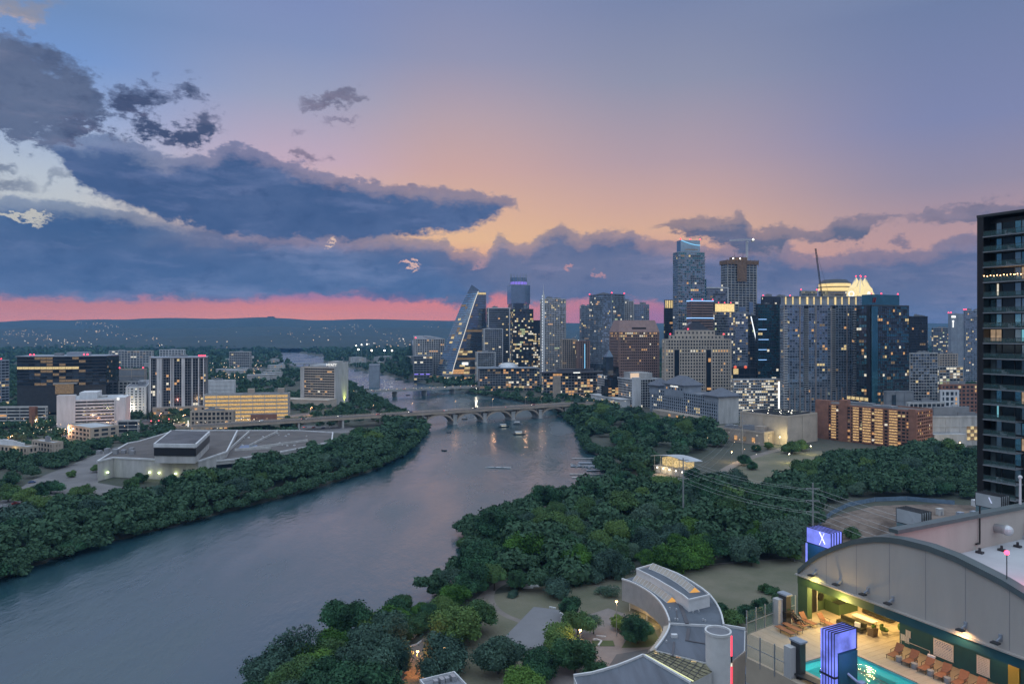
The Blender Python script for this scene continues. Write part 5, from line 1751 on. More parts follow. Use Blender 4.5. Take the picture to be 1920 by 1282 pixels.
# --- two-storey shops
r, w, l, h = T('two-storey shop building with bright shop windows at the road bend', 352, 357, 437, 772, 745, th=6, fh=4.2, bw=4.2, pier=1.4, span=1.6, wall='tan', lit=.1, dk=('win_dark',), seed=78, name='shop_building', cat='shops', roofn=3, roof='roofgrey')
for k in range(9):
 link('window', wmesh(3.2, 2.6, M[('l_warm', 'l_white', 'l_yel', 'l_warm')[k % 4]]), r, (3 + k * 4.6, -.5, 1.9))
block(r, 'lit_sign', 'sign_white', -2.4, -1.6, -1, -.6, 3, 9.5)
# --- lakeside hotel tower
def lakehotel():
 d = 985.0
 r, w, l, h = T('lakeside hotel tower with long dark window bands and a blank lit end wall', 565, 627, 651, 690, d, th=74, fh=3.45, bw=3.6, pier=.16, span=1.5, wall='beige', core='black', lit=.22, mix=(6, 2, 1, 3, 0), dk=('win_dark',), seed=79, name='lakeside_hotel', cat='hotel', roofn=0, vx=0, vy=3, relief=.3, roof='roofwhite')
 wl = MB()
 wl.box(-.6, w + .3, -1.6, -.05, -2, h + 7)
 wl.box(-1.0, -.7, l * .9, l + 1, 0, h)
 wl.box(-.9, w * .6, -1.5, 9, h - .3, h + 9)
 wl.each('blank_end_wall', M['pale'], r)
 b = MB(); b.box(2, w, 14, l - 12, h + .2, h + 4); b.build('sloped_plant_roof', M['roofwhite'], r)
 for k in range(14):
  block(r, 'balcony', 'pale', w + .3, w + 2.4, 0, 4, 3 + k * h / 14.5, 4.4 + k * h / 14.5)
 text('HYATT', r, M['sign_white'], 5.0, (-1.0, 3.8, h + 4.2), (math.pi / 2, 0, -math.pi / 2), 'lit_lettering', .12)
 pd = MB(); pd.box(-26, -1.1, -4, l + 20, 0, 9); pd.box(-26.4, -1.2, -4.3, l + 20.3, 9, 9.9); pd.build('podium', M['beige'], r)
 b = MB(); b.box(w * .62, w * .74, -3, -2.2, .3, 1.2); b.build('floodlight', M['lamp_green'], r)
 lt = bpy.data.lights.new('wall_floodlight', 'SPOT')
 lt.energy = 26000; lt.color = (.85, 1, .12); lt.spot_size = R(60); lt.spot_blend = .9; lt.shadow_soft_size = .5
 lo = bpy.data.objects.new('wall_floodlight', lt); COL.objects.link(lo); lo.parent = r
 lo.location = (w * .70, -5.0, 1.0); lo.rotation_euler = Vector((0, -.22, -1)).to_track_quat('Z', 'Y').to_euler()
lakehotel()
# --- small buildings near the road
r, w, l, h = T('flat white canopy of a drive-in by the red traffic lights', 218, 221, 259, 790, 720, th=8, fh=4.5, bw=8, pier=.4, span=.8, wall='pale', lit=.1, seed=80, name='drive_in', cat='shop', roof='roofwhite', roofn=0)
r, w, l, h = T('long low white-roofed shed with one amber doorway', 128, 170, 222, 804, 660, th=55, fh=4, bw=8, pier=2.4, span=1.6, wall='tan', lit=.05, seed=81, name='low_building', cat='building', roof='roofwhite', roofn=0)
block(r, 'lit_doorway', 'l_warm', w * .72, w * .86, -.6, -.4, .2, 3.6)
r, w, l, h = T('yellow-lit low brick building at the left edge among green trees', -60, 52, 72, 840, 576, th=70, fh=4.4, bw=4.4, pier=1.6, span=1.2, wall='tan', lit=.0, seed=82, name='low_building', cat='building', roof='roofwhite', roofn=3, plant='white', vx=0, vy=0)
lt = bpy.data.lights.new('wall_lamp', 'POINT'); lt.energy = 600; lt.color = (1, .8, .35); lt.shadow_soft_size = .3
lo = bpy.data.objects.new('wall_lamp', lt); COL.objects.link(lo); lo.parent = r; lo.location = (-3, l * .2, h - .4)
r, w, l, h = T('second flat white roof beyond the yellow-lit low brick building', 60, 100, 118, 832, 600, th=60, fh=4, bw=5, pier=2, span=1.4, wall='tan', lit=.02, seed=83, name='low_building', cat='building', roof='roofwhite', roofn=1)
T('grey screen-like block among far trees by the upper lake', 690, 692, 711, 685, 1360, th=9, fh=16, bw=26, pier=.6, span=1, wall='bluegrey', lit=0, dk=('bluegrey',), seed=84, name='low_building', cat='building', core='bluegrey', roofn=0, vx=0, vy=0)
T('far low pale office with a flat roof beyond the finned tower', 426, 430, 468, 660, 1900, th=6, fh=4.4, bw=5, pier=.4, span=1.4, wall='pale', lit=.2, seed=85, name='low_building', cat='building', roof='roofwhite', roofn=1)
T('far pale campus block with amber stair windows', 200, 204, 285, 658, 2000, th=6, fh=5, bw=8, pier=1.5, span=1.6, wall='pale', lit=.16, seed=86, name='low_building', cat='building', roof='roofwhite', roofn=1)
T('far small white block left of the far pale campus block', 296, 299, 345, 656, 2050, th=6, fh=5, bw=8, pier=1.5, span=1.6, wall='white', lit=.2, seed=87, name='low_building', cat='building', roof='roofwhite', roofn=1)
T('white depot shed with bright yard lamps behind the amber garage', 384, 388, 438, 714, 1050, th=6, fh=6, bw=10, pier=2, span=2, wall='white', lit=0, dk=('white',), core='white', seed=88, name='low_building', cat='building', roof='roofwhite', roofn=1, vx=0, vy=0)
T('low lit block half cut by the left frame edge', -30, 2, 17, 676, 1000, th=60, fh=4, bw=5, pier=.4, span=1.3, wall='bluegrey', lit=.3, seed=89, name='office_building', cat='office building', roofn=0, bc=1)
# far scattered roofs among the trees
rg = random.Random(31)
for k in range(34):
 px = rg.choice((rg.uniform(20, 520), rg.uniform(400, 520), rg.uniform(640, 800)))
 d = rg.uniform(1350, 2700)
 P = Vector(((px - 960) / F * d, d))
 if riverdist(np.array([P.x]), np.array([P.y]))[0] < 40:
  continue
 o = thing('low_building', 'tiny pale flat-roofed building among the far trees', 'building', (P.x, P.y, GZ), rg.uniform(0, 1), 'far low buildings among the trees')
 ALLB.append(o)
 w, l, h = rg.uniform(18, 55), rg.uniform(12, 30), rg.uniform(9, 17)
 o['w'], o['l'] = w, l
 block(o, 'wall', rg.choice(('pale', 'concrete', 'tan')), 0, w, 0, l, 0, h)
 block(o, 'roof', 'roofwhite', -.5, w + .5, -.5, l + .5, h, h + .6)
 for q in range(3):
  link('window', wmesh(2.6, 1.8, M[rg.choice(('l_yel', 'l_dim', 'l_warm', 'l_white'))]), o, (w * rg.uniform(.1, .9), -.1, h * rg.uniform(.4, .8)))
# --- big low newspaper building
def lowcomplex():
 z1 = 17.0
 root = thing('low_concrete_complex', 'sprawling low concrete building with brown roofs and a black-banded upper block', 'building', (0, 0, 0))
 g = lambda px, py, z: tuple(at(px, py, z)[:2])
 left = [g(183, 866, z1), g(213, 859, z1), g(372, 866, z1), g(425, 848, z1), g(445, 808, z1), g(330, 808, z1), g(262, 828, z1), g(240, 832, z1)]
 b = MB(); b.prism(left, GZ - 2, z1); b.build('left_wing_wall', M['pale'], root)
 b = MB(); b.prism([(p[0] * .996 + left[4][0] * .004, p[1] * .996 + left[4][1] * .004) for p in left], z1, z1 + .35); b.build('left_wing_roof', M['rooftan'], root)
 z2 = 13.0
 right = [g(372, 868, z2), g(440, 862, z2), g(500, 853, z2), g(570, 840, z2), g(622, 829, z2), g(624, 812, z2), g(560, 808, z2), g(425, 808, z2), g(392, 825, z2)]
 b = MB(); b.prism(right, GZ + 3, z2); b.build('right_wing_wall', M['pale'], root)
 b = MB(); b.prism(right, GZ - 2, GZ + 2.99); b.build('right_wing_base', M['tan'], root)
 cx = sum(p[0] for p in right) / 9; cy = sum(p[1] for p in right) / 9
 b = MB(); b.prism([(p[0] * .985 + cx * .015, p[1] * .985 + cy * .015) for p in right], z2, z2 + .4); b.build('right_wing_roof', M['rooftan'], root)
 fr = right[:5]
 b = MB()
 for p, q in zip(fr[:-1], fr[1:]):
  b.bar((p[0], p[1] - .2, z2 - 3.6), (q[0], q[1] - .2, z2 - 3.6), .5, 2.6)
 b.build('window_band', M['gl_black'], root)
 # parapets
 b = MB()
 for pl, z in ((left, z1), (right, z2)):
  for p, q in zip(pl, pl[1:] + pl[:1]):
   b.bar((p[0], p[1], z + .5), (q[0], q[1], z + .5), 1.0, 1.1 + .01 * len(b.f) % .05)
 b.build('parapet', M['white'], root)
 # raised block
 za, zb = z1 + .3, 30.0
 top = [g(290, 832, zb), g(366, 833, zb), g(392, 809, zb), g(322, 807, zb)]
 b = MB(); b.prism(top, za, zb); b.build('upper_block', M['pale'], root)
 b = MB()
 for p, q in zip(top, top[1:] + top[:1]):
  b.bar((p[0], p[1], zb - 5.2), (q[0], q[1], zb - 5.2), .9, 5.2)
 b.build('black_window_band', M['black'], root)
 b = MB()
 for p, q in zip(top, top[1:] + top[:1]):
  b.bar((p[0], p[1], zb - .9), (q[0], q[1], zb - .9), 1.6, 2.4)
 b.build('fascia', M['white'], root)
 c = [sum(p[i] for p in top) / 4 for i in (0, 1)]
 b = MB(); b.prism([(p[0] * .97 + c[0] * .03, p[1] * .97 + c[1] * .03) for p in top], zb, zb + .42); b.build('upper_roof', M['roofdark'], root)
 # ramps and walls on the right roof
 for a, q, ww in (((376, 852), (412, 817), 3.0), ((424, 851), (467, 812), 1.0), ((470, 843), (577, 828), 1.0), ((440, 846), (508, 842), .8), ((520, 812), (468, 838), .7)):
  b = MB(); p1, p2 = at(*a, z2), at(*q, z2); b.bar((p1.x, p1.y, z2 + 1.2), (p2.x, p2.y, z2 + 1.2), ww, 2); b.build('roof_wall', M['pale'], root)
 pw = [g(446, 843, z2), g(484, 841, z2), g(482, 835, z2), g(452, 836, z2)]
 b = MB(); b.prism(pw, z2 + .5, z2 + .8); b.build('sunken_court', M['gl_blue'], root)
 ac = at(220, 850, z1)
 b = MB()
 for k in range(7):
  b.box(ac.x - 12 + k * 4, ac.x - 9 + k * 4, ac.y - 6 + (k % 3) * 3, ac.y - 3 + (k % 3) * 3, z1 + .4, z1 + 3 + (k % 2))
 b.build('roof_machinery', M['steel'], root)
 rgq = random.Random(5)
 for k in range(26):
  px, py = rgq.uniform(395, 600), rgq.uniform(814, 838)
  p = at(px, py, z2)
  if pip(np.array([p.x]), np.array([p.y]), right)[0]:
   b = MB(); b.box(p.x, p.x + rgq.uniform(.6, 1.6), p.y, p.y + .8, z2 + .4, z2 + 1.2); b.build('roof_vent', M['white'], root)
 # wall lamps
 f0, f1 = Vector(left[1]), Vector(left[2])
 for px in (203, 281, 299, 330, 361):
  u = (px - 960) / F
  e = f1 - f0
  t = (u * f0.y - f0.x) / (e.x - u * e.y)
  p = f0 + e * t
  if px == 203:
   p = Vector((at(203, 862, z1)[:2]))
  b = MB(); b.box(p.x - .45, p.x + .45, p.y - 1.1, p.y - .1, 8.2, 9.0); b.build('wall_lamp', M['lamp_green'], root)
  if px > 210:
   lt = bpy.data.lights.new('wall_light', 'POINT'); lt.energy = 170; lt.color = (1, .95, .40); lt.shadow_soft_size = .3
   lo = bpy.data.objects.new('wall_light', lt); COL.objects.link(lo); lo.parent = root; lo.location = (p.x, p.y - 2.0, 8.4)
 return left + right
NOTREE_POLYS = [lowcomplex()]
# ------------------------------------------------------------------ bridges
def arched_bridge():
 p1, p0 = at(1007, 783, 0), at(848, 794, 0)
 ax = (p1 - p0); sp = ax.length / 3; ax.normalize()
 ang_ = math.atan2(ax.y, ax.x)
 root = thing('arched_bridge', 'long concrete bridge on open arches across the lake', 'bridge', (p0.x, p0.y, 0), ang_)
 zd = 15.2
 M['bridgestone'] = mat('bridge_concrete', (.40, .315, .25), .85, var=.16, vs=.15, detail=7)
 wd = 9.0
 x0, x1 = -sp * 7.2, sp * 5.2
 b = MB(); b.box(x0, x1, -wd, wd, zd - 2.3, zd); b.build('deck', M['bridgestone'], root)
 rdm = mat('bridge_asphalt', (.075, .062, .058), .8, var=.2, vs=.1)
 b = MB(); b.box(x0, x1, -wd + 2.2, wd - 2.2, zd + .005, zd + .02); b.build('roadway', rdm, root)
 mk = MB()
 for k in range(60):
  xx = x0 + k * (x1 - x0) / 60
  mk.box(xx, xx + 3, -.12, .12, zd + .024, zd + .032)
 mk.each('lane_mark', M['white'], root)
 for s in (-1, 1):
  b = MB()
  b.box(x0, x1, s * wd - .15, s * wd + .15, zd + .85, zd + 1.1)
  b.box(x0, x1, s * wd - .2, s * wd + .2, zd, zd + .22)
  for k in range(170):
   xx = x0 + k * (x1 - x0) / 170
   b.box(xx, xx + .35, s * wd - .1, s * wd + .1, zd + .2, zd + .86)
  b.build('railing', M['rail'], root)
 for k in range(-1, 5):
  x = k * sp
  b = MB()
  b.box(x - 2.2, x + 2.2, -wd + 1, wd - 1, 1.2, zd - 5.5)
  b.box(x - 3.0, x + 3.0, -wd + .2, wd - .2, -3, 1.2)
  b.box(x - 2.7, x + 2.7, -wd + .6, wd - .6, zd - 5.5, zd - 4.6)
  b.build('pier', M['concrete'], root)
 # arch ribs between piers
 for k in range(-1, 4):
  n = 16
  hs = sp / 2 - 2.3
  cx = (k + .5) * sp
  for y in (-wd + 1.6, -wd * .35, wd * .35, wd - 1.6):
   b = MB()
   for i in range(n):
    t0, t1 = -1 + 2 * i / n, -1 + 2 * (i + 1) / n
    f = lambda t: (cx + t * hs, zd - 4.2 - 8.2 * (1 - math.sqrt(1 - .95 * t * t)) / .776)
    (xa, za), (xb, zb_) = f(t0), f(t1)
    b.add([(xa, y - .6, za), (xb, y - .6, zb_), (xb, y + .6, zb_), (xa, y + .6, za), (xa, y - .6, za + 1.95), (xb, y - .6, zb_ + 1.95), (xb, y + .6, zb_ + 1.95), (xa, y + .6, za + 1.95)],
      [(0, 1, 5, 4), (3, 7, 6, 2), (0, 3, 2, 1), (4, 5, 6, 7)])
   for i in range(1, 10):
    t = -1 + 2 * i / 10
    z = f(t)[1] + 1.5
    b.box(cx + t * hs - .3, cx + t * hs + .3, y - .35, y + .35, z, zd - 2.3)
   b.build('arch_rib', M['bridgestone'], root)
 for x in (x0 + 20, -sp * 4.6, -sp * 3.4, -sp * 2.2):
  b = MB(); b.box(x - 1, x + 1, -wd + 1, wd - 1, 0, zd - 1.6); b.build('pier', M['concrete'], root)
 return root, zd, sp, ang_
BR, BZD, BSP, BANG = arched_bridge()
def lamp_post(kind, H, arm=0.0, lampm='lamp_warm', r=.09):
 """parts of one street lamp at its root"""
 b = MB(); b.tube((0, 0, 0), (0, 0, H), r * 1.3, r * .8, 8)
 b.tube((0, 0, 0), (0, 0, .5), r * 2.2, r * 2.0, 8)
 if arm:
  b.bar((0, 0, H - .05), (arm, 0, H + .35), r * 1.3)
 b.build('pole', M['steel'], kind)
 b = MB()
 if arm:
  b.box(arm - .6, arm + .5, -.22, .22, H + .3, H + .5)
 else:
  b.lathe([(.12, 0), (.34, .12), (.34, .24), (.1, .4)], (0, 0, H + .28), 10)
 b.build('lamp_head', M['dark'], kind)
 b = MB()
 b.ball((arm, 0, H + .14), .42 if not arm else .34, 0, 10, 6, .8)
 b.build('bulb', M[lampm], kind)
def street_lamp(label, pos, H=9, arm=0, lampm='lamp_warm', energy=0, color=(1, .55, .22), group=None, r=.09, rz=0.0):
 o = thing('street_lamp', label, 'street lamp', pos, rz, group)
 lamp_post(o, H, arm, lampm, r)
 if energy:
  lt = bpy.data.lights.new('lamp_light', 'POINT')
  lt.energy = energy; lt.color = color; lt.shadow_soft_size = .35
  lo = bpy.data.objects.new('lamp_light', lt); COL.objects.link(lo); lo.parent = o; lo.location = (arm, 0, H - .55)
 return o
# lamps along the bridge, four posts on the deck edge (the photo shows them as thin masts)
ca, sa = math.cos(BANG), math.sin(BANG)
for k, f in enumerate((-2.4, -1.2, 0.2, 1.5, 2.7, 3.3)):
 p = BR.location + Vector((ca * f * BSP - sa * 8.6, sa * f * BSP + ca * 8.6, BZD))
 street_lamp('thin mast lamp on the railing of the arched bridge', p, 10, 1.6, 'dot_warm', 1100, (1, .52, .26), 'lamps along the arched bridge', .12, BANG - math.pi / 2)
def beam_bridge():
 p0, p1 = at(740, 743, 0), at(848, 737.5, 0)
 ax = (p1 - p0); sp = ax.length / 2; ax.normalize()
 ang_ = math.atan2(ax.y, ax.x)
 root = thing('beam_bridge', 'flat beam bridge on column piers behind the arched bridge', 'bridge', (p0.x, p0.y, 0), ang_)
 zd = 10.5
 x0, x1 = -sp * 1.5, sp * 3.6
 b = MB(); b.box(x0, x1, -11, 11, zd - 1.9, zd); b.build('deck', M['concrete'], root)
 b = MB(); b.box(x0, x1, -9, 9, zd + .005, zd + .02); b.build('roadway', mat('far_bridge_asphalt', (.06, .055, .055), .8, var=.2, vs=.1), root)
 for s in (-1, 1):
  b = MB(); b.box(x0, x1, s * 11 - .2, s * 11 + .2, zd, zd + 1.0); b.build('railing', M['concrete'], root)
 for k in range(-1, 4):
  b = MB()
  for y in (-8.5, -4, 0, 4, 8.5):
   b.tube((k * sp, y, -3), (k * sp, y, zd - 2.6), .9, n=8)
  b.box(k * sp - 1.1, k * sp + 1.1, -10, 10, zd - 2.7, zd - 1.91)
  b.build('pier', M['concrete'], root)
 q = 0
 for k in range(18):
  xx = x0 + 6 + k * (x1 - x0) / 18.5
  b = MB(); b.tube((xx, -10.6, zd + 1), (xx, -10.6, zd + 2.2), .12, n=6, m=1); b.ball((xx, -10.6, zd + 2.5), .42, 0, 6, 4); b.build('railing_lamp', [M['dot_warm'], M['dark']], root)
 return root, ang_, sp, zd
BB, BBA, BBSP, BBZ = beam_bridge()
p0, p1 = at(535, 687, 0), at(640, 686, 0)
fb = thing('far_bridge', 'distant flat bridge crossing the upper lake before the pale bend', 'bridge', (p0.x, p0.y, 0), math.atan2(p1.y - p0.y, p1.x - p0.x))
ln = (p1 - p0).length
b = MB(); b.box(-20, ln + 60, -5, 5, 7, 9.5); b.build('deck', M['concrete'], fb)
for k in range(7):
 b = MB(); b.box(k * ln / 6 - 2, k * ln / 6 + 2, -4, 4, -3, 7); b.build('pier', M['concrete'], fb)
# ------------------------------------------------------------------ trees
def crown_arrays(seed, nclump, nleaf, leaf, flat=0.8, core=True, spread=1.0):
 """leaf quads of a crown of radius ~1 (height 0..~1.7*flat), clumps of leaves around lobes"""
 rs = np.random.RandomState(seed)
 C = []
 ax_ = rs.uniform(.8, 1.25)
 while len(C) < nclump:
  p = rs.normal(size=3)
  p /= np.linalg.norm(p)
  rr_ = rs.uniform(.35, .78) * spread
  p = p * rr_
  p[2] = abs(p[2]) * 1.15 - .22 if rs.rand() < .8 else p[2] * .6
  C.append((p[0] * ax_, p[1] / ax_, p[2] * flat, rs.uniform(.20, .50)))
 C = np.array(C)
 idx = rs.choice(len(C), nleaf, p=C[:, 3] ** 2 / (C[:, 3] ** 2).sum())
 n = rs.normal(size=(nleaf, 3))
 n /= np.linalg.norm(n, axis=1)[:, None]
 n[:, 2] = np.where(n[:, 2] < -.35, -n[:, 2], n[:, 2])
 rad = C[idx, 3] * (1 - rs.rand(nleaf) ** 3 * .45) * rs.uniform(.93, 1.10, nleaf)
 rad *= np.where(rs.rand(nleaf) < .2, rs.uniform(1.0, 1.32, nleaf), 1.0)
 P = C[idx, :3] + n * rad[:, None] * np.array([1, 1, .9])
 nn = n + rs.normal(size=(nleaf, 3)) * .55
 nn[:, 2] += .25
 nn /= np.linalg.norm(nn, axis=1)[:, None]
 t = np.cross(nn, rs.normal(size=(nleaf, 3)))
 t /= np.linalg.norm(t, axis=1)[:, None]
 b = np.cross(nn, t)
 s = leaf * rs.uniform(.6, 1.4, nleaf)[:, None]
 a = t * s
 c = b * s * rs.uniform(.5, .9, nleaf)[:, None]
 V = np.stack([P - a, P - c * .9, P + a, P + c], 1).reshape(-1, 3)
 Q = np.arange(nleaf * 4).reshape(-1, 4)
 if core:
  cv, cq = [], []
  off = len(V)
  th = np.linspace(0, 2 * np.pi, 9)[:-1]
  for (x, y, z, r) in C:
   k = r * .78
   ring = []
   for ph in (-.6, .25, .9):
    ring.append(np.stack([x + k * math.cos(ph) * np.cos(th), y + k * math.cos(ph) * np.sin(th), np.full(8, z + k * .9 * math.sin(ph))], -1))
   vv = np.concatenate(ring)
   for j in range(2):
    for i in range(8):
     cq.append([off + j * 8 + i, off + j * 8 + (i + 1) % 8, off + (j + 1) * 8 + (i + 1) % 8, off + (j + 1) * 8 + i])
   cq.append([off + 16, off + 18, off + 20, off + 22])
   cv.append(vv)
   off += 24
  V = np.concatenate([V] + cv)
  Q = np.concatenate([Q, np.array(cq)])
 return V, Q
def crown_mesh(name, m, *a, **k):
 V, Q = crown_arrays(*a, **k)
 return arr_mesh(name, V, Q, m)
def trunk_mesh(seed):
 rg = random.Random(seed)
 b = MB()
 b.tube((0, 0, -.25), (0.02, 0, .55), .055, .04, 7)
 for k in range(4):
  a = k * 1.6 + rg.random()
  b.tube((0.02, 0, .42 + .04 * k), (.5 * math.cos(a), .5 * math.sin(a), .95 + .2 * rg.random()), .028, .01, 5)
 return b.mesh('trunk', M['bark'])
BIG = [crown_mesh('crown', LEAF, 100 + i, 22 + 2 * i, 11000, .046, .85 + .05 * (i % 3)) for i in range(5)]
BIGG = [crown_mesh('crown', LEAF_G, 140 + i, 26, 11000, .042, .9) for i in range(2)]
BIGY = [crown_mesh('crown', LEAF_Y, 150 + i, 20, 11000, .045, .8) for i in range(2)]
MID = [crown_mesh('crown', LEAF, 200 + i, 18 + i, 4600, .064, .82 + .06 * (i % 3)) for i in range(6)]
MIDG = [crown_mesh('crown', LEAF_G, 220 + i, 20, 4600, .060, .85) for i in range(2)]
OPEN = [crown_mesh('crown', LEAF_G, 240 + i, 15, 2600, .045, 1.0, core=False) for i in range(2)]
BALL = [crown_mesh('crown', LEAF_G, 260 + i, 30, 7000, .045, .95, spread=.75) for i in range(2)]
TRUNK = [trunk_mesh(i) for i in range(3)]
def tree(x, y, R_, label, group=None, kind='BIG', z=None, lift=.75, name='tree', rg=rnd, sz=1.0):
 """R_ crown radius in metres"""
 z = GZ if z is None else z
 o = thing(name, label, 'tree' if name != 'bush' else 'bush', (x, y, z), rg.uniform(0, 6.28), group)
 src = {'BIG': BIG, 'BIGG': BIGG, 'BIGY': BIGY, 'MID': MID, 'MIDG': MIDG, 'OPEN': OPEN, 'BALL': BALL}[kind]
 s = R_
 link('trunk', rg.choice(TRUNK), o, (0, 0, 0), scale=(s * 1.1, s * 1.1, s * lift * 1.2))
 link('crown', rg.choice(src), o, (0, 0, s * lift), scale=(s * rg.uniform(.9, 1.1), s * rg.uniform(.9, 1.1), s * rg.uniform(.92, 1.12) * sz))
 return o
NTREE = [0]
FILL = []      # (x, y, radius, z) of the trees that go into the wooded mass
def ground_z(x, y):
 return float(land_z(np.array([x]), np.array([y]))[0])
def belt(poly_px, n, rmin, rmax, labels, group, kinds=('BIG',), gap=.82, seed=1, fill=0, fkinds=None, zpx=GZ, minr=-4, lift=(.55, .8)):
 """trees standing in a patch traced on the ground; nearest to the eye first, the rest join the wooded mass"""
 P = [tuple(at(x, y, zpx)[:2]) for x, y in poly_px]
 xs, ys = [p[0] for p in P], [p[1] for p in P]
 rs = np.random.RandomState(seed)
 pts = []
 tries = 0
 want = n + fill
 while len(pts) < want and tries < want * 60:
  m = 400
  tries += m
  X = rs.uniform(min(xs), max(xs), m)
  Y = rs.uniform(min(ys), max(ys), m)
  ok = pip(X, Y, P)
  X, Y = X[ok], Y[ok]
  if len(X) == 0:
   continue
  D = riverdist(X, Y)
  for x, y, dd in zip(X, Y, D):
   if dd < minr:
    continue
   r = rs.uniform(rmin, rmax)
   if all((x - q[0]) ** 2 + (y - q[1]) ** 2 > (gap * (r + q[2])) ** 2 for q in pts):
    pts.append((x, y, r))
    if len(pts) >= want:
     break
 pts.sort(key=lambda q: q[1])
 step = max(1.0, len(pts) / max(1, n))
 chosen = set(int(i * step) for i in range(n)) if fill else set(range(len(pts)))
 rg = random.Random(seed)
 for i, (x, y, r) in enumerate(pts):
  if i in chosen and NTREE[0] < 296:
   NTREE[0] += 1
   u = i / max(1, len(pts) - 1)
   lab = labels[min(len(labels) - 1, int(u * len(labels)))]
   tree(x, y, r, lab, group, rg.choice(kinds), ground_z(x, y) - .2, rg.uniform(*lift), rg=rg)
  else:
   FILL.append((x, y, r, ground_z(x, y) - .2))
def one(px, py, R_, label, kind='BIG', lift=.7, name='tree', group=None, sz=1.0):
 p = at(px, py)
 NTREE[0] += 1
 return tree(p.x, p.y, R_, label, group, kind, ground_z(p.x, p.y) - .1, lift, name, sz=sz)
# --- the near park, trees one can pick out (base pixel, crown radius)
one(855, 1208, 8.5, 'large round bright-green tree in the middle of the park lawn', 'BIG', .62)
one(898, 1186, 7.2, 'dark tree leaning against the large round park tree', 'BIG', .8)
one(962, 1118, 2.6, 'small round shrub alone on the dry grass', 'BALL', .35, 'bush')
one(1047, 1120, 6.2, 'grey-green dome-shaped tree at the lawn edge', 'BALL', .55)
one(1072, 1160, 5.0, 'leafy tree beside the grey-green dome tree', 'MID', .8)
one(1083, 1196, 5.4, 'young plaza tree in the left square planter', 'MID', 1.0)
one(1113, 1188, 3.8, 'thin open-crowned plaza tree in the right square planter', 'OPEN', 1.15)
one(1158, 1180, 3.2, 'small yellow-lit tree behind the tall lamp post', 'MID', .8)
one(1196, 1205, 6.0, 'round dark tree under the curved white wall', 'BIG', .62)
one(1048, 1236, 6.6, 'dark tree left of the lower orange lamp', 'BIG', .75)
one(1078, 1262, 6.2, 'amber-lit tree around the lower orange lamp', 'BIG', .85)
one(1118, 1282, 4.0, 'small dark tree by the grey triangle of paving', 'MID', .8)
one(1010, 1276, 6.0, 'bushy tree at the lower end of the paved court', 'BIG', .6)
one(935, 1262, 7.4, 'pale grey-green tree in front of the paved court', 'BIGG', .7)
one(962, 1228, 3.6, 'low dark bush at the corner of the paved court', 'MID', .4, 'bush')
one(980, 1318, 6.6, 'bright green treetop cut by the lower frame edge', 'BIGY', .7)
one(830, 1262, 8.6, 'dark willow-like tree with a glowing orange lamp in it', 'BIGG', .45)
one(735, 1262, 7.6, 'grey-green rounded tree left of the orange-lit path', 'BIGG', .5)
one(690, 1300, 6.5, 'bright green rounded bush at the lower frame edge', 'BIGY', .55)
one(755, 1225, 2.6, 'little bush by the white path wall', 'MID', .4, 'bush')
one(1128, 1112, 3.0, 'misty grey-green bush on the lawn', 'OPEN', .35, 'bush')
one(1146, 1118, 3.6, 'second misty bush touching the first on the lawn', 'OPEN', .4, 'bush')
one(1084, 1096, 3.2, 'dark bush at the foot of the peninsula wood', 'MID', .5, 'bush')
one(1410, 1062, 2.6, 'small lone tree on the right lawn', 'MID', 1.0)
belt([(380, 1380), (440, 1330), (530, 1265), (600, 1230), (690, 1195), (740, 1168), (750, 1200), (710, 1240), (700, 1345)], 30, 5.0, 9.5, ['tall dark riverbank tree at the bottom left of the park', 'broad riverbank tree left of the path', 'riverbank tree overlapping the lake edge'], 'near riverbank trees', ('BIG', 'BIG', 'BIGY', 'BIG', 'BIGG'), .56, 3)
one(555, 1256, 7.2, 'tall open-crowned tree rising over the water', 'OPEN', 1.2)
one(645, 1200, 8.0, 'tallest rounded tree over the near water edge', 'BIG', 1.1)
one(845, 1110, 5.6, 'airy round tree standing against the water', 'OPEN', 1.3)
one(752, 1150, 5.5, 'dark tree on the water edge left of the airy round one', 'BIG', 1.0)
belt([(720, 1185), (780, 1160), (860, 1125), (900, 1120), (880, 1140), (800, 1175), (740, 1215)], 13, 4.2, 7, ['dark tree in the row between path and water', 'tree at the upper end of the row between path and water'], 'row of trees between path and water', ('BIG', 'BIG', 'BIGY'), .62, 4)
# --- hedge row below the dry lawn and the peninsula wood
belt([(880, 1118), (1000, 1108), (1105, 1094), (1200, 1078), (1330, 1068), (1470, 1052), (1500, 1010), (1300, 1000), (1100, 1035), (940, 1060), (890, 1080)], 34, 4.5, 11,
  ['bright green tree on the front edge of the peninsula wood', 'dark tree in the front row of the peninsula wood', 'second-row tree of the peninsula wood'], 'front of the peninsula wood', ('BIG', 'BIG', 'BIGY', 'BIGG', 'BIG'), .62, 5, fill=20, lift=(.45, 1.0))
belt([(890, 1060), (900, 1005), (990, 965), (1090, 940), (1180, 912), (1270, 925), (1400, 935), (1500, 945), (1530, 990), (1300, 1005), (1100, 1035), (950, 1062)], 50, 5, 11.5,
  ['dark tree in the middle of the peninsula wood', 'blue-green tree in the heart of the peninsula wood', 'tree at the far shore of the peninsula wood'], 'middle of the peninsula wood', ('BIG', 'BIG', 'MID', 'BIGG'), .6, 6, fill=90, lift=(.45, 1.1))
one(872, 1012, 4.6, 'small tree leaning over the water at the peninsula tip', 'MID', .7)
one(900, 1040, 6.5, 'round grey-green tree at the tip of the peninsula', 'BIGG', .6)
one(1215, 1000, 8.0, 'large blue-grey crown rising above the peninsula wood', 'BIGG', 1.1)
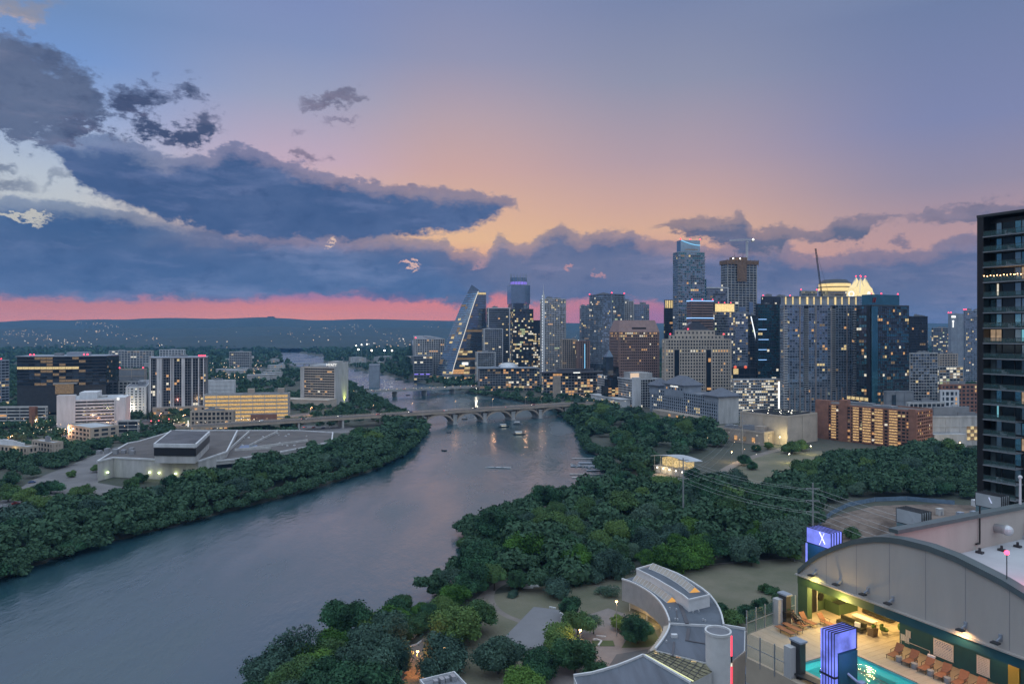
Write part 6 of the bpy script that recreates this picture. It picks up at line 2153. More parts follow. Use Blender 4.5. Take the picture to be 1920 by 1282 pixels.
# --- wood on the right below the brick slab
belt([(1290, 960), (1380, 990), (1480, 960), (1560, 938), (1700, 930), (1840, 935), (1840, 870), (1760, 858), (1620, 862), (1545, 870), (1490, 918), (1400, 925), (1300, 930)], 36, 5.5, 11.5,
  ['dark tree in the wood along the blue site fence', 'broad tree in the wood below the brick slab', 'tree close to the brick slab'], 'wood between brick slab and building site', ('MID', 'BIG', 'BIGG'), .6, 7, fill=110, lift=(.45, 1.0))
belt([(1460, 1055), (1505, 1035), (1500, 985), (1420, 985), (1400, 1010)], 8, 4.5, 7, ['tree left of the blue glowing box'], 'trees left of the glowing box', ('BIG', 'BIGY'), .66, 8)
one(1482, 1050, 4.5, 'yellow-lit tree beside the blue glowing box', 'BIGY', .6)
one(1598, 1012, 4.8, 'dark bush on the bare building site', 'MID', .45, 'bush')
one(1660, 1020, 3.8, 'green bush at the foot of the unlit light box', 'MID', .4, 'bush')
for k, (px, py, rr_) in enumerate(((1370, 1170, 4.5), (1400, 1160, 4.2), (1430, 1150, 4.4), (1465, 1136, 3.6), (1350, 1148, 3.2), (1440, 1112, 3.2))):
 one(px, py, rr_, 'low dark hedge bush between the crescent building and the lawn', 'MID', .4, 'bush', 'hedge bushes beside the crescent building')
# --- right bank between bridge and boathouse
belt([(1050, 772), (1090, 800), (1104, 835), (1098, 872), (1130, 898), (1220, 892), (1250, 870), (1370, 830), (1350, 800), (1230, 795), (1150, 768), (1080, 752)], 44, 5.5, 11.5,
  ['dark tree on the right bank above the boat docks', 'dark tree on the right bank between bridge and boathouse', 'tree on the right bank below the white hotel'], 'right bank trees between bridge and docks', ('MID', 'MID', 'MIDG', 'BIG'), .6, 9, fill=70, lift=(.45, 1.0))
one(1213, 898, 5.5, 'round tree on the sand beside the boathouse', 'MID', .8)
one(1162, 897, 3.4, 'small pointed tree at the dock end', 'MID', .6)
for k, (px, py, rr_) in enumerate(((1300, 905, 8), (1325, 912, 7.5), (1350, 905, 6.5))):
 one(px, py, rr_, 'large dark tree right of the boathouse', 'MID', .42, group='large trees right of the boathouse')
for k, (px, py, rr_) in enumerate(((1395, 872, 6.0), (1418, 846, 4.6), (1440, 842, 5), (1485, 850, 8), (1502, 845, 7), (1412, 880, 4.5))):
 one(px, py, rr_, 'dark tree on the open ground left of the brick slab', 'MID', .55, group='trees left of the brick slab')
# --- left bank wood
belt([(-60, 1110), (60, 1062), (170, 1018), (300, 978), (420, 945), (560, 905), (700, 866), (755, 840), (800, 800), (745, 800), (660, 836), (560, 872), (420, 905), (280, 935), (160, 958), (0, 992), (-80, 1010)], 46, 5, 11,
  ['tree at the water edge of the left bank wood', 'tree inside the left bank wood below the low concrete complex', 'tree at the downstream end of the left bank wood', 'tree of the left bank wood near the arched bridge'], 'left bank wood', ('MID', 'MID', 'BIG', 'MIDG'), .58, 10, fill=150, minr=-5, lift=(.5, 1.15))
for k, (px, py, rr_) in enumerate(((132, 895, 3.4), (95, 925, 6.5), (20, 912, 5), (15, 940, 7), (50, 945, 7), (72, 935, 6), (140, 938, 5.5), (160, 928, 5), (120, 950, 4.6), (245, 918, 5.5), (268, 905, 5), (180, 885, 4))):
 one(px, py, rr_, 'small dark parking-lot tree left of the low concrete complex', 'MID', .6, group='parking lot trees')
belt([(-20, 925), (60, 905), (130, 870), (215, 835), (250, 822), (200, 824), (120, 850), (40, 890), (-20, 905)], 14, 4.0, 6.2, ['bushy tree in the green strip along the parking lot'], 'green strip along the parking lot', ('MID', 'BIGY', 'MID'), .7, 11, fill=8)
# --- low growth along both water lines joins the wooded mass
for line in (RIVER_L[1:12], RIVER_R[4:23]):
 P_ = [at(x, y, 0).xy for x, y in line]
 rs_ = np.random.RandomState(len(line))
 for p, q in zip(P_[:-1], P_[1:]):
  n_ = int((q - p).length / 5.5) + 1
  for i in range(n_):
   c_ = p.lerp(q, (i + rs_.rand()) / n_) + Vector((rs_.uniform(-3, 3), rs_.uniform(-1, 4)))
   FILL.append((c_.x, c_.y, rs_.uniform(3.5, 6.0), 1.0))
# --- around the south bank roads: mostly the wooded mass
belt([(-40, 850), (120, 812), (260, 806), (300, 792), (220, 780), (0, 800)], 10, 5, 8, ['dark street tree by the white banded office'], 'street trees by the banded office', ('MID',), .9, 12, fill=16)
belt([(300, 800), (360, 790), (350, 775), (290, 780)], 3, 5, 7, ['dark tree left of the shops'], 'trees left of the shops', ('MID',), .8, 13, fill=3)
belt([(480, 812), (560, 800), (660, 800), (770, 785), (700, 775), (560, 788), (480, 800)], 8, 4, 7, ['dark tree between the road and the low concrete complex'], 'trees between road and complex', ('MID',), .75, 14, fill=24)
belt([(640, 770), (700, 765), (690, 735), (655, 715), (645, 740)], 5, 5, 8, ['dark tree beside the lakeside hotel'], 'trees beside the lakeside hotel', ('MID',), .7, 15, fill=20, minr=2)
belt([(890, 745), (1050, 762), (1120, 768), (1110, 735), (1000, 722), (900, 722)], 6, 5, 8, ['dark tree on the far right bank between the two bridges'], 'trees between the two bridges', ('MID',), .7, 16, fill=60, minr=2)
belt([(700, 700), (760, 715), (880, 730), (900, 712), (830, 700), (720, 692)], 0, 6, 9, ['x'], None, ('MID',), .62, 17, fill=70, minr=1)
belt([(830, 722), (900, 714), (1010, 716), (1110, 724), (1125, 742), (1040, 740), (900, 734)], 0, 4.5, 8, ['x'], None, ('MID',), .7, 18, fill=80, minr=2)
# --- everything farther: one wooded mass
def wood_mass():
 rs = np.random.RandomState(77)
 var = [crown_arrays(300 + i, 9, 210, .22, .85) for i in range(4)]
 lo = [crown_arrays(320 + i, 4, 26, .5, .8, core=True) for i in range(4)]
 Vs, Qs, off = [], [], 0
 foot = []
 for o in ALLB:
  w, l = o.get('w', 60), o.get('l', 50)
  ca, sa = math.cos(o.rotation_euler.z), math.sin(o.rotation_euler.z)
  foot.append((o.location.x, o.location.y, ca, sa, w, l))
 foot = np.array(foot)
 def clear(X, Y, m=5):
  ok = np.ones(len(X), bool)
  for x, y, ca, sa, w, l in foot:
   lx = (X - x) * ca + (Y - y) * sa
   ly = -(X - x) * sa + (Y - y) * ca
   ok &= ~((lx > -m - 4) & (lx < w + m) & (ly > -m - 8) & (ly < l + m))
  for p in NOTREE_POLYS:
   ok &= ~pip(X, Y, p)
  return ok
 def put(x, y, z, r, src, lift):
  nonlocal off
  V, Q = src[rs.randint(len(src))]
  a = rs.uniform(0, 6.28)
  c, s = math.cos(a), math.sin(a)
  W_ = np.stack([(V[:, 0] * c - V[:, 1] * s) * r + x, (V[:, 0] * s + V[:, 1] * c) * r + y, (V[:, 2] + lift) * r + z], -1)
  Vs.append(W_)
  Qs.append(Q + off)
  off += len(V)
 f = np.array(FILL)
 ok = clear(f[:, 0], f[:, 1], 3)
 big = [crown_arrays(340 + i, 16, 1300, .115, .85) for i in range(4)]
 for (x, y, r, z), k in zip(FILL, ok):
  if k:
   put(x, y, z, r, big if y < 640 else var, rs.uniform(.5, .85))
 nband = ((520, 820, 2600), (820, 1300, 3600), (1300, 2200, 5600), (2200, 3800, 6500), (3800, 5200, 3800))
 for d0, d1, n in nband:
  Y = np.sqrt(rs.uniform(d0 ** 2, d1 ** 2, n))
  X = rs.uniform(-.80, .80, n) * Y
  D = riverdist(X, Y)
  dens = fbm(X / 160, Y / 160, 9)
  road = (np.abs(X + 330 + (Y - 800) * .12) < 16) & (Y < 1600)
  ok = clear(X, Y, 6) & (D > 6) & (dens > -.18) & ~road
  ok &= ~((X > -60) & (Y < 1500) & (X < 700) & (Y > 820))          # streets of downtown
  if d0 < 1000:
   ok &= (X < Y * -.30) | (Y > 830)
   for p in AREAS:
    ok &= ~pip(X, Y, p)
   for p, hw_ in ROADS:
    dd_ = np.full(X.shape, 1e9)
    for (xa, ya), (xb, yb) in zip(p[:-1], p[1:]):
     t_ = np.clip(((X - xa) * (xb - xa) + (Y - ya) * (yb - ya)) / ((xb - xa) ** 2 + (yb - ya) ** 2 + 1e-9), 0, 1)
     dd_ = np.minimum(dd_, np.hypot(X - xa - t_ * (xb - xa), Y - ya - t_ * (yb - ya)))
    ok &= dd_ > hw_ + 5
  Z = land_z(X[ok], Y[ok])
  for x, y, z in zip(X[ok], Y[ok], Z):
   r = rs.uniform(5.5, 9.5) * (1.0 if y < 2200 else 1.7) * (.68 if y < 1000 else 1)
   put(x, y, z - .5, r, var if y < 1300 else lo, rs.uniform(.45, .7))
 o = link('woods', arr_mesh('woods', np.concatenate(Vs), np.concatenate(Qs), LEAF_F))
 tag(o, 'dark mass of treetops filling the banks and the far plain', 'woods', kind='stuff')
wood_mass()
# ------------------------------------------------------------------ site fence, power poles, boathouse, docks, boats
pts = [at(x, y) for x, y in ((1535, 985), (1560, 965), (1590, 950), (1640, 940), (1700, 938), (1790, 946))]
fn = thing('site_fence', 'long blue screen fence around the bare building site', 'fence', pts[0])
M['bluefab'] = mat('blue_fence_fabric', (.11, .17, .24), .8, var=.2, vs=.4)
for p, q in zip(pts[:-1], pts[1:]):
 b = MB()
 a, c = p - pts[0], q - pts[0]
 b.quad((a.x, a.y, .1), (c.x, c.y, .1), (c.x, c.y, 2.6), (a.x, a.y, 2.6))
 b.quad((a.x, a.y + .05, .1), (a.x, a.y + .05, 2.6), (c.x, c.y + .05, 2.6), (c.x, c.y + .05, .1))
 b.build('fabric_panel', M['bluefab'], fn)
 b = MB(); b.tube((a.x, a.y - .06, 0), (a.x, a.y - .06, 2.9), .07, n=6); b.build('fence_post', M['steel'], fn)
for px, py, c in ((1762, 965, 'pale'), (1800, 972, 'bluegrey'), (1826, 970, 'bluegrey'), (1828, 948, 'white')):
 p = at(px, py)
 o = thing('site_cabin', {'pale': 'pale upright tank standing on the building site', 'white': 'white site trailer by the near black tower', 'bluegrey': 'blue-grey storage bin on the building site'}[c], 'site cabin', p, .3, 'storage bins on the building site' if c == 'bluegrey' else None)
 b = MB(); b.box(-1.6, 1.6, -1.2, 1.2, 0, 3.4); b.box(-1.7, 1.7, -1.3, 1.3, 3.4, 3.6); b.build('body', M[c], o)
 b = MB(); b.box(-.5, .5, -1.26, -1.2, .1, 2.1); b.build('door', M['grey'], o)
def power_pole(label, px, pybase, pytop, arms, d=None):
 p = at(px, pybase)
 H = hgt(pytop, p.y) - GZ
 o = thing('power_pole', label, 'power pole', p, R(-8))
 b = MB(); b.tube((0, 0, 0), (0, 0, H), .55, .28, 10); b.build('pole', M['steel'], o)
 ends = []
 for f in arms:
  b = MB()
  b.bar((-2.6, 0, H * f + .5), (2.6, 0, H * f + .5), .22)
  b.bar((-2.6, 0, H * f + .5), (0, 0, H * f), .16)
  b.bar((2.6, 0, H * f + .5), (0, 0, H * f), .16)
  b.build('cross_arm', M['steel'], o)
  for s in (-2.5, 2.5):
   b = MB(); b.lathe([(.09, 0), (.16, .15), (.09, .3), (.16, .45), (.08, .6)], (s, 0, H * f - .15), 8); b.build('insulator', M['pale'], o)
   ends.append(p + Vector((s, 0, H * f - .15)))
 return o, p, H, ends
PA, pa, ha, ea = power_pole('tall steel power pole with three cross arms behind the blue glowing box', 1524, 1080, 905, (.68, .80, .93))
PB, pb, hb, eb = power_pole('steel power pole with short arms near the boathouse', 1281, 1000, 858, (.72, .86, .96))
PC, pc, hc, ec = power_pole('far power pole in front of the beige events hall', 1392, 850, 770, (.75, .88))
cab = []
for e0, tgt in ((ea, (1760, 1150, 60)),):
 for k, p in enumerate(e0):
  q = Vector((p.x + 95 + 4 * (k % 2), p.y - 150, p.z - 8 + 2 * (k // 2)))
  cab.append((p, q))
for k in range(6):
 cab.append((ea[k], eb[k]))
 if k < 4:
  cab.append((eb[k], ec[k]))
for k, (p, q) in enumerate(cab):
 b = MB()
 n = 14
 sag = (q - p).length * .03
 pp = [p.lerp(q, i / n) - Vector((0, 0, sag * 4 * (i / n) * (1 - i / n))) for i in range(n + 1)]
 for a, c in zip(pp[:-1], pp[1:]):
  b.tube(a, c, .045, n=4, cap=False)
 o = b.build('power_cable', M['steel'])
 tag(o, 'thin sagging power line strung between the steel power poles', 'cable', 'power lines between the steel poles')
# boathouse
p = at(1268, 888)
o = thing('boathouse', 'open boathouse with curved white roof and amber lights', 'boathouse', p, R(-52))
b = MB()
n = 12
for k in range(n):
 f0, f1 = k / n, (k + 1) / n
 z = lambda f: 11.5 + 2.0 * math.sin(math.pi * f)
 x = lambda f: -16 + 32 * f
 b.add([(x(f0), -9, z(f0)), (x(f1), -9, z(f1)), (x(f1), 9, z(f1) - 1.5), (x(f0), 9, z(f0) - 1.5), (x(f0), -9, z(f0) + .4), (x(f1), -9, z(f1) + .4), (x(f1), 9, z(f1) - 1.1), (x(f0), 9, z(f0) - 1.1)],
   [(0, 3, 2, 1), (4, 5, 6, 7), (0, 1, 5, 4), (2, 3, 7, 6), (3, 0, 4, 7), (1, 2, 6, 5)])
b.build('curved_roof', M['roofwhite'], o)
b = MB(); b.box(-14, 14, -6, 7, 0, 4.6); b.build('wall', M['pale'], o)
b = MB(); b.box(-14.5, 14.5, -7.5, 7.5, 4.6, 5.0); b.build('terrace_floor', M['concrete'], o)
b = MB(); b.box(-11, 11, -2, 6, 5, 10.4); b.build('lit_upper_room', emat('boathouse_light', (1, .72, .32), .6, var=.6), o)
for k in range(6):
 b = MB(); b.tube((-14 + k * 5.6, -7, 0), (-14 + k * 5.6, -7, 12.2), .16, n=8); b.build('post', M['steel'], o)
for k in range(5):
 b = MB(); b.ball((-12 + k * 5.6, -6.5, 3.6), .35, 0, 8, 5); b.build('wall_lamp', M['lamp_white'], o)
lt = bpy.data.lights.new('boathouse_glow', 'POINT'); lt.energy = 2600; lt.color = (1, .75, .38); lt.shadow_soft_size = 1
lo = bpy.data.objects.new('boathouse_glow', lt); COL.objects.link(lo); lo.parent = o; lo.location = (-4, -11, 5.5)
# docks
def dock(label, px0, px1, py, wid, m='pale'):
 a, c = at(px0, py, .5), at(px1, py, .5)
 o = thing('dock', label, 'dock', (a.x, a.y, 0), math.atan2(c.y - a.y, c.x - a.x), 'floating docks below the boathouse')
 L_ = (c - a).length
 b = MB(); b.box(0, L_, -wid / 2, wid / 2, .35, .6); b.build('deck', M[m], o)
 for k in range(4):
  b = MB(); b.tube((L_ * (k + .5) / 4, wid / 2 + .15, -2), (L_ * (k + .5) / 4, wid / 2 + .15, 1.8), .13, n=7); b.build('piling', M['grey'], o)
 return o
dock('long thin floating dock nearest the bridge', 1072, 1130, 859, 1.6)
dock('short wide dock in the middle holding stacked boats', 1085, 1132, 867, 4.5, 'bluegrey')
dock('dock crowded with small pale boats', 1070, 1132, 873, 3.2, 'bluegrey')
dock('blue-grey dock between the crowded one and the slender pair', 1100, 1134, 881, 3.0, 'bluegrey')
dock('upper of the two slender docks nearest the peninsula', 1068, 1140, 888, 1.4)
dock('lower of the two slender docks nearest the peninsula', 1072, 1146, 894.5, 1.6)
def small_boat(label, px, py, ln, rz, cat='boat', group=None, m='white', canopy=False, lit=False, z=.1):
 p = at(px, py, 0)
 o = thing('small_boat', label, cat, (p.x, p.y, z), rz, group)
 b = MB()
 w = ln * .2
 sec = [(-.5, .8), (-.25, 1), (.1, 1), (.35, .7), (.5, .06)]
 vs = []
 for f, k in sec:
  vs += [(f * ln, -w * k, .75), (f * ln, -w * k * .6, -.1), (f * ln, w * k * .6, -.1), (f * ln, w * k, .75)]
 fs = []
 for i in range(4):
  for j in range(3):
   fs.append((i * 4 + j, i * 4 + j + 1, i * 4 + 5 + j, i * 4 + 4 + j))
 fs.append((3, 2, 1, 0))
 b.add(vs, fs)
 b.add([(f * ln, s * w * k * .92, .55) for f, k in sec for s in (-1, 1)], [(2 * i, 2 * i + 2, 2 * i + 3, 2 * i + 1) for i in range(4)])
 b.build('hull', M[m], o)
 b = MB(); b.box(-ln * .2, -ln * .12, -w * .8, w * .8, .5, .8); b.box(.1 * ln, .17 * ln, -w * .8, w * .8, .5, .8); b.build('seat', M['grey'], o)
 if canopy:
  b = MB(); b.box(-ln * .36, ln * .2, -w * .95, w * .95, 2.5, 2.7); b.build('canopy', M['white'], o)
  for x in (-.34, .18):
   for s in (-1, 1):
    b = MB(); b.tube((ln * x, s * w * .85, .7), (ln * x, s * w * .85, 2.5), .06, n=6); b.build('canopy_post', M['steel'], o)
 if lit:
  b = MB(); b.box(-ln * .3, ln * .15, -w * 1.02, -w * .98, 1.1, 1.7); b.build('cabin_light', M['l_white'], o)
 return o
small_boat('canopied tour boat nearest the viewer below the bridge', 974, 814, 13, .1, m='dark', canopy=True, lit=True)
small_boat('canopied tour boat left of the nearest one', 945, 800, 12, .3, m='dark', canopy=True, lit=True)
small_boat('canopied boat close under the bridge arches', 971, 795, 11, -.2, m='grey', canopy=True)
small_boat('small dark boat under the second arch', 871, 786, 7, .2, m='dark')
small_boat('tiny dark kayak left of the lamp reflections', 842, 811, 5, .5, m='dark')
small_boat('tiny dark kayak in midstream', 833, 845, 5, -.3, m='dark')
small_boat('small boat between the two bridges', 765, 741, 7, .2, m='dark')
sh = small_boat('long slim rowing shell leaving a wake in midstream', 934, 877, 20, R(170), 'rowing boat', m='white')
sh.scale = (1, .25, .7)
for k in range(15):
 small_boat('small pale boat tied up at the crowded dock', 1072 + k * 4.2, 871.5 + 1.6 * (k % 3) + (2.5 if k > 5 else 0), 4.6, 1.4 + .1 * (k % 4), group='small boats at the crowded dock', m=('white', 'bluegrey', 'pale')[k % 3])
p = at(1134, 863)
o = thing('paddle_kiosk', 'blue portable kiosk beside the docks', 'kiosk', (p.x, p.y, GZ - 1.5))
b = MB(); b.box(-1.4, 1.4, -1.2, 1.2, 0, 4); b.box(-1.6, 1.6, -1.4, 1.4, 4, 4.3); b.build('body', mat('blue_kiosk', (.12, .3, .48), .6), o)
b = MB(); b.box(-.5, .5, -1.26, -1.2, .2, 2.4); b.build('door', M['white'], o)
# ------------------------------------------------------------------ vehicles
def car_mesh():
 b = MB()
 prof = [(-2.2, .35), (-2.2, .85), (-1.5, .95), (-1.0, 1.45), (.55, 1.45), (1.25, .92), (2.15, .8), (2.2, .35)]
 n = len(prof)
 vs = [(x, -.88, z) for x, z in prof] + [(x, .88, z) for x, z in prof]
 for i in (3, 4, n + 3, n + 4):
  vs[i] = (vs[i][0], vs[i][1] * .8, vs[i][2])
 b.add(vs, [tuple(range(n - 1, -1, -1)), tuple(range(n, 2 * n))] + [(i, (i + 1) % n, n + (i + 1) % n, n + i) for i in range(n)])
 return b
CARM = [mat('car_paint_' + k, c, .3, spec=.6) for k, c in (('white', (.7, .7, .7)), ('dark', (.03, .03, .035)), ('grey', (.25, .26, .28)), ('red', (.3, .03, .03)), ('blue', (.05, .09, .2)))]
_carbody = [car_mesh().mesh('body', m) for m in CARM]
gb = MB(); gb.box(-1.3, 1.0, -.80, .80, .98, 1.38)
for s in (0,):
 pass
_glass = gb.mesh('windows', M['gl_black'])
wb = MB(); wb.tube((0, -.1, 0), (0, .1, 0), .33, n=12)
_wheel = wb.mesh('wheel', M['black'])
hb_ = MB(); hb_.box(-.05, .05, -.2, .2, -.09, .09)
_head = hb_.mesh('headlight', M['lamp_white'])
_tail = hb_.mesh('tail_light', emat('tail_light', (1, .06, .04), 5))
def car(label, pos, rz, k, group, lights=True):
 o = thing('car', label, 'car', pos, rz, group)
 link('body', _carbody[k % 5], o)
 link('windows', _glass, o)
 for x in (-1.4, 1.4):
  for y in (-.82, .82):
   link('wheel', _wheel, o, (x, y, .33))
 if lights:
  for y in (-.6, .6):
   link('headlight', _head, o, (2.2, y, .65))
   link('tail_light', _tail, o, (-2.2, y, .75))
 return o
rg = random.Random(12)
ca, sa = math.cos(BANG), math.sin(BANG)
for k in range(9):
 f = -5.5 + k * 1.05
 side = -1 if k % 2 else 1
 p = BR.location + Vector((ca * f * BSP - sa * 3.4 * side, sa * f * BSP + ca * 3.4 * side, BZD + .03))
 car('car crossing the arched bridge with its lights on', p, BANG + (0 if side < 0 else math.pi), k, 'cars on the arched bridge')
ca, sa = math.cos(BBA), math.sin(BBA)
for k in range(9):
 f = -1.2 + k * .5
 side = -1 if k % 2 else 1
 p = BB.location + Vector((ca * f * BBSP - sa * 4 * side, sa * f * BBSP + ca * 4 * side, BBZ + .03))
 car('car crossing the flat beam bridge with its lights on', p, BBA + (0 if side < 0 else math.pi), k, 'cars on the beam bridge')
for k, (px, py, a) in enumerate(((292, 797, 2.6), (300, 799, 2.6), (282, 800, -.5), (289, 803, -.5), (310, 795, 2.6), (245, 803, .2), (345, 797, .2), (395, 795, .1), (440, 792, .1), (510, 786, .1), (150, 818, .1), (200, 809, .1))):
 car('car waiting or rolling near the traffic lights on the curving road', at(px, py, GZ + .035), a, k, 'cars on the curving road')
for k, (px, py) in enumerate(((553, 802), (560, 803), (572, 801), (588, 802), (606, 803), (620, 802))):
 car('parked car behind the low concrete complex', at(px, py, GZ + .04), 1.2, k, 'parked cars behind the complex', k == 2)
for k, (px, py) in enumerate(((118, 833), (10, 950), (30, 945), (60, 905))):
 car('parked car among the parking lot trees on the left', at(px, py, GZ + .04), .6, k + 1, 'parked cars on the left car park', False)
for k in range(10):
 car('car on the straight road running away on the left', at(486 - 12 * k * (k < 4) - (36 + (k - 4) * 16) * (k >= 4), 690 + 6 * k, GZ + .04), 2.2, k, 'cars on the straight road')
for k, (px, py) in enumerate(((1790, 849), (1800, 851), (1812, 850), (1822, 853), (1835, 852))):
 car('car parked beside the pale convention building', at(px, py, GZ + .04), .4, k, 'cars beside the convention building', k % 2 == 0)
# traffic lights
for k, (px, py) in enumerate(((289, 801), (303, 800), (322, 797))):
 p = at(px, py)
 o = thing('traffic_light', 'traffic light showing red on a pole at the road bend', 'traffic light', p, 0, 'red traffic lights at the road bend')
 b = MB(); b.tube((0, 0, 0), (0, 0, 7), .12, n=7); b.bar((0, 0, 6.8), (-3, 0, 7), .14); b.build('pole', M['steel'], o)
 b = MB(); b.box(-3.3, -2.7, -.2, .2, 5.9, 7.1); b.build('signal_head', M['dark'], o)
 b = MB(); b.ball((-3, -.3, 6.8), .42, 0, 8, 5); b.build('red_lens', emat('red_signal', (1, .08, .10), 9), o)
lt_o = thing('added_glow_lamp', 'added lamp mast giving the road junction its red glow', 'street lamp', at(300, 793))  # lamp added to redden the road, standing in for traffic glow
lamp_post(lt_o, 11, 1.5, 'lamp_warm')
lt = bpy.data.lights.new('lamp_light', 'POINT'); lt.energy = 9000; lt.color = (1, .30, .22); lt.shadow_soft_size = .6
lo = bpy.data.objects.new('lamp_light', lt); COL.objects.link(lo); lo.parent = lt_o; lo.location = (1.5, -2, 9)
# ------------------------------------------------------------------ lamps in the town and park
for k, (px, py, e, c) in enumerate(((235, 778, 5000, (1, .9, .7)), (160, 812, 1500, (1, .35, .16)), (200, 808, 900, (1, .42, .2)), (120, 822, 5000, (1, .55, .3)), (20, 836, 6000, (1, .3, .12)), (345, 793, 5000, (1, .6, .3)),
         (400, 791, 6000, (1, .5, .25)), (460, 788, 5000, (1, .6, .3)), (533, 783, 5000, (1, .62, .32)), (583, 778, 5000, (1, .5, .25)), (66, 803, 3000, (.8, 1, .5)), (92, 842, 4000, (1, .85, .4)))):
 street_lamp('street lamp along the curving road on the south bank', at(px, py), 9, 1.4, 'lamp_warm' if c[1] < .7 else 'lamp_white', e * 2.4, c, 'street lamps on the curving road')
street_lamp('tall white street lamp lit at the plaza edge', at(1156, 1192), 11.5, 0, 'lamp_warm', 1600, (1, .60, .30), r=.11)
street_lamp('tall street lamp glowing amber in the plaza trees', at(1088, 1246), 10.5, 0, 'lamp_warm', 2600, (1, .50, .18), r=.11)
street_lamp('orange lamp glowing inside the willow-like tree', at(834, 1268), 8.5, 0, 'lamp_warm', 700, (1, .48, .16), r=.1)
street_lamp('orange lamp beside the footpath at the lower frame edge', at(783, 1262), 6.5, 0, 'lamp_warm', 4200, (1, .34, .08), r=.1)
street_lamp('path lamp standing on the open field left of the brick slab', at(1480, 868), 7, 0, 'lamp_white', 3500, (1, .82, .30))
street_lamp('second path lamp on the open field near the brick slab', at(1520, 852), 7, 0, 'lamp_white', 2800, (1, .82, .30))
street_lamp('lamp hidden in the yellow-lit tree by the blue box', at(1490, 1052), 4.5, 0, 'lamp_white', 2600, (1, .9, .25))
street_lamp('lamp post by the amber lit side of the low beige building', at(1372, 866), 8, 0, 'lamp_warm', 5000, (1, .70, .32))
street_lamp('lamp lighting the corner of the beige events hall', at(1462, 836), 8, 0, 'lamp_white', 6000, (1, .85, .40))
street_lamp('white lamp by the far shore right of the beam bridge', at(893, 737), 8, 0, 'lamp_white', 5000, (1, .9, .7))
street_lamp('lamp lighting the car yard beside the convention building', at(1800, 848), 8, 0, 'lamp_warm', 9000, (1, .75, .35))
for k, (px, py) in enumerate(((910, 715), (940, 716), (975, 718), (1010, 722), (1050, 728), (1085, 735), (1105, 745))):
 street_lamp('street lamp on the shore road below downtown', at(px, py), 8, 1, 'lamp_warm', 4200, (1, .62, .32), 'street lamps on the shore road')
for k, (px, py) in enumerate(((672, 655), (697, 657), (721, 657), (735, 657), (668, 648), (678, 646), (688, 645))):
 d = 1900 + 120 * (k > 3)
 X = (px - 960) / F * d
 o = thing('floodlight_mast', 'floodlight mast blazing over the sports field beyond the lake', 'floodlight', (X, d, GZ), 0, 'floodlights of the sports field')
 b = MB(); b.tube((0, 0, 0), (0, 0, hgt(py, d) - GZ), .35, .2, 6); b.build('pole', M['steel'], o)
 b = MB(); b.ball((0, -.6, hgt(py, d) - GZ), 2.1 if k < 4 else 1.3, 0, 8, 5); b.build('lamp_cluster', M['lamp_white'], o)
# distant lights of the plain and the hills: uncountable, one object
def city_lights():
 rs = np.random.RandomState(5)
 from mathutils.bvhtree import BVHTree
 HB = BVHTree.FromPolygons([v.co[:] for v in HILL_ME.vertices], [p.vertices[:] for p in HILL_ME.polygons])
 b = MB()
 def dot(x, y, z, r, m):
  b.add([(x - r, y, z), (x + r, y, z), (x, y - r, z), (x, y + r, z), (x, y, z - r), (x, y, z + r)], [(0, 2, 5), (2, 1, 5), (1, 3, 5), (3, 0, 5), (2, 0, 4), (1, 2, 4), (3, 1, 4), (0, 3, 4)], m)
 cl = [(25, 628, 40, 3, 26), (75, 630, 30, 3, 16), (150, 606, 9, 2, 8), (180, 607, 10, 2, 10), (200, 613, 20, 3, 10), (180, 622, 16, 3, 14), (215, 628, 20, 3, 12), (255, 630, 14, 4, 6), (300, 640, 90, 10, 20), (420, 690, 40, 20, 44),
   (440, 705, 30, 8, 24), (620, 618, 30, 5, 12), (660, 612, 40, 5, 12), (745, 640, 40, 10, 24), (715, 650, 40, 8, 26), (600, 636, 60, 8, 10), (480, 690, 12, 14, 20), (120, 650, 90, 10, 24), (1080, 640, 20, 8, 10),
   (1760, 640, 20, 10, 10), (800, 615, 20, 6, 6), (700, 622, 80, 8, 14), (1725, 745, 60, 16, 36), (960, 712, 60, 6, 30), (1080, 722, 50, 8, 26), (300, 745, 90, 20, 20), (110, 640, 90, 8, 30), (40, 622, 50, 3, 16), (400, 660, 60, 8, 22), (560, 625, 60, 6, 14), (300, 790, 120, 5, 40), (450, 786, 80, 4, 30), (1000, 708, 110, 10, 60), (1110, 745, 40, 14, 20), (130, 800, 100, 10, 40), (50, 782, 50, 8, 16), (1400, 830, 60, 20, 14), (1760, 770, 60, 18, 30)]
 for px, py, sx, sy, n in cl:
  for k in range(n):
   x, y = rs.normal(px, sx * .6), rs.normal(py, sy * .6)
   o_, dv = Vector((0, 0, CZ)), Vector(((x - 960) / F, 1, (HY - y) / F)).normalized()
   hit = HB.ray_cast(o_, dv)[0]
   if hit is None and y < HY + 3:
    continue
   if y > HY + 1:
    d = (CZ - GZ - 9) * F / (y - HY)
    z = GZ + 9
    if hit is not None and hit.y < d:
     d, z = hit.y - 8, hit.z + 4
    if d > 8500:
     continue
   else:
    d, z = hit.y - 8, hit.z + 4
   r = d * (.00034 if y < HY + 12 else .00052) * rs.uniform(.5, 1.2)
   dot((x - 960) / F * d, d, z, r, rs.choice([0, 0, 0, 1]))
 o = b.build('city_lights', [M['dot_warm'], M['dot_white']])
 tag(o, 'countless tiny lamps scattered over the dark plain and hills', 'city lights', kind='stuff')
city_lights()
p = onray(507, 596, 7690)
o = thing('hilltop_building', 'dark flat building on the hill crest under the pink sky', 'building', (p.x - 40, 7690, p.z - 24))
b = MB(); b.box(0, 78, 0, 45, 0, 34); b.build('wall', M['dark'], o)
b = MB(); b.box(10, 66, 4, 40, 34, 40); b.build('roof', M['dark'], o)
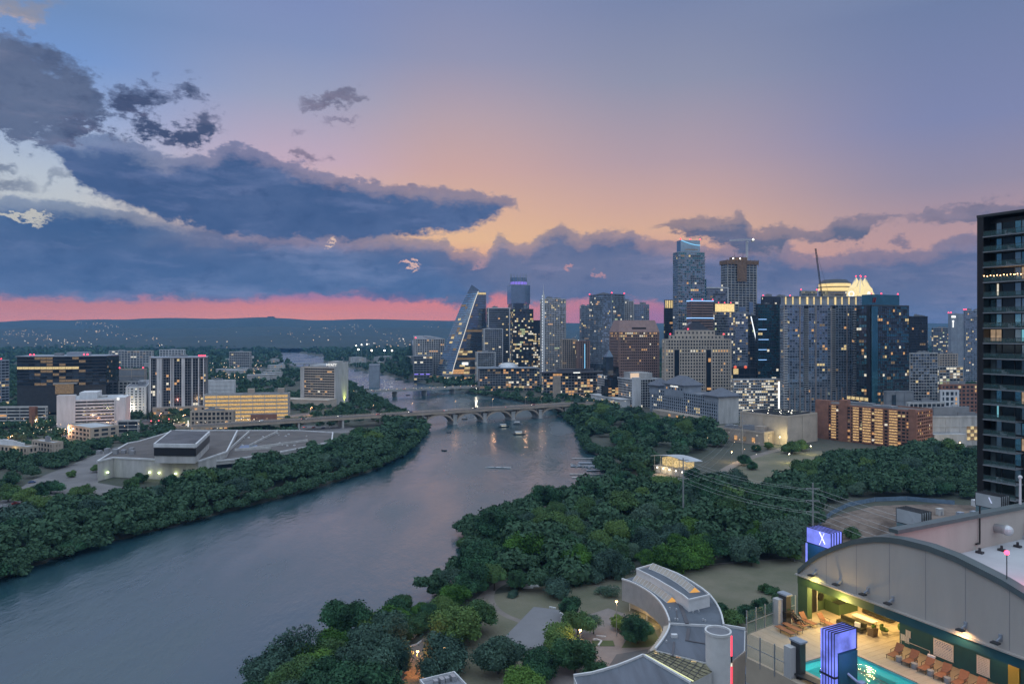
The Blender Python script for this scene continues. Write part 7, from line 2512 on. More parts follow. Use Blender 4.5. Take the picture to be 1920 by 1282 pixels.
# ------------------------------------------------------------------ crescent-shaped white cultural building
def crescent():
 root = thing('crescent_building', 'white crescent-shaped cultural building with glazed roof ridges', 'building', (0, 0, 0))
 ZR = 14.5
 g = lambda x, y, z=ZR: at(1060 + x / 4.8, 1020 + y / 4.8, z)
 V2 = lambda p: (p.x, p.y)
 inner = [(510, 322), (565, 340), (620, 362), (672, 388), (720, 416), (768, 449), (810, 484), (848, 525), (880, 570), (903, 610), (920, 650), (931, 680), (936, 705)]
 inner2 = [(936, 705), (938, 735), (932, 765), (918, 798), (900, 830), (876, 866), (850, 900), (830, 926), (810, 950)]
 outer = [(785, 190), (893, 228), (1000, 270), (1080, 312), (1150, 355), (1230, 408), (1300, 465), (1350, 530), (1385, 590), (1408, 650), (1425, 735)]
 IN = [g(*p) for p in inner]
 IN2 = [g(*p) for p in inner2]
 OUT = [g(*p) for p in outer]
 start = g(640, 285)
 lowpoly = [V2(p) for p in IN] + [V2(p) for p in reversed(OUT)] + [V2(start)]
 M['crroof'] = mat('grey_membrane_roof', (.105, .12, .145), .8, var=.2, vs=.15, detail=8)
 # ground storey set back under the inner curve, upper walls overhanging
 M['metalroof'] = mat('standing_seam_roof', (.12, .14, .17), .45, metal=.35, var=.22, vs=.25, stretch=(1.2, .12, 1), detail=6)
 M['whitewall'] = mat('white_stucco', (.62, .61, .61), .8, var=.06, vs=.4)
 b = MB()
 for p, q in zip(IN[:-1], IN[1:]):
  for z0, z1 in ((GZ + 3.2, ZR + .5),):
   dirv = (q - p).normalized()
   nrm = Vector((dirv.y, -dirv.x, 0)) * -.35
   b.add([(p.x, p.y, z0), (q.x, q.y, z0), (q.x, q.y, z1), (p.x, p.y, z1), (p.x + nrm.x, p.y + nrm.y, z0), (q.x + nrm.x, q.y + nrm.y, z0), (q.x + nrm.x, q.y + nrm.y, z1), (p.x + nrm.x, p.y + nrm.y, z1)],
     [(0, 1, 2, 3), (5, 4, 7, 6), (3, 2, 6, 7), (0, 4, 5, 1), (0, 3, 7, 4), (1, 5, 6, 2)])
 b.build('curved_wall', M['whitewall'], root)
 cen = Vector((sum(p[0] for p in lowpoly) / len(lowpoly), sum(p[1] for p in lowpoly) / len(lowpoly)))
 # set back ground floor
 gf = []
 for i, p in enumerate(IN):
  q = IN[min(i + 1, len(IN) - 1)]
  o_ = IN[max(i - 1, 0)]
  dirv = (q - o_).normalized()
  gf.append((p.x + dirv.y * -1 * -3.2 * -1 if False else p.x - (-dirv.y) * -3.0 * -1, p.y))
 back = [V2(p) for p in reversed(OUT)] + [V2(start)]
 gfp = [(p.x + 3.2, p.y + 1.0) for p in IN]
 b = MB(); b.prism(gfp + back, GZ - .5, GZ + 3.19); b.build('ground_floor', mat('warm_plaster', (.5, .44, .36), .8, var=.1, vs=.4), root)  # ground floor in a plain warm tan tone
 b = MB(); b.prism(lowpoly, GZ + 3.2, ZR); b.build('upper_floor', M['whitewall'], root)
 b = MB(); b.prism([(p[0] * .985 + cen.x * .015, p[1] * .985 + cen.y * .015) for p in lowpoly], ZR, ZR + .12); b.build('roof', M['crroof'], root)
 def curb(P, z, w=.5, h=.6, name='parapet', closed=False, m='whitewall'):
  b = MB()
  for p, q in zip(P[:-1] + ([P[-1]] if closed else []), P[1:] + ([P[0]] if closed else [])):
   b.bar((p[0], p[1], z), (q[0], q[1], z), w, h)
  return b.build(name, M[m], root)
 curb([V2(p) for p in IN], ZR + .45)
 curb([V2(p) for p in OUT], ZR + .44)
 # raised outer storey
 ZU = ZR + 3.6
 up = [(640, 232), (785, 190), (893, 228), (1000, 270), (1080, 312), (1150, 355), (1230, 408), (1300, 465), (1110, 510), (1060, 468), (1000, 430), (950, 398), (900, 370), (830, 328), (750, 285)]
 UP = [V2(g(*p, ZU)) for p in up]
 b = MB(); b.prism(UP, ZR + .13, ZU); b.build('raised_storey', M['whitewall'], root)
 cu = Vector((sum(p[0] for p in UP) / len(UP), sum(p[1] for p in UP) / len(UP)))
 b = MB(); b.prism([(p[0] * .98 + cu.x * .02, p[1] * .98 + cu.y * .02) for p in UP], ZU, ZU + .1); b.build('raised_roof', M['crroof'], root)
 curb(UP, ZU + .35, .45, .6, 'parapet', True)
 # glazed ridges
 def ridge_light(a0, mid, a1, z, n):
  P = []
  for i in range(n + 1):
   t = i / n
   q = Vector(a0) * (1 - t) ** 2 + Vector(mid) * 2 * t * (1 - t) + Vector(a1) * t * t
   P.append(q)
  W3 = [at(1060 + p.x / 4.8, 1020 + p.y / 4.8, z) for p in P]
  fr, gl = MB(), MB()
  hw, hh = 1.9, 1.7
  rows = []
  for i, p in enumerate(W3):
   t = (W3[min(i + 1, n)] - W3[max(i - 1, 0)]).normalized()
   nn = Vector((-t.y, t.x, 0))
   rows.append((p + nn * hw, p + Vector((0, 0, hh)), p - nn * hw))
  for i in range(n):
   for a, c in ((0, 1), (1, 2)):
    gl.quad(rows[i][a], rows[i + 1][a], rows[i + 1][c], rows[i][c])
    fr.bar(rows[i][a] + Vector((0, 0, .05)), rows[i][c] + Vector((0, 0, .05)), .16, .12)
   for a in range(3):
    fr.bar(rows[i][a] + Vector((0, 0, .06)), rows[i + 1][a] + Vector((0, 0, .06)), .14, .12)
  gl.build('ridge_glazing', mat('warm_ridge_glass', (.40, .34, .28), .35, var=.1, vs=.6), root)  # opaque panes in a plain warm tone, no emission
  fr.build('ridge_bars', M['whitewall'], root)
  e = MB()
  for r_ in (rows[0], rows[-1]):
   e.add([r_[0], r_[1], r_[2]], [(0, 1, 2)])
   e.add([r_[0] + Vector((.01, .01, 0)), r_[2] + Vector((.01, .01, 0)), r_[1] + Vector((.01, .01, 0))], [(0, 1, 2)])
  e.build('ridge_end', emat('amber_ridge_end', (1, .50, .12), .75), root)
 ridge_light((640, 318), (800, 385), (960, 520), ZR + .12, 11)
 ridge_light((785, 212), (1000, 290), (1165, 432), ZU + .1, 13)
 # middle segment with metal roof
 ZM = ZR - .8
 mid = [g(936, 712, ZM), g(1270, 748, ZM), g(1430, 742, ZM), g(1620, 775, ZM), g(1615, 960, ZM), g(1500, 1060, ZM), g(1258, 1062, ZM), g(810, 950, ZM)]
 i2 = [g(*p, ZM) for p in inner2[1:]]
 mp = [V2(mid[0])] + [V2(p) for p in i2] + [V2(p) for p in (mid[6], mid[5], mid[4], mid[3], mid[2], mid[1])]
 b = MB(); b.prism(mp, GZ - .5, ZM, 0); b.build('middle_wing', M['whitewall'], root)
 cm = Vector((sum(p[0] for p in mp) / len(mp), sum(p[1] for p in mp) / len(mp)))
 b = MB(); b.prism([(p[0] * .985 + cm.x * .015, p[1] * .985 + cm.y * .015) for p in mp], ZM, ZM + .14); b.build('metal_roof', M['metalroof'], root)
 curb([V2(p) for p in [mid[0]] + i2], ZM + .4)
 curb([V2(p) for p in mid[:4]], ZM + .5, .5, .7)
 b = MB()
 for (x0, y0, x1, y1, w) in ((1025, 520, 1095, 715, 1.2), (1110, 740, 1095, 850, 1.0), (1110, 850, 1260, 875, .5), (980, 860, 965, 985, .6), (1000, 600, 1010, 690, .3)):
  p, q = g(x0, y0), g(x1, y1)
  z = ZR + .2 if y1 < 730 else ZM + .25
  b = MB(); b.bar((p.x, p.y, z), (q.x, q.y, z), w, .25); b.build('roof_gutter', M['roofdark'], root)
 for k, (x, y) in enumerate(((940, 590), (1000, 600), (990, 685), (1010, 690), (1200, 610), (1240, 690), (1260, 700), (980, 840), (910, 885), (1150, 620))):
  z = ZR if y < 730 else ZM
  p = g(x, y, z)
  b = MB(); b.tube((p.x, p.y, z + .1), (p.x, p.y, z + .8), .25, n=8); b.build('roof_vent', M['silver'], root)
 p = g(980, 840, ZM); b = MB(); b.box(p.x - .9, p.x + .9, p.y - .6, p.y + .6, ZM + .15, ZM + 1.1); b.build('roof_box', M['white'], root)
 # saw-tooth cornice
 for P, z in ((i2, ZM),):
  for k in range(16):
   t = k / 16 * (len(P) - 1)
   i = int(t)
   p = P[i].lerp(P[min(i + 1, len(P) - 1)], t - i)
   b = MB()
   b.add([(p.x - 1.9, p.y - .8, z - .3), (p.x + .1, p.y - .6, z + .3), (p.x + .1, p.y + .6, z + .3), (p.x - 1.9, p.y + .4, z - .3), (p.x - .4, p.y - .2, z - 2.4)], [(0, 1, 2, 3), (0, 4, 1), (1, 4, 2), (2, 4, 3), (3, 4, 0)])
   b.build('cornice_tooth', M['beige'], root)
 # glass roof over the entrance hall
 ZG = ZM - .5
 q = [g(705, 1003, ZG), g(810, 955, ZG), g(1255, 1070, ZG), g(1318, 1150, ZG), g(1128, 1250, ZG)]
 b = MB(); b.prism([V2(p) for p in q], GZ, ZG, 0); b.build('hall_wall', M['pale'], root)
 b = MB(); b.prism([V2(p) for p in q], ZG + .01, ZG + .12)
 b.build('glass_roof', emat('glass_roof_glow', (.62, .66, .42), .16, var=.7), root)
 A, B, C, D, E = q
 b = MB()
 for k in range(9):
  t = k / 8
  p0 = A.lerp(B, t) if False else B.lerp(C, t)
  p1 = A.lerp(E, t)
  b.bar((p0.x, p0.y, ZG + .2), (p1.x, p1.y, ZG + .2), .14, .14)
 for k in range(6):
  t = k / 5
  p0, p1 = A.lerp(B, t), E.lerp(D, t)
  b.bar((p0.x, p0.y, ZG + .21), (p1.x, p1.y, ZG + .21), .14, .14)
 b.build('roof_bars', M['dark'], root)
 b = MB(); p0, p1 = A.lerp(B, .12), E.lerp(D, .12); b.bar((p0.x, p0.y, ZG + .25), (p1.x, p1.y, ZG + .25), .5, .08); b.build('light_strip', emat('strip_light', (.95, 1, .55), .9), root)
 for k, (t, u) in enumerate(((.05, .9), (.1, .7), (.5, .93), (.8, .93), (.3, .95))):
  p0 = A.lerp(E, t).lerp(B.lerp(C, t), u)
  b = MB(); b.box(p0.x - .7, p0.x + .7, p0.y - .35, p0.y + .35, ZG + .13, ZG + .17); b.build('lit_pane', M['l_yel'] if k != 2 else M['l_warm'], root)
 # front wing
 ZF = ZM - .6
 fw = [(700, 1005), (640, 1032), (560, 1066), (460, 1104), (350, 1138), (240, 1168), (75, 1192), (130, 1330), (900, 1420), (1128, 1258)]
 FW = [V2(g(*p, ZF)) for p in fw]
 b = MB(); b.prism(FW, GZ - .5, ZF); b.build('front_wing', M['whitewall'], root)
 cf = Vector((sum(p[0] for p in FW) / len(FW), sum(p[1] for p in FW) / len(FW)))
 b = MB(); b.prism([(p[0] * .985 + cf.x * .015, p[1] * .985 + cf.y * .015) for p in FW], ZF, ZF + .12); b.build('front_roof', M['metalroof'], root)
 curb(FW[:7], ZF + .4)
 curb([FW[-1], FW[0]], ZF + .4)
 for k in range(14):
  t = k / 13.5 * 5.6
  i = int(t)
  p = Vector(FW[i]).lerp(Vector(FW[i + 1]), t - i)
  b = MB()
  b.add([(p.x - 1.0, p.y + .1, ZF - .2), (p.x + .8, p.y + .1, ZF + .3), (p.x + .4, p.y + 1.5, ZF - .2), (p.x - .1, p.y + .5, ZF - 2.2)], [(0, 1, 2), (0, 3, 1), (1, 3, 2), (2, 3, 0)])
  b.build('cornice_tooth', M['beige'], root)
 # round stair tower with the red line of light
 c = g(1375, 790, 22.0)
 rr_ = 110 / 4.8 / F * c.y
 b = MB(); b.lathe([(rr_, 0), (rr_, 18.0)], (c.x, c.y, GZ), 40)
 o = b.build('round_tower', M['whitewall'], root)
 b = MB()
 n = 40
 for i in range(n):
  a0, a1 = 2 * math.pi * i / n, 2 * math.pi * (i + 1) / n
  b.bar((c.x + rr_ * math.cos(a0), c.y + rr_ * math.sin(a0), 22.25), (c.x + rr_ * math.cos(a1), c.y + rr_ * math.sin(a1), 22.25), .5, .7)
 b.build('rim', M['whitewall'], root)
 b = MB(); b.lathe([(rr_ * .95, 0), (rr_ * .95, .06)], (c.x, c.y, 22.0), 40); b.build('tower_roof', M['roofgrey'], root)
 nx = c.x + rr_ * .93
 for z0, z1, m in ((16, 21.6, 'neon'), (14.2, 16, 'black'), (13.2, 14.2, 'l_white'), (7, 13.2, 'neon')):
  b = MB(); b.box(nx - .1, nx + .35, c.y - rr_ * .42, c.y - rr_ * .36, z0, z1)
  b.build('red_light_line', emat('red_neon', (1, .05, .09), 2.2) if m == 'neon' else M[m], root)
 # slatted side wall right of the tower
 b = MB()
 for k in range(9):
  p = g(1500 + k * 14, 1060 - k * 11, ZM)
  b.box(p.x, p.x + .5, p.y, p.y + .4, GZ, ZM + .3)
 b.build('slatted_wall', M['tan'], root)
 for k, t in enumerate((2.5, 5, 7.5, 9.5)):
  i = int(t)
  p = IN[i].lerp(IN[min(i + 1, 12)], t - i)
  lt = bpy.data.lights.new('soffit_light', 'POINT'); lt.energy = 330; lt.color = (1, .70, .28); lt.shadow_soft_size = .4
  lo = bpy.data.objects.new('soffit_light', lt); COL.objects.link(lo); lo.parent = root; lo.location = (p.x + 1.2, p.y - 1.0, GZ + 2.6)
 b = MB()
 for k in range(12):
  p = IN[k]
  b.tube((p.x + .6, p.y + .2, GZ), (p.x + .6, p.y + .2, GZ + 3.25), .12, n=7) if k % 3 == 1 else None
 b.each('column', M['white'], root)
crescent()
# plaza planters and benches
for k, (px, py, w, h) in enumerate(((1101, 1172, 9, 2.2), (1086, 1170, 6, 2.0))):
 pass
def lwall(label, pts_px, hh=.55, th=.5):
 o = thing('planter_wall', label, 'bench wall', at(*pts_px[0]))
 b = MB()
 b0 = at(*pts_px[0])
 for p, q in zip(pts_px[:-1], pts_px[1:]):
  a, c = at(*p) - b0, at(*q) - b0
  b.bar((a.x, a.y, hh / 2), (c.x, c.y, hh / 2), th, hh)
 b.build('wall', M['white'], o)
 return o
lwall('angled white bench wall under the two young plaza trees', [(1094, 1174), (1101, 1166), (1119, 1168)])
lwall('white bench wall beside the dark bed on the plaza', [(1112, 1200), (1118, 1199), (1128, 1203), (1122, 1211)])
lwall('short white bench wall behind the dark bed', [(1118, 1193), (1136, 1195)])
lwall('white wall corner by the paved court', [(1050, 1150), (1058, 1155), (1052, 1160)])
lwall('low white wall at the far end of the paved court', [(1030, 1139), (1042, 1141)])
lwall('thin white wall beside the gravel footpath', [(773, 1197), (792, 1178)], .9)
lwall('white kerb curving at the footpath bend', [(768, 1212), (782, 1208), (790, 1202)], .4, .4)
for k, (px, py, r_) in enumerate(((1090, 1168, 2.6), (1112, 1164, 2.4))):
 p = at(px, py)
 b = MB(); b.lathe([(r_, 0), (r_, .12)], (p.x, p.y, GZ + .05), 14)
 tag(b.build('tree_bed', M['roofdark']), 'dark round bed of bark under a young plaza tree', 'planting bed', 'beds under the young plaza trees')
p = at(1128, 1206); b = MB(); b.box(p.x - 3, p.x + 4, p.y - 2, p.y + 2, GZ + .04, GZ + .2)
tag(b.build('planting_bed', M['grassgreen']), 'dark rectangular planting bed inside the bench walls', 'planting bed')
b = MB(); p = at(1040, 1150); b.box(p.x - .2, p.x + .2, p.y - .2, p.y + .2, GZ, GZ + .9); b.lathe([(.5, .9), (.5, 1.1)], (p.x, p.y, GZ), 10)
for px, py in ((990, 1101), (1002, 1098)):
 p = at(px, py); b = MB(); b.add([(p.x - 2, p.y - 1, GZ), (p.x + 2, p.y - 1.2, GZ), (p.x + 2.2, p.y + 1, GZ), (p.x - 1.5, p.y + 1.2, GZ), (p.x, p.y, GZ + .7)], [(0, 1, 4), (1, 2, 4), (2, 3, 4), (3, 0, 4)])
 tag(b.build('boulder', M['white']), 'pale flat boulder on the dry lawn behind the lone shrub', 'boulder', 'pale boulders on the lawn')
# small roof with machinery at the lower edge
p = at(832, 1276, 12)
o = thing('pavilion_roof_building', 'small flat-roofed pavilion with machinery on its white-edged roof', 'pavilion', (p.x, p.y, GZ), R(28))
b = MB(); b.box(-5.5, 4, -9, 2.5, 0, 7.6); b.build('wall', M['pale'], o)
b = MB(); b.box(-5.8, 4.3, -9.3, 2.8, 7.6, 7.9); b.build('roof', M['roofgrey'], o)
for a in ((-5.8, 4.3, 2.5, 2.8), (-5.8, -5.5, -9.3, 2.5), (4.0, 4.3, -9.3, 2.5)):
 b = MB(); b.box(a[0], a[1], a[2], a[3], 7.9, 8.6); b.build('parapet', M['white'], o)
for k in range(4):
 b = MB(); b.box(-3 + 1.6 * k, -1.9 + 1.6 * k, -1 - .6 * (k % 2), .4, 7.9, 9 + .3 * (k % 2)); b.build('roof_machinery', M['steel'], o)
# ------------------------------------------------------------------ roof terrace with pool, lower right
UX, UY = 0.4543, -0.8908
RZ = math.atan2(UY, UX)
W0 = Vector((28.7, 70.5, 0))
DZ = 77.0
NA = Vector((-UY, UX))
def rw(x, y, z=0.0):
 return W0 + Vector((UX * x + NA.x * y, UY * x + NA.y * y, z))
def rthing(name, label, cat, x, y, z=DZ, rz=0.0, group=None):
 return thing(name, label, cat, rw(x, y, z), RZ + rz, group)
def arch_z(x):
 return float(np.interp(x, [-.8, -.3, .6, 1.9, 3.45, 5.44, 7.6, 8.9, 10.1, 12.46, 14.7, 16.75, 18.3, 19.7, 24], [81.5, 82.0, 82.9, 83.95, 84.97, 86.05, 86.85, 87.15, 87.3, 87.36, 87.12, 86.66, 86.3, 85.8, 84.2]))
M['deck'] = mat('terrace_tile', (.40, .33, .25), .75, var=.10, vs=.5, detail=7)
M['stucco'] = mat('grey_stucco', (.41, .375, .34), .85, var=.07, vs=.35, detail=8, bump=.15, bs=6, stretch=(1, 1, .18))
M['greenwall'] = mat('green_painted_wall', (.055, .10, .045), .75, var=.12, vs=.4)
M['tealwall'] = mat('teal_painted_wall', (.008, .070, .095), .7, var=.16, vs=.4)
M['coping'] = mat('dark_metal_coping', (.11, .135, .14), .45, metal=.3, var=.12, vs=.5)
M['sling'] = mat('brown_sling_fabric', (.215, .095, .055), .8, var=.1, vs=6)
M['olive'] = mat('olive_cushion', (.028, .028, .012), .85, var=.2, vs=3)
M['poolfloor'] = mat('turquoise_pool_plaster', (.10, .56, .60), .6, var=.10, vs=.5)
m, t, b_ = newmat('pool_water')
b_.inputs['Base Color'].default_value = (.75, 1, 1, 1)
b_.inputs['Transmission Weight'].default_value = 1.0
b_.inputs['Roughness'].default_value = 0.02
b_.inputs['IOR'].default_value = 1.33
n_ = t.nodes.new('ShaderNodeTexNoise'); n_.inputs['Scale'].default_value = 2.2; n_.inputs['Detail'].default_value = 3
tcn = t.nodes.new('ShaderNodeTexCoord'); t.links.new(tcn.outputs['Object'], n_.inputs['Vector'])
bp = t.nodes.new('ShaderNodeBump'); bp.inputs['Strength'].default_value = .25; bp.inputs['Distance'].default_value = .15
t.links.new(n_.outputs[0], bp.inputs['Height']); t.links.new(bp.outputs[0], b_.inputs['Normal'])
M['poolwater'] = m
m, t, b_ = newmat('clear_glass')
b_.inputs['Base Color'].default_value = (.10, .20, .20, 1)
b_.inputs['Roughness'].default_value = .05
b_.inputs['Alpha'].default_value = .22
M['clear'] = m
def pool_building():
 root = thing('pool_terrace_building', 'apartment building with a pool terrace behind a great arched stucco wall', 'building', W0, RZ)
 # body under the terrace
 foot = [(-.8, 30), (-.8, 0), (-.3, -3.8), (.3, -8), (3.7, -11.5), (8.2, -11.2), (24, -11.2), (24, 30)]
 b = MB(); b.prism(foot, GZ - 1, 74.9); b.build('body', M['concrete'], root)
 for k in range(8):
  z = 74.9 - 3.4 * (k + 1) + .8
  for p, q in ((foot[2], foot[3]), (foot[3], foot[4]), (foot[4], foot[5])):
   v = Vector((q[0] - p[0], q[1] - p[1], 0)); L_ = v.length; a = math.atan2(v.y, v.x)
   for f in (.28, .72):
    nx = Vector((v.y, -v.x, 0)).normalized() * .05
    link('window', wmesh(L_ * .34, 2.1, M['win_dim'] if (k + int(f * 2)) % 3 else M['gl_blue']), root, (p[0] + v.x * f + nx.x, p[1] + v.y * f + nx.y, z + 1), (0, 0, a))
 px0, py0, py1 = 6.6, -9.0, -2.65
 b = MB()
 b.prism([(-.8, 12), (-.8, 0), (-.3, -3.8), (.3, -8), (3.7, -11.5), (px0, -11.25), (px0, 12)], 74.91, DZ)
 b.prism([(px0, py1), (24, py1), (24, 12), (px0, 12)], 74.92, DZ - .001)
 b.prism([(px0, -11.25), (24, -11.2), (24, py0), (px0, py0)], 74.93, DZ - .002)
 b.build('terrace_floor', M['deck'], root)
 # tile joints
 b = MB()
 for k in range(24):
  b.box(-.5 + k * .6, -.485 + k * .6, -2.4, 9, DZ + .004, DZ + .008)
 for k in range(18):
  b.box(-.5, 6.4, -8 + k * .9, -7.985 + k * .9, DZ + .009, DZ + .012)
 b.build('tile_joints', mat('tile_joint', (.28, .23, .17), .9), root)
 b = MB(); b.box(px0 + .02, 24, py0 + .02, py1 - .02, 74.95, 75.5); b.build('pool_floor', M['poolfloor'], root)
 b = MB()
 b.box(px0, px0 + .1, py0, py1, 75.4, DZ - .05); b.box(px0 + .1, 24, py1 - .1, py1, 75.4, DZ - .05); b.box(px0 + .1, 24, py0, py0 + .1, 75.4, DZ - .05)
 b.build('pool_wall', M['poolfloor'], root)
 b = MB()
 b.box(px0 - .35, px0 + .02, py0 - .3, py1 + .35, DZ, DZ + .05); b.box(px0 + .02, 24, py1 - .03, py1 + .35, DZ, DZ + .049); b.box(px0 + .02, 24, py0 - .3, py0 + .02, DZ, DZ + .048)
 b.build('pool_coping', mat('pool_coping_stone', (.42, .33, .26), .7, var=.1, vs=1), root)
 b = MB(); b.box(px0 + .6, 24, py1 - 1.0, py1 - .82, 75.5, 75.56); b.box(px0 + .6, 24, py1 - 1.32, py1 - 1.25, 75.5, 75.56); b.build('pool_lane_line', M['grey'], root)
 b = MB(); b.quad((px0 + .1, py0 + .1, DZ - .18), (24, py0 + .1, DZ - .18), (24, py1 - .1, DZ - .18), (px0 + .1, py1 - .1, DZ - .18)); b.build('pool_water', M['poolwater'], root)
 for x, e in ((8.5, 260), (12, 200), (15.5, 200), (19, 200)):
  lt = bpy.data.lights.new('underwater_light', 'POINT'); lt.energy = e; lt.color = (.55, 1, .95); lt.shadow_soft_size = .12
  lo = bpy.data.objects.new('underwater_light', lt); COL.objects.link(lo); lo.parent = root; lo.location = (x, -6.2, 76.3)
 # arched wall
 xs = [-.8 + (22.8) * k / 60 for k in range(61)]
 b = MB()
 for x0, x1 in zip(xs[:-1], xs[1:]):
  z0, z1 = arch_z(x0), arch_z(x1)
  b.add([(x0, 0, 81.1), (x1, 0, 81.1), (x1, 0, z1), (x0, 0, z0), (x0, .5, 81.1), (x1, .5, 81.1), (x1, .5, z1), (x0, .5, z0)], [(0, 1, 2, 3), (5, 4, 7, 6), (3, 2, 6, 7), (0, 4, 5, 1)])
 b.add([(-.8, 0, 81.1), (-.8, 0, 81.5), (-.8, .5, 81.5), (-.8, .5, 81.1)], [(0, 1, 2, 3)])
 b.build('arched_wall', M['stucco'], root)
 b = MB()
 for k in range(1, 7):
  x = -.8 + 3.25 * k
  b.box(x, x + .03, -.012, 0.02, 81.2, arch_z(x) - .5)
 b.each('wall_joint', M['roofgrey'], root)
 b = MB()
 for x0, x1 in zip(xs[:-1], xs[1:]):
  z0, z1 = arch_z(x0), arch_z(x1)
  h = .42
  b.add([(x0, -.16, z0 - h), (x1, -.16, z1 - h), (x1, -.16, z1 + .06), (x0, -.16, z0 + .06), (x0, .95, z0 - h), (x1, .95, z1 - h), (x1, .95, z1 + .06), (x0, .95, z0 + .06)], [(0, 1, 2, 3), (5, 4, 7, 6), (3, 2, 6, 7), (0, 4, 5, 1)])
 b.build('arch_coping', M['coping'], root)
 b = MB(); b.box(-1.0, 22, -.3, .9, 81.0, 81.12); b.build('ledge', M['stucco'], root)
 b = MB(); b.box(-.8, 7.6, -.15, .6, 80.2, 80.99); b.build('green_fascia', M['greenwall'], root)
 b = MB(); b.box(7.6, 22, -.15, .6, 80.2, 80.99); b.build('teal_fascia', M['tealwall'], root)
 # roofs behind the arch
 b = MB()
 for x0, x1 in zip(xs[:-1], xs[1:]):
  if x1 > 8.6:
   break
  b.quad((x0, .95, arch_z(x0)), (x1, .95, arch_z(x1)), (x1, 30, arch_z(x1)), (x0, 30, arch_z(x0)))
 b.build('barrel_roof', M['coping'], root)
 b = MB(); b.box(-.8, 22, .61, 11.5, 80.3, 80.9); b.build('terrace_ceiling', M['stucco'], root)
 b = MB(); b.box(8.4, 8.8, .96, 60, 84, 87.35); b.build('ridge_wall', M['stucco'], root)
 b = MB(); b.box(8.2, 9.1, .96, 60, 87.36, 87.7); b.build('ridge_coping', M['coping'], root)
 b = MB(); b.box(8.81, 24, 3.2, 60, 83.9, 84.3); b.build('white_roof', M['roofwhite'], root)
 b = MB(); b.add([(8.81, .96, 84.0), (24, .96, 84.0), (24, 3.19, 84.28), (8.81, 3.19, 84.28)], [(0, 1, 2, 3)]); b.build('roof_gutter', M['roofdark'], root)
 b = MB()
 for k in range(9):
  b.box(18.6 + .55 * k, 18.66 + .55 * k, 2.2, 8, 85.1, 85.22)
 b.box(18.4, 24, 2.2, 8, 84.31, 85.1)
 b.build('seamed_metal_roof', M['coping'], root)
 rg = random.Random(3)
 for k in range(7):
  x, y = 9.4 + rg.random() * 1.0 + k * .2, 12 + k * 2.6
  b = MB(); b.tube((x, y, 84.3), (x, y, 84.8), .12, n=8); b.box(x - .3, x + .3, y - .2, y + .2, 84.31, 84.5); b.build('roof_vent', M['dark'], root)
 b = MB(); b.tube((8.95, 13.2, 84.9), (8.95, 13.2, 88.4), .07, n=8); b.bar((8.95, 13.2, 84.9), (8.95, 12.6, 84.9), .14); b.build('drain_pipe', M['black'], root)
 b = MB(); b.tube((8.8, 16, 86.0), (9.8, 16, 86.0), .42, n=16); b.build('wall_vent_duct', M['steel'], root)
 b = MB(); b.ball((9.9, 16, 86.0), .5, 0, 12, 8); b.build('vent_cap', M['silver'], root)
 b = MB(); b.box(8.81, 9.5, 21, 23.2, 84.4, 86.0); b.build('roof_cabinet', M['dark'], root)
 # walls under the arch
 b = MB(); b.box(8.0, 24, 2.76, 3.2, DZ, 80.29); b.build('teal_wall', M['tealwall'], root)
 b = MB(); b.box(-1.2, -.7, .55, 11, DZ, 80.29); b.box(-.79, .35, -.1, .54, DZ, 80.19); b.build('green_wall', M['greenwall'], root)
 b = MB(); b.box(-1.2, 24, 11.0, 11.45, DZ, 80.29); b.build('back_wall', M['greenwall'], root)
 b = MB(); b.box(-.69, -.62, 1.35, 2.35, DZ, 79.4); o = b.build('door', M['black'], root)
 b = MB()
 for y in (1.25, 2.35, 1.0):
  b.box(-.7, -.58, y, y + .1, DZ, 79.6)
 b.box(-.7, -.58, 1.35, 2.35, 79.41, 79.52)
 b.build('door_frame', M['pale'], o)
 o = None
 b = MB(); b.box(.45, 1.1, 3.5, 6.2, DZ, DZ + 1.1); b.box(-.6, .45, 3.5, 3.8, DZ, DZ + 1.1); b.build('bar_counter', M['greenwall'], root)
 b = MB(); b.box(.35, 1.2, 3.4, 6.3, DZ + 1.11, DZ + 1.17); b.build('counter_top', M['black'], root)
 b = MB(); b.tube((-.66, 2.9, 78.4), (-.5, 2.9, 78.4), .38, n=14); b.build('wall_speaker', M['black'], root)
 # notices on the teal wall
 def board(x0, x1, z0, z1, mm, blue=False):
  b = MB(); b.box(x0, x1, 2.70, 2.755, z0, z1); o = b.build('notice_board', M[mm], root)
  b = MB()
  rows = 10
  for k in range(rows):
   z = z1 - (k + .8) * (z1 - z0) / (rows + .6)
   h = (z1 - z0) / rows * (.42 if k < 4 and blue else .2)
   x = x0 + .1
   rgn = random.Random(k + int(x0 * 10))
   while x < x1 - .15:
    wd = rgn.uniform(.05, .22)
    b.box(x, min(x + wd, x1 - .1), 2.685, 2.702, z - h / 2, z + h / 2)
    x += wd + .05
  b.build('printed_lines', mat('blue_print', (.03, .10, .30), .6) if blue else M['grey'], o)
  fr = MB(); fr.box(x0 - .04, x1 + .04, 2.72, 2.758, z0 - .04, z0); fr.box(x0 - .04, x1 + .04, 2.72, 2.758, z1, z1 + .04); fr.build('frame', M['steel'], o)
 board(11.15, 12.85, 77.35, 78.75, 'white', True)
 board(14.75, 15.75, 77.3, 78.75, 'white')
 board(8.62, 9.05, 77.95, 78.5, 'white'); board(8.15, 8.5, 77.5, 78.0, 'white'); board(8.55, 8.9, 77.4, 77.9, 'white')
 b = MB(); b.tube((8.4, 2.4, 77.65), (11.0, 2.4, 77.65), .03, n=6); b.tube((8.4, 2.4, DZ), (8.4, 2.4, 77.65), .03, n=6); b.tube((11, 2.4, DZ), (11, 2.4, 77.65), .03, n=6); b.build('hand_rail', M['pale'], root)
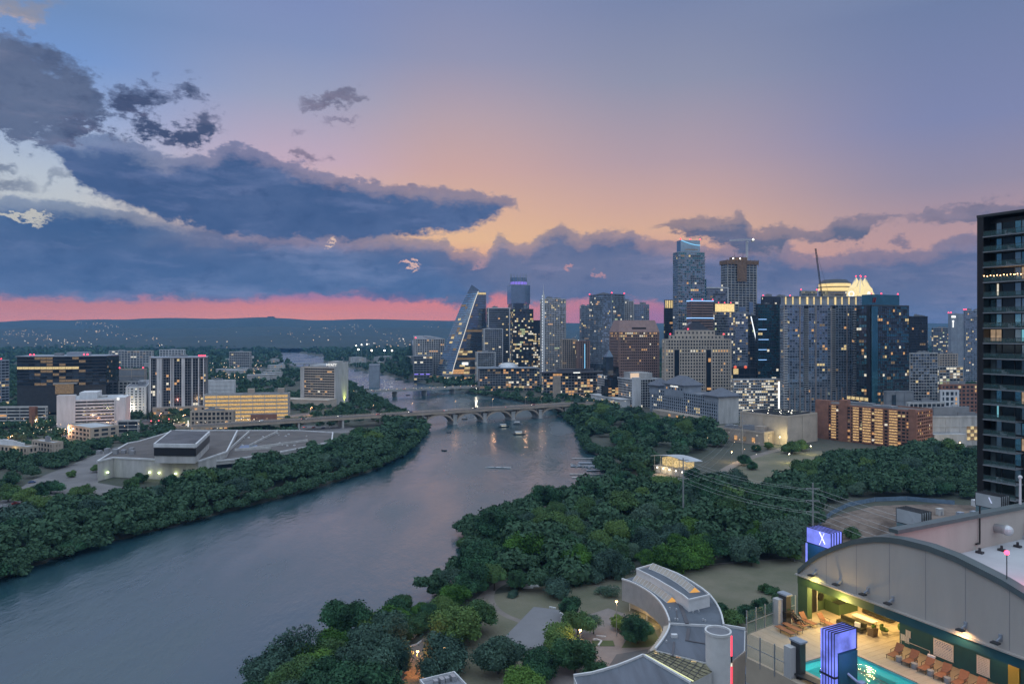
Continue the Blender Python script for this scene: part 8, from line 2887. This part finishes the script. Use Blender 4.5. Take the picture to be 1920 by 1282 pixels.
 b = MB(); b.box(17.2, 18.0, 2.6, 2.75, DZ, 79.6); b.build('yellow_door_panel', mat('ochre_panel', (.33, .27, .06), .7), root)
 # floodlights on the arched wall
 for k, x in enumerate((1.35, 4.1, 6.9, 9.3, 15.5, 18.1)):
  b = MB(); b.bar((x, 0, 81.95), (x, -.55, 81.75), .12); b.box(x - .12, x + .12, -.12, 0, 81.7, 82.2); o = b.build('lamp_bracket', M['bluegrey'], root)
  b = MB(); b.box(x - .28, x + .28, -.95, -.5, 81.62, 81.74); b.build('floodlight_head', M['dark'], o)
  if k in (0, 4):
   lt = bpy.data.lights.new('floodlight_beam', 'SPOT'); lt.energy = 260 if k == 0 else 420; lt.color = (1, .86, .22) if k == 0 else (1, .60, .28); lt.spot_size = R(150); lt.spot_blend = .7; lt.shadow_soft_size = .15
   lo = bpy.data.objects.new('floodlight_beam', lt); COL.objects.link(lo); lo.parent = root; lo.location = (x, -.7, 81.58)
   lo.rotation_euler = Vector((0, -.25, 1)).to_track_quat('Z', 'Y').to_euler()
 # lamps under the ceiling
 for x, y, e in ((1.5, 6, 600), (4.5, 3.5, 600), (6.5, 7, 600), (12, .7, 160), (17, .7, 160), (1.5, 1.2, 420), (4.5, -.6, 480)):
  lt = bpy.data.lights.new('ceiling_lamp', 'POINT'); lt.energy = e; lt.color = (1, .68, .24) if x < 8 else (1, .55, .26); lt.shadow_soft_size = .25
  lo = bpy.data.objects.new('ceiling_lamp', lt); COL.objects.link(lo); lo.parent = root; lo.location = (x, y, 80.0)
 # red beacon mast and the white pole
 b = MB(); b.tube((18.3, .4, 86.3), (18.3, .4, 88.2), .035, n=6, m=1); b.ball((18.3, .4, 88.35), .17, 0, 12, 8); b.build('beacon', [emat('strong_red_beacon', (1, .04, .10), 7), M['dark']], root)
 lt = bpy.data.lights.new('beacon_light', 'POINT'); lt.energy = 500; lt.color = (1, .1, .2); lt.shadow_soft_size = .2
 lo = bpy.data.objects.new('beacon_light', lt); COL.objects.link(lo); lo.parent = root; lo.location = (18.0, 5.5, 86.6)
 return root
PB_ROOT = pool_building()
o = thing('flag_pole', 'bare white pole standing on the white roof', 'pole', Vector((51.1, 72.4, 84.3)))
b = MB(); b.tube((0, 0, 0), (0, 0, 6.0), .14, .10, 10); b.build('shaft', M['white'], o)
b = MB(); b.box(-.4, .4, -.4, .4, 0, .35); b.build('base', M['steel'], o)
b = MB(); b.ball((0, 0, 6.1), .2, 0, 10, 6); b.build('cap', M['white'], o)
# glass wind screen
pl = [(-.3, -3.9), (.3, -8), (3.7, -11.45), (8.1, -11.15)]
gs = rthing('glass_screen', 'tall glass wind screen on steel posts around the terrace corner', 'railing', 0, 0)
for p, q in zip(pl[:-1], pl[1:]):
 v = Vector((q[0] - p[0], q[1] - p[1])); L_ = v.length
 n = max(2, round(L_ / 1.5))
 for k in range(n):
  a = Vector(p) + v * (k / n); c = Vector(p) + v * ((k + 1) / n)
  b = MB(); b.tube((a.x, a.y, -.4), (a.x, a.y, 2.25), .06, n=8); b.build('post', M['steel'], gs)
  b = MB(); b.bar((a.x + .08 * v.x / L_, a.y + .08 * v.y / L_, 1.15), (c.x - .08 * v.x / L_, c.y - .08 * v.y / L_, 1.15), .02, 2.0); b.build('glass_panel', M['clear'], gs)
 b = MB(); b.bar((p[0], p[1], 1.1), (q[0], q[1], 1.1), .05); b.build('rail', M['steel'], gs)
gs2 = rthing('glass_screen', 'short glass screen between the first pillar and the green wall', 'railing', 0, 0)
for k in range(3):
 b = MB(); b.tube((-.75, -2.4 + k * .95, 0), (-.75, -2.4 + k * .95, 2.1), .05, n=8); b.build('post', M['pale'], gs2)
 if k < 2:
  b = MB(); b.box(-.76, -.74, -2.32 + k * .95, -1.53 + k * .95, .15, 2.05); b.build('glass_panel', M['clear'], gs2)
b = MB(); b.tube((-.75, -2.4, 1.1), (-.75, -.5, 1.1), .03, n=6); b.build('rail', M['pale'], gs2)
def pillar(label, x, y):
 o = rthing('terrace_pillar', label, 'pillar', x, y)
 b = MB(); b.box(-.35, .35, -.3, .3, 0, 2.5); b.build('white_shaft', M['pale'], o)
 b = MB(); b.box(-.2, .75, .31, .95, 0, 2.85); b.build('dark_shaft', M['dark'], o)
 b = MB(); b.box(-.3, .85, .25, 1.05, 2.86, 3.0); b.build('cap', M['bluegrey'], o)
pillar('white and dark pillar at the far corner of the terrace', -.1, -3.6)
pillar('white and dark pillar at the near glass screen', 7.9, -10.9)
M['glasspanel'] = glass('pale_teal_panel', (.24, .34, .37), metal=.5, rough=.2)
def pylon(label, x, y, lit, rz, zt=83.6):
 o = rthing('light_box_pylon', label, 'light box', x, y, 0, rz)
 zb = zt - 1.6
 bl = emat('blue_box_panel', (.22, .27, 1.0), .95, sample=False, var=.3)
 body = MB(); body.box(-1.55, 1.55, -.85, .75, 60, zb - .1); body.build('column', M['tealwall'] if lit else M['glasspanel'], o)
 pm = bl if lit else mat('unlit_box_panel', (.42, .44, .46), .35, var=.1, vs=.5)
 for k in range(5):
  yy = -.85 + k * .42
  b = MB(); b.box(-1.55, 1.55, yy, yy + .12, zb, zt); b.build('panel', pm, o)
  f = MB()
  f.box(-1.62, 1.62, yy - .012, yy + .07, zt + .003, zt + .07); f.box(-1.62, 1.62, yy - .012, yy + .07, zb - .07, zb - .003)
  f.box(-1.62, -1.552, yy - .012, yy + .07, zb, zt); f.box(1.552, 1.62, yy - .012, yy + .07, zb, zt)
  f.build('frame', M['black'] if lit else M['dark'], o)
 if lit:
  for k in range(4):
   b = MB(); b.box(-1.54, 1.54, -.725 + k * .42, -.44 + k * .42, zb + .02, zt - .03); b.build('glow_slot', bl, o)
  b = MB()
  b.bar((.15, -.90, zt - .12), (.85, -.90, zb + .35), .10, .05, up=(0, 1, 0)); b.bar((.75, -.90, zt - .12), (.15, -.90, zb + .1), .035, .04, up=(0, 1, 0)); b.build('cross_emblem', emat('emblem_light', (.92, .93, 1), 1.5), o)
  b = MB(); b.box(-1.68, -1.45, -.9, -.76, zb - 5, zb - .15); b.build('edge_light', bl, o)
  lt = bpy.data.lights.new('box_glow', 'POINT'); lt.energy = 130; lt.color = (.28, .32, 1); lt.shadow_soft_size = .8
  lo = bpy.data.objects.new('box_glow', lt); COL.objects.link(lo); lo.parent = o; lo.location = (0, -2.0, zt - 1.5)
 else:
  b = MB(); b.bar((.1, -.90, zt - .3), (.45, -.90, zb + .6), .10, .05, up=(0, 1, 0)); b.build('faint_emblem', emat('faint_emblem_light', (.6, .7, 1), .8) if y > 30 else pm, o)
 return o
pylon('blue glowing box with an X emblem left of the arched wall', -4.4, 8, True, 0)
pylon('unlit grey box of five panels in front of the building site', -4.4, 23.2, False, 0, 84.0)
pylon('unlit grey box of five panels before the near black tower', -4.3, 38.8, False, 0, 84.3)
def near_pylon():
 o = rthing('light_box_pylon', 'tall blue glowing pylon standing at the pool edge', 'light box', 13.6, -12.3, 0, math.pi / 2)
 zt = 83.3
 pm = emat('blue_pylon_panel', (.20, .25, 1.0), .9, var=.45)
 w, dp = 1.15, .62
 for k in range(5):
  y = -dp + k * 2 * dp / 5
  b = MB()
  for z0, z1 in ((zt - 1.45, zt), (zt - 3.1, zt - 1.5), (zt - 6.0, zt - 3.25), (zt - 9.0, zt - 6.15), (62, zt - 9.15)):
   b.box(-w, w if z1 > zt - .5 else -w + .35, y + .02, y + 2 * dp / 5 - .03, max(z0, zt - 1.45) if False else z0, z1)
  b.build('panel', pm, o)
  f = MB()
  f.box(-w - .05, w + .05, y - .02, y + .02, zt + .002, zt + .08); f.box(-w - .05, -w - .004, y - .02, y + .02, 62, zt); f.box(w + .004, w + .05, y - .02, y + .02, zt - 1.5, zt)
  f.build('frame', M['black'], o)
 b = MB()
 for z in (zt - 3.18, zt - 6.08, zt - 9.08):
  b.box(-w - .06, -w + .33, -dp - .04, dp + .04, z - .06, z + .06)
 b.box(w + .002, w + .07, -dp - .03, -dp + .04, zt - 1.5, zt + .05); b.box(w + .002, w + .07, dp - .04, dp + .03, zt - 1.5, zt + .05); b.box(w + .002, w + .07, -dp + .04, dp - .04, zt - 1.56, zt - 1.46); b.box(w + .002, w + .07, -dp + .04, dp - .04, zt - .03, zt + .049)
 b.build('divider', M['black'], o)
 b = MB(); b.box(-w + .37, w + .06, -dp - .06, dp + .04, 62, zt - 1.58); b.build('column', M['tealwall'], o)
 b = MB(); b.tube((.2, -dp, 80.2), (.5, -dp - .8, 79.7), .1, n=10); b.box(.3, .8, -dp - 1.1, -dp - .7, 79.5, 79.9); b.build('spotlight_arm', M['bluegrey'], o)
 lt = bpy.data.lights.new('box_glow', 'POINT'); lt.energy = 90; lt.color = (.28, .32, 1); lt.shadow_soft_size = .8
 lo = bpy.data.objects.new('box_glow', lt); COL.objects.link(lo); lo.parent = o; lo.location = (0, -1.8, zt - 2)
near_pylon()
# loungers
def lounger(label, x, y, rz, back=.9, group=None):
 o = rthing('sun_lounger', label, 'sun lounger', x, y, DZ, rz, group)
 L_, w = 1.25, .66
 b = MB(); b.box(-w / 2, w / 2, -L_, 0, .33, .37); b.build('seat', M['sling'], o)
 b = MB()
 ca_, sa_ = math.cos(back), math.sin(back)
 b.add([(-w / 2, 0, .34), (w / 2, 0, .34), (w / 2, .78 * ca_, .34 + .78 * sa_), (-w / 2, .78 * ca_, .34 + .78 * sa_), (-w / 2, -.03, .38), (w / 2, -.03, .38), (w / 2, .78 * ca_ - .03, .38 + .78 * sa_), (-w / 2, .78 * ca_ - .03, .38 + .78 * sa_)],
   [(0, 3, 2, 1), (4, 5, 6, 7), (0, 1, 5, 4), (1, 2, 6, 5), (2, 3, 7, 6), (3, 0, 4, 7)])
 b.build('backrest', M['sling'], o)
 fr = MB()
 for s in (-1, 1):
  fr.tube((s * w / 2, -L_, .35), (s * w / 2, .12, .35), .025, n=6)
 fr.tube((-w / 2, -L_, .35), (w / 2, -L_, .35), .025, n=6)
 fr.build('frame', M['dark'], o)
 for s in (-1, 1):
  for yy in (-L_ + .1, .05):
   q = MB(); q.tube((s * w / 2, yy, 0), (s * w / 2, yy, .35), .022, n=6); q.build('leg', M['dark'], o)
  if back > .5:
   q = MB(); q.tube((s * (w / 2 + .03), -.45, .35), (s * (w / 2 + .03), -.45, .58), .02, n=6); q.bar((s * (w / 2 + .03), -.5, .59), (s * (w / 2 + .03), .2, .62), .045, .03); q.build('armrest', M['dark'], o)
 return o
names = ('lounger nearest the small notices under the teal wall', 'second lounger under the teal wall, right of the small notices', 'lounger with a white towel under the blue-printed board', 'lounger just right of the blue-printed board',
   'lounger under the gap between the two white boards', 'lounger below the plain white board', 'lounger cut by the lower frame edge')
for k, nm in enumerate(names):
 lounger('brown ' + nm, 9.5 + 1.38 * k, .35, .10, .95, 'loungers along the teal wall')
o = rthing('towel', 'white towel draped over a lounger back', 'towel', 9.5 + 1.38 * 2, .35, DZ, .10)
b = MB(); b.box(-.30, .30, .36, .44, .62, 1.0); b.box(-.30, .30, .37, .56, 1.0, 1.08); b.tube((-.3, .46, 1.04), (.3, .46, 1.04), .09, n=8); b.build('cloth', M['white'], o)
for k in range(4):
 o = rthing('side_table', 'dark drum side table between the brown loungers', 'side table', 10.2 + 1.38 * (k if k < 3 else 3), -.5, DZ, 0, 'drum side tables between the loungers')
 b = MB(); b.lathe([(.24, 0), (.26, .2), (.24, .42)], (0, 0, 0), 14); b.build('drum', M['grey'], o)
 b = MB(); b.lathe([(.26, .42), (.26, .45)], (0, 0, 0), 14); b.build('table_top', M['grey'], o)
lounger('tan lounger with raised back by the green wall', .9, -1.1, math.pi / 2, .95)
lounger('tan lounger carrying the person in dark clothes', .8, -2.2, math.pi / 2, .9)
lounger('flat tan lounger beside the tapered planter', 1.3, -3.5, math.pi / 2, .06)
lounger('flat tan lounger nearest the glass screen', 1.5, -4.6, math.pi / 2, .06)
lounger('tan lounger facing the bar counter', 1.9, .25, math.pi / 2, .9)
def person():
 o = rthing('person', 'person in dark clothes reclining on a tan lounger with knees drawn up', 'person', .8, -2.2, DZ, math.pi / 2)
 # joints in lounger frame: head towards +y (backrest), feet towards -y
 J = dict(pel=(0, -.12, .50), sp=(0, .12, .68), ch=(0, .26, .88), nk=(0, .31, 1.05), hd=(0, .33, 1.14),
    hl=(-.10, -.14, .50), kl=(-.13, -.52, .78), al=(-.12, -.80, .44), tl=(-.12, -.95, .43),
    hr=(.10, -.14, .50), kr=(.14, -.55, .70), ar=(.13, -.88, .43), tr=(.13, -1.03, .44),
    sl=(-.19, .27, .95), el=(-.28, .05, .72), wl=(-.12, -.18, .80), gl=(-.08, -.25, .84),
    sr=(.19, .27, .95), er=(.28, .06, .70), wr=(.14, -.15, .78), gr=(.10, -.22, .83))
 Rr = dict(pel=.15, sp=.135, ch=.155, nk=.055, hd=.05, hl=.10, kl=.062, al=.04, tl=.035, hr=.10, kr=.062, ar=.04, tr=.035, sl=.065, el=.045, wl=.032, gl=.03, sr=.065, er=.045, wr=.032, gr=.03)
 E = [('pel', 'sp'), ('sp', 'ch'), ('ch', 'nk'), ('nk', 'hd'), ('pel', 'hl'), ('hl', 'kl'), ('kl', 'al'), ('al', 'tl'), ('pel', 'hr'), ('hr', 'kr'), ('kr', 'ar'), ('ar', 'tr'), ('ch', 'sl'), ('sl', 'el'), ('el', 'wl'), ('wl', 'gl'), ('ch', 'sr'), ('sr', 'er'), ('er', 'wr'), ('wr', 'gr')]
 # fingers, short chains from each hand
 for s, g_ in ((-1, 'gl'), (1, 'gr')):
  bx, by, bz = J[g_]
  for i in range(5):
   a = 'f%s%d' % (g_, i)
   c = a + 't'
   J[a] = (bx + (i - 2) * .018 - (s * .03 if i == 4 else 0), by - .05 + (.02 if i == 4 else 0), bz + .015)
   J[c] = (J[a][0], by - .085 + .012 * abs(i - 1), bz - .012)
   Rr[a], Rr[c] = .010, .008
   E += [(g_, a), (a, c)]
 keys = list(J)
 me = bpy.data.meshes.new('body')
 me.from_pydata([J[k] for k in keys], [(keys.index(a), keys.index(c)) for a, c in E], [])
 ob = bpy.data.objects.new('body', me)
 COL.objects.link(ob)
 ob.parent = o
 sk = ob.modifiers.new('skin', 'SKIN')
 ob.modifiers.new('sub', 'SUBSURF').render_levels = 1
 for i, k in enumerate(keys):
  v = me.skin_vertices[0].data[i]
  v.radius = (Rr[k], Rr[k])
  v.use_root = (k == 'pel')
 me.materials.append(mat('dark_clothes', (.018, .016, .02), .85, var=.2, vs=5))
 skin = mat('skin', (.42, .25, .18), .6)
 b = MB(); b.ball((0, .35, 1.24), .105, 0, 16, 12, 1.18); b.tube((0, .24, 1.22), (0, .225, 1.19), .022, .015, 6)
 for s in (-1, 1):
  b.ball((s * .10, .36, 1.24), .028, 0, 8, 6); b.ball((s * .038, .258, 1.255), .014, 1, 8, 6)
 b.tube((-.028, .255, 1.165), (.028, .255, 1.165), .009, n=6, m=2)
 b.build('head', [skin, M['black'], M['sling']], o, smooth=True)
 b = MB(); b.ball((0, .375, 1.27), .115, 0, 14, 9, 1.1); b.build('hair', mat('dark_hair', (.02, .014, .01), .6), o, smooth=True)
person()
def sofa(label, x, y, rz, ln):
 o = rthing('outdoor_sofa', label, 'sofa', x, y, DZ, rz)
 b = MB(); b.box(-ln / 2, ln / 2, -.4, .4, .12, .30); b.build('base', M['dark'], o)
 n = round(ln / .85)
 for k in range(n):
  b = MB(); b.box(-ln / 2 + k * ln / n + .02, -ln / 2 + (k + 1) * ln / n - .02, -.39, .22, .305, .46); b.build('seat_cushion', M['olive'], o)
 b = MB(); b.box(-ln / 2, ln / 2, .24, .42, .305, .82); b.build('backrest', M['olive'], o)
 for sx in (-1, 1):
  for yy in (-.34, .34):
   b = MB(); b.tube((sx * (ln / 2 - .06), yy, 0), (sx * (ln / 2 - .06), yy, .12), .025, n=6); b.build('leg', M['steel'], o)
sofa('long olive sofa nearest the pool with a pale cushion', 3.7, 1.9, 0, 2.7)
b = MB(); b.box(-.25, .25, -.1, .06, 0, .42)
o = rthing('cushion', 'pale cushion lying on the nearer olive sofa', 'cushion', 4.5, 1.75, DZ + .47, .3); b.build('cover', M['white'], o)
sofa('long olive sofa behind the white low table', 3.2, 6.5, 0, 3.1)
o = rthing('low_table', 'white low table between the two olive sofas', 'table', 3.3, 4.3)
b = MB(); b.box(-1.15, 1.15, -.4, .4, .36, .42); b.build('table_top', M['white'], o)
for sx in (-1, 1):
 for sy in (-1, 1):
  b = MB(); b.tube((sx * 1.05, sy * .33, 0), (sx * 1.05, sy * .33, .36), .025, n=6); b.build('leg', M['steel'], o)
for lab, x, y, a in (('green tub chair beside the square planter', 5.9, 3.6, 2.4), ('green tub chair at the end of the teal wall', 6.6, 5.2, 2.0)):
 o = rthing('tub_chair', lab, 'chair', x, y, DZ, a)
 gm = mat('green_fabric', (.06, .12, .03), .85, var=.15, vs=4)
 b = MB(); b.lathe([(.32, .28), (.38, .34), (.36, .44)], (0, 0, 0), 14); b.build('seat', gm, o)
 b = MB()
 for k in range(9):
  a0, a1 = math.pi * (k / 9), math.pi * ((k + 1) / 9)
  b.bar((.40 * math.cos(a0), .36 * math.sin(a0), .58), (.40 * math.cos(a1), .36 * math.sin(a1), .58), .07, .34)
 b.build('backrest', gm, o)
 for k in range(4):
  a0 = math.pi / 4 + k * math.pi / 2
  b = MB(); b.tube((.28 * math.cos(a0), .28 * math.sin(a0), 0), (.28 * math.cos(a0), .28 * math.sin(a0), .3), .02, n=6); b.build('leg', M['steel'], o)
def planter(label, x, y, top, bot, h, m, plant=.45, kind=None):
 o = rthing('planter', label, 'planter', x, y)
 b = MB()
 b.add([(-bot, -bot, 0), (bot, -bot, 0), (bot, bot, 0), (-bot, bot, 0), (-top, -top, h), (top, -top, h), (top, top, h), (-top, top, h)], [(0, 3, 2, 1), (4, 5, 6, 7), (0, 1, 5, 4), (1, 2, 6, 5), (2, 3, 7, 6), (3, 0, 4, 7)])
 b.build('pot', m, o)
 V_, Q_ = crown_arrays(int(x * 17) % 90, 7, 420, .12, .9, core=False)
 me = arr_mesh('foliage', V_ * plant, Q_, LEAF_Y if kind else LEAF)
 link('foliage', me, o, (0, 0, h + plant * .45))
planter('square brown planter with low grass in front of the green chair', 5.7, 2.2, .36, .30, .75, mat('brown_planter', (.12, .085, .05), .7), .34, 1)
planter('tall dark tapered planter beside the flat loungers', .35, -3.0, .36, .22, 1.35, M['black'], .38)
planter('grey planter with dark leaves at the pool corner', 7.5, -9.8, .34, .30, .9, M['grey'], .55)
o = rthing('deck_bench', 'dark low bench at the near edge of the terrace', 'bench', 9.3, -10.3, DZ, .1)
b = MB(); b.box(-1.1, 1.1, -.4, .4, .3, .4); b.build('seat', M['dark'], o)
for s in (-1, 1):
 b = MB(); b.box(s * .9 - .05, s * .9 + .05, -.35, .35, 0, .3); b.build('leg', M['dark'], o)
# ------------------------------------------------------------------ the near black tower at the right edge
def blacktower():
 d = 145.0
 P = Vector(((1849 - 960) / F * d, d, 0))
 root = thing('black_apartment_tower', 'tall black apartment tower with glass balconies at the right frame edge', 'tower', P, RZ)
 ztop = 128.0
 fh = 3.04
 nfl = 40
 Lx = 17.6
 b = MB()
 b.box(.02, Lx, 1.4, 24, 0, ztop - .4)
 b.box(-1.25, 0.0, -.9, 24, 0, ztop)
 b.box(0.02, Lx, -.3, 1.39, 0, ztop - nfl * fh + .5)
 b.build('wall', M['black'], root)
 b = MB(); b.box(-1.3, Lx, -1.0, 24, ztop + .01, ztop + .5); b.box(6.5, Lx, 2, 14, ztop + .51, ztop + 2.5); b.build('roof', M['dark'], root)
 rg = random.Random(21)
 bays = [(.15, 1.15), (1.25, 2.25), (2.4, 4.6), (4.75, 5.85), (5.95, 7.05), (7.2, 9.6), (9.8, 12), (12.2, 14.6), (14.8, 17.4)]
 warm, cool = emat('curtain_light', (1, .70, .45), .30, var=.4), emat('tv_light', (.30, .8, .95), .55)
 gl = [glass('teal_pane', (.15, .33, .39), metal=.75, rough=.04, var=.35), glass('pale_pane', (.26, .36, .40), metal=.6, rough=.06), glass('dark_pane', (.03, .045, .05), metal=.6, rough=.05)]
 cnt = 0
 stuff = MB()
 smats = [gl[0], gl[1], gl[2]]
 for j in range(nfl):
  z = ztop - 1.0 - (j + 1) * fh
  upper = z > 90
  for k, (xa, xb) in enumerate(bays):
   if k == 2 or (k == 5):
    m = gl[2]
   elif z < 92 and k > 4:
    continue
   else:
    dim = .55 if j > 11 else 0
    m = gl[2] if rg.random() < .18 + dim * .6 else rg.choice(gl[:2])
   if (j, k) in ((3, 4), (3, 5), (3, 6), (7, 0), (7, 1), (11, 4), (11, 5), (14, 4), (26, 3), (26, 4), (20, 3)):
    m = warm
   if (j, k) in ((7, 4), (19, 3), (4, 1), (12, 1)):
    m = cool if j != 4 else M['l_white']
   xx, w_ = (xa + xb) / 2, xb - xa
   if (j, k) in ((4, 1), (12, 1)):
    xx, w_ = xa + .25, .28
   if cnt < 100 or m in (warm, cool):
    link('window', wmesh(w_, fh - .75, m), root, (xx, 1.33 if k not in (2, 5) else 1.36, z + fh / 2 + .1))
    cnt += 1
   else:
    stuff.box(xa, xb, 1.29, 1.37, z + .45, z + fh - .3, smats.index(m) if m in smats else 2)
  L_ = 9.7 if upper else 6.2
  b = MB(); b.box(0, L_, -1.2, 1.39, z - .10, z + .10); o = b.build('balcony', M['grey'], root)
  b = MB()
  b.box(.1, L_ - .1, -1.16, -1.13, z + .13, z + 1.1)
  b.build('balcony_glass', M['clear'], o)
  b = MB(); b.box(.05, L_ - .05, -1.18, -1.12, z + 1.1, z + 1.16)
  for q in range(int(L_ / 1.5) + 1):
   b.box(.1 + q * 1.5, .15 + q * 1.5, -1.17, -1.12, z + .12, z + 1.1)
  b.build('balcony_rail', M['dark'], o)
  b = MB()
  for xm in (1.2, 2.32, 4.67, 5.9, 7.12):
   b.box(xm - .05, xm + .05, 1.18, 1.3, z + .12, z + fh - .13)
  b.build('mullions', M['dark'], root)
  if rg.random() < .5:
   x = rg.uniform(2, 5)
   b = MB(); b.box(x, x + 1.1, -.5, .2, z + .13, z + .5); b.box(x, x + .25, -.5, .2, z + .5, z + .9); b.build('balcony_chair', M['grey'], o)
  if j == 3:
   for q in range(12):
    b = MB(); b.ball((.25 + q * .62, -1.14, z + 1.35 - .12 * math.sin(q * 1.6) ** 2), .10, 0, 8, 5); b.build('string_light', M['lamp_warm'], root)
   lt = bpy.data.lights.new('string_light_glow', 'POINT'); lt.energy = 60; lt.color = (1, .55, .25)
   lo = bpy.data.objects.new('string_light_glow', lt); COL.objects.link(lo); lo.parent = root; lo.location = (4, -.3, z + 1.5)
 o = stuff.build('window', smats, root)
 o['kind'] = 'stuff'
blacktower()
build_haze()
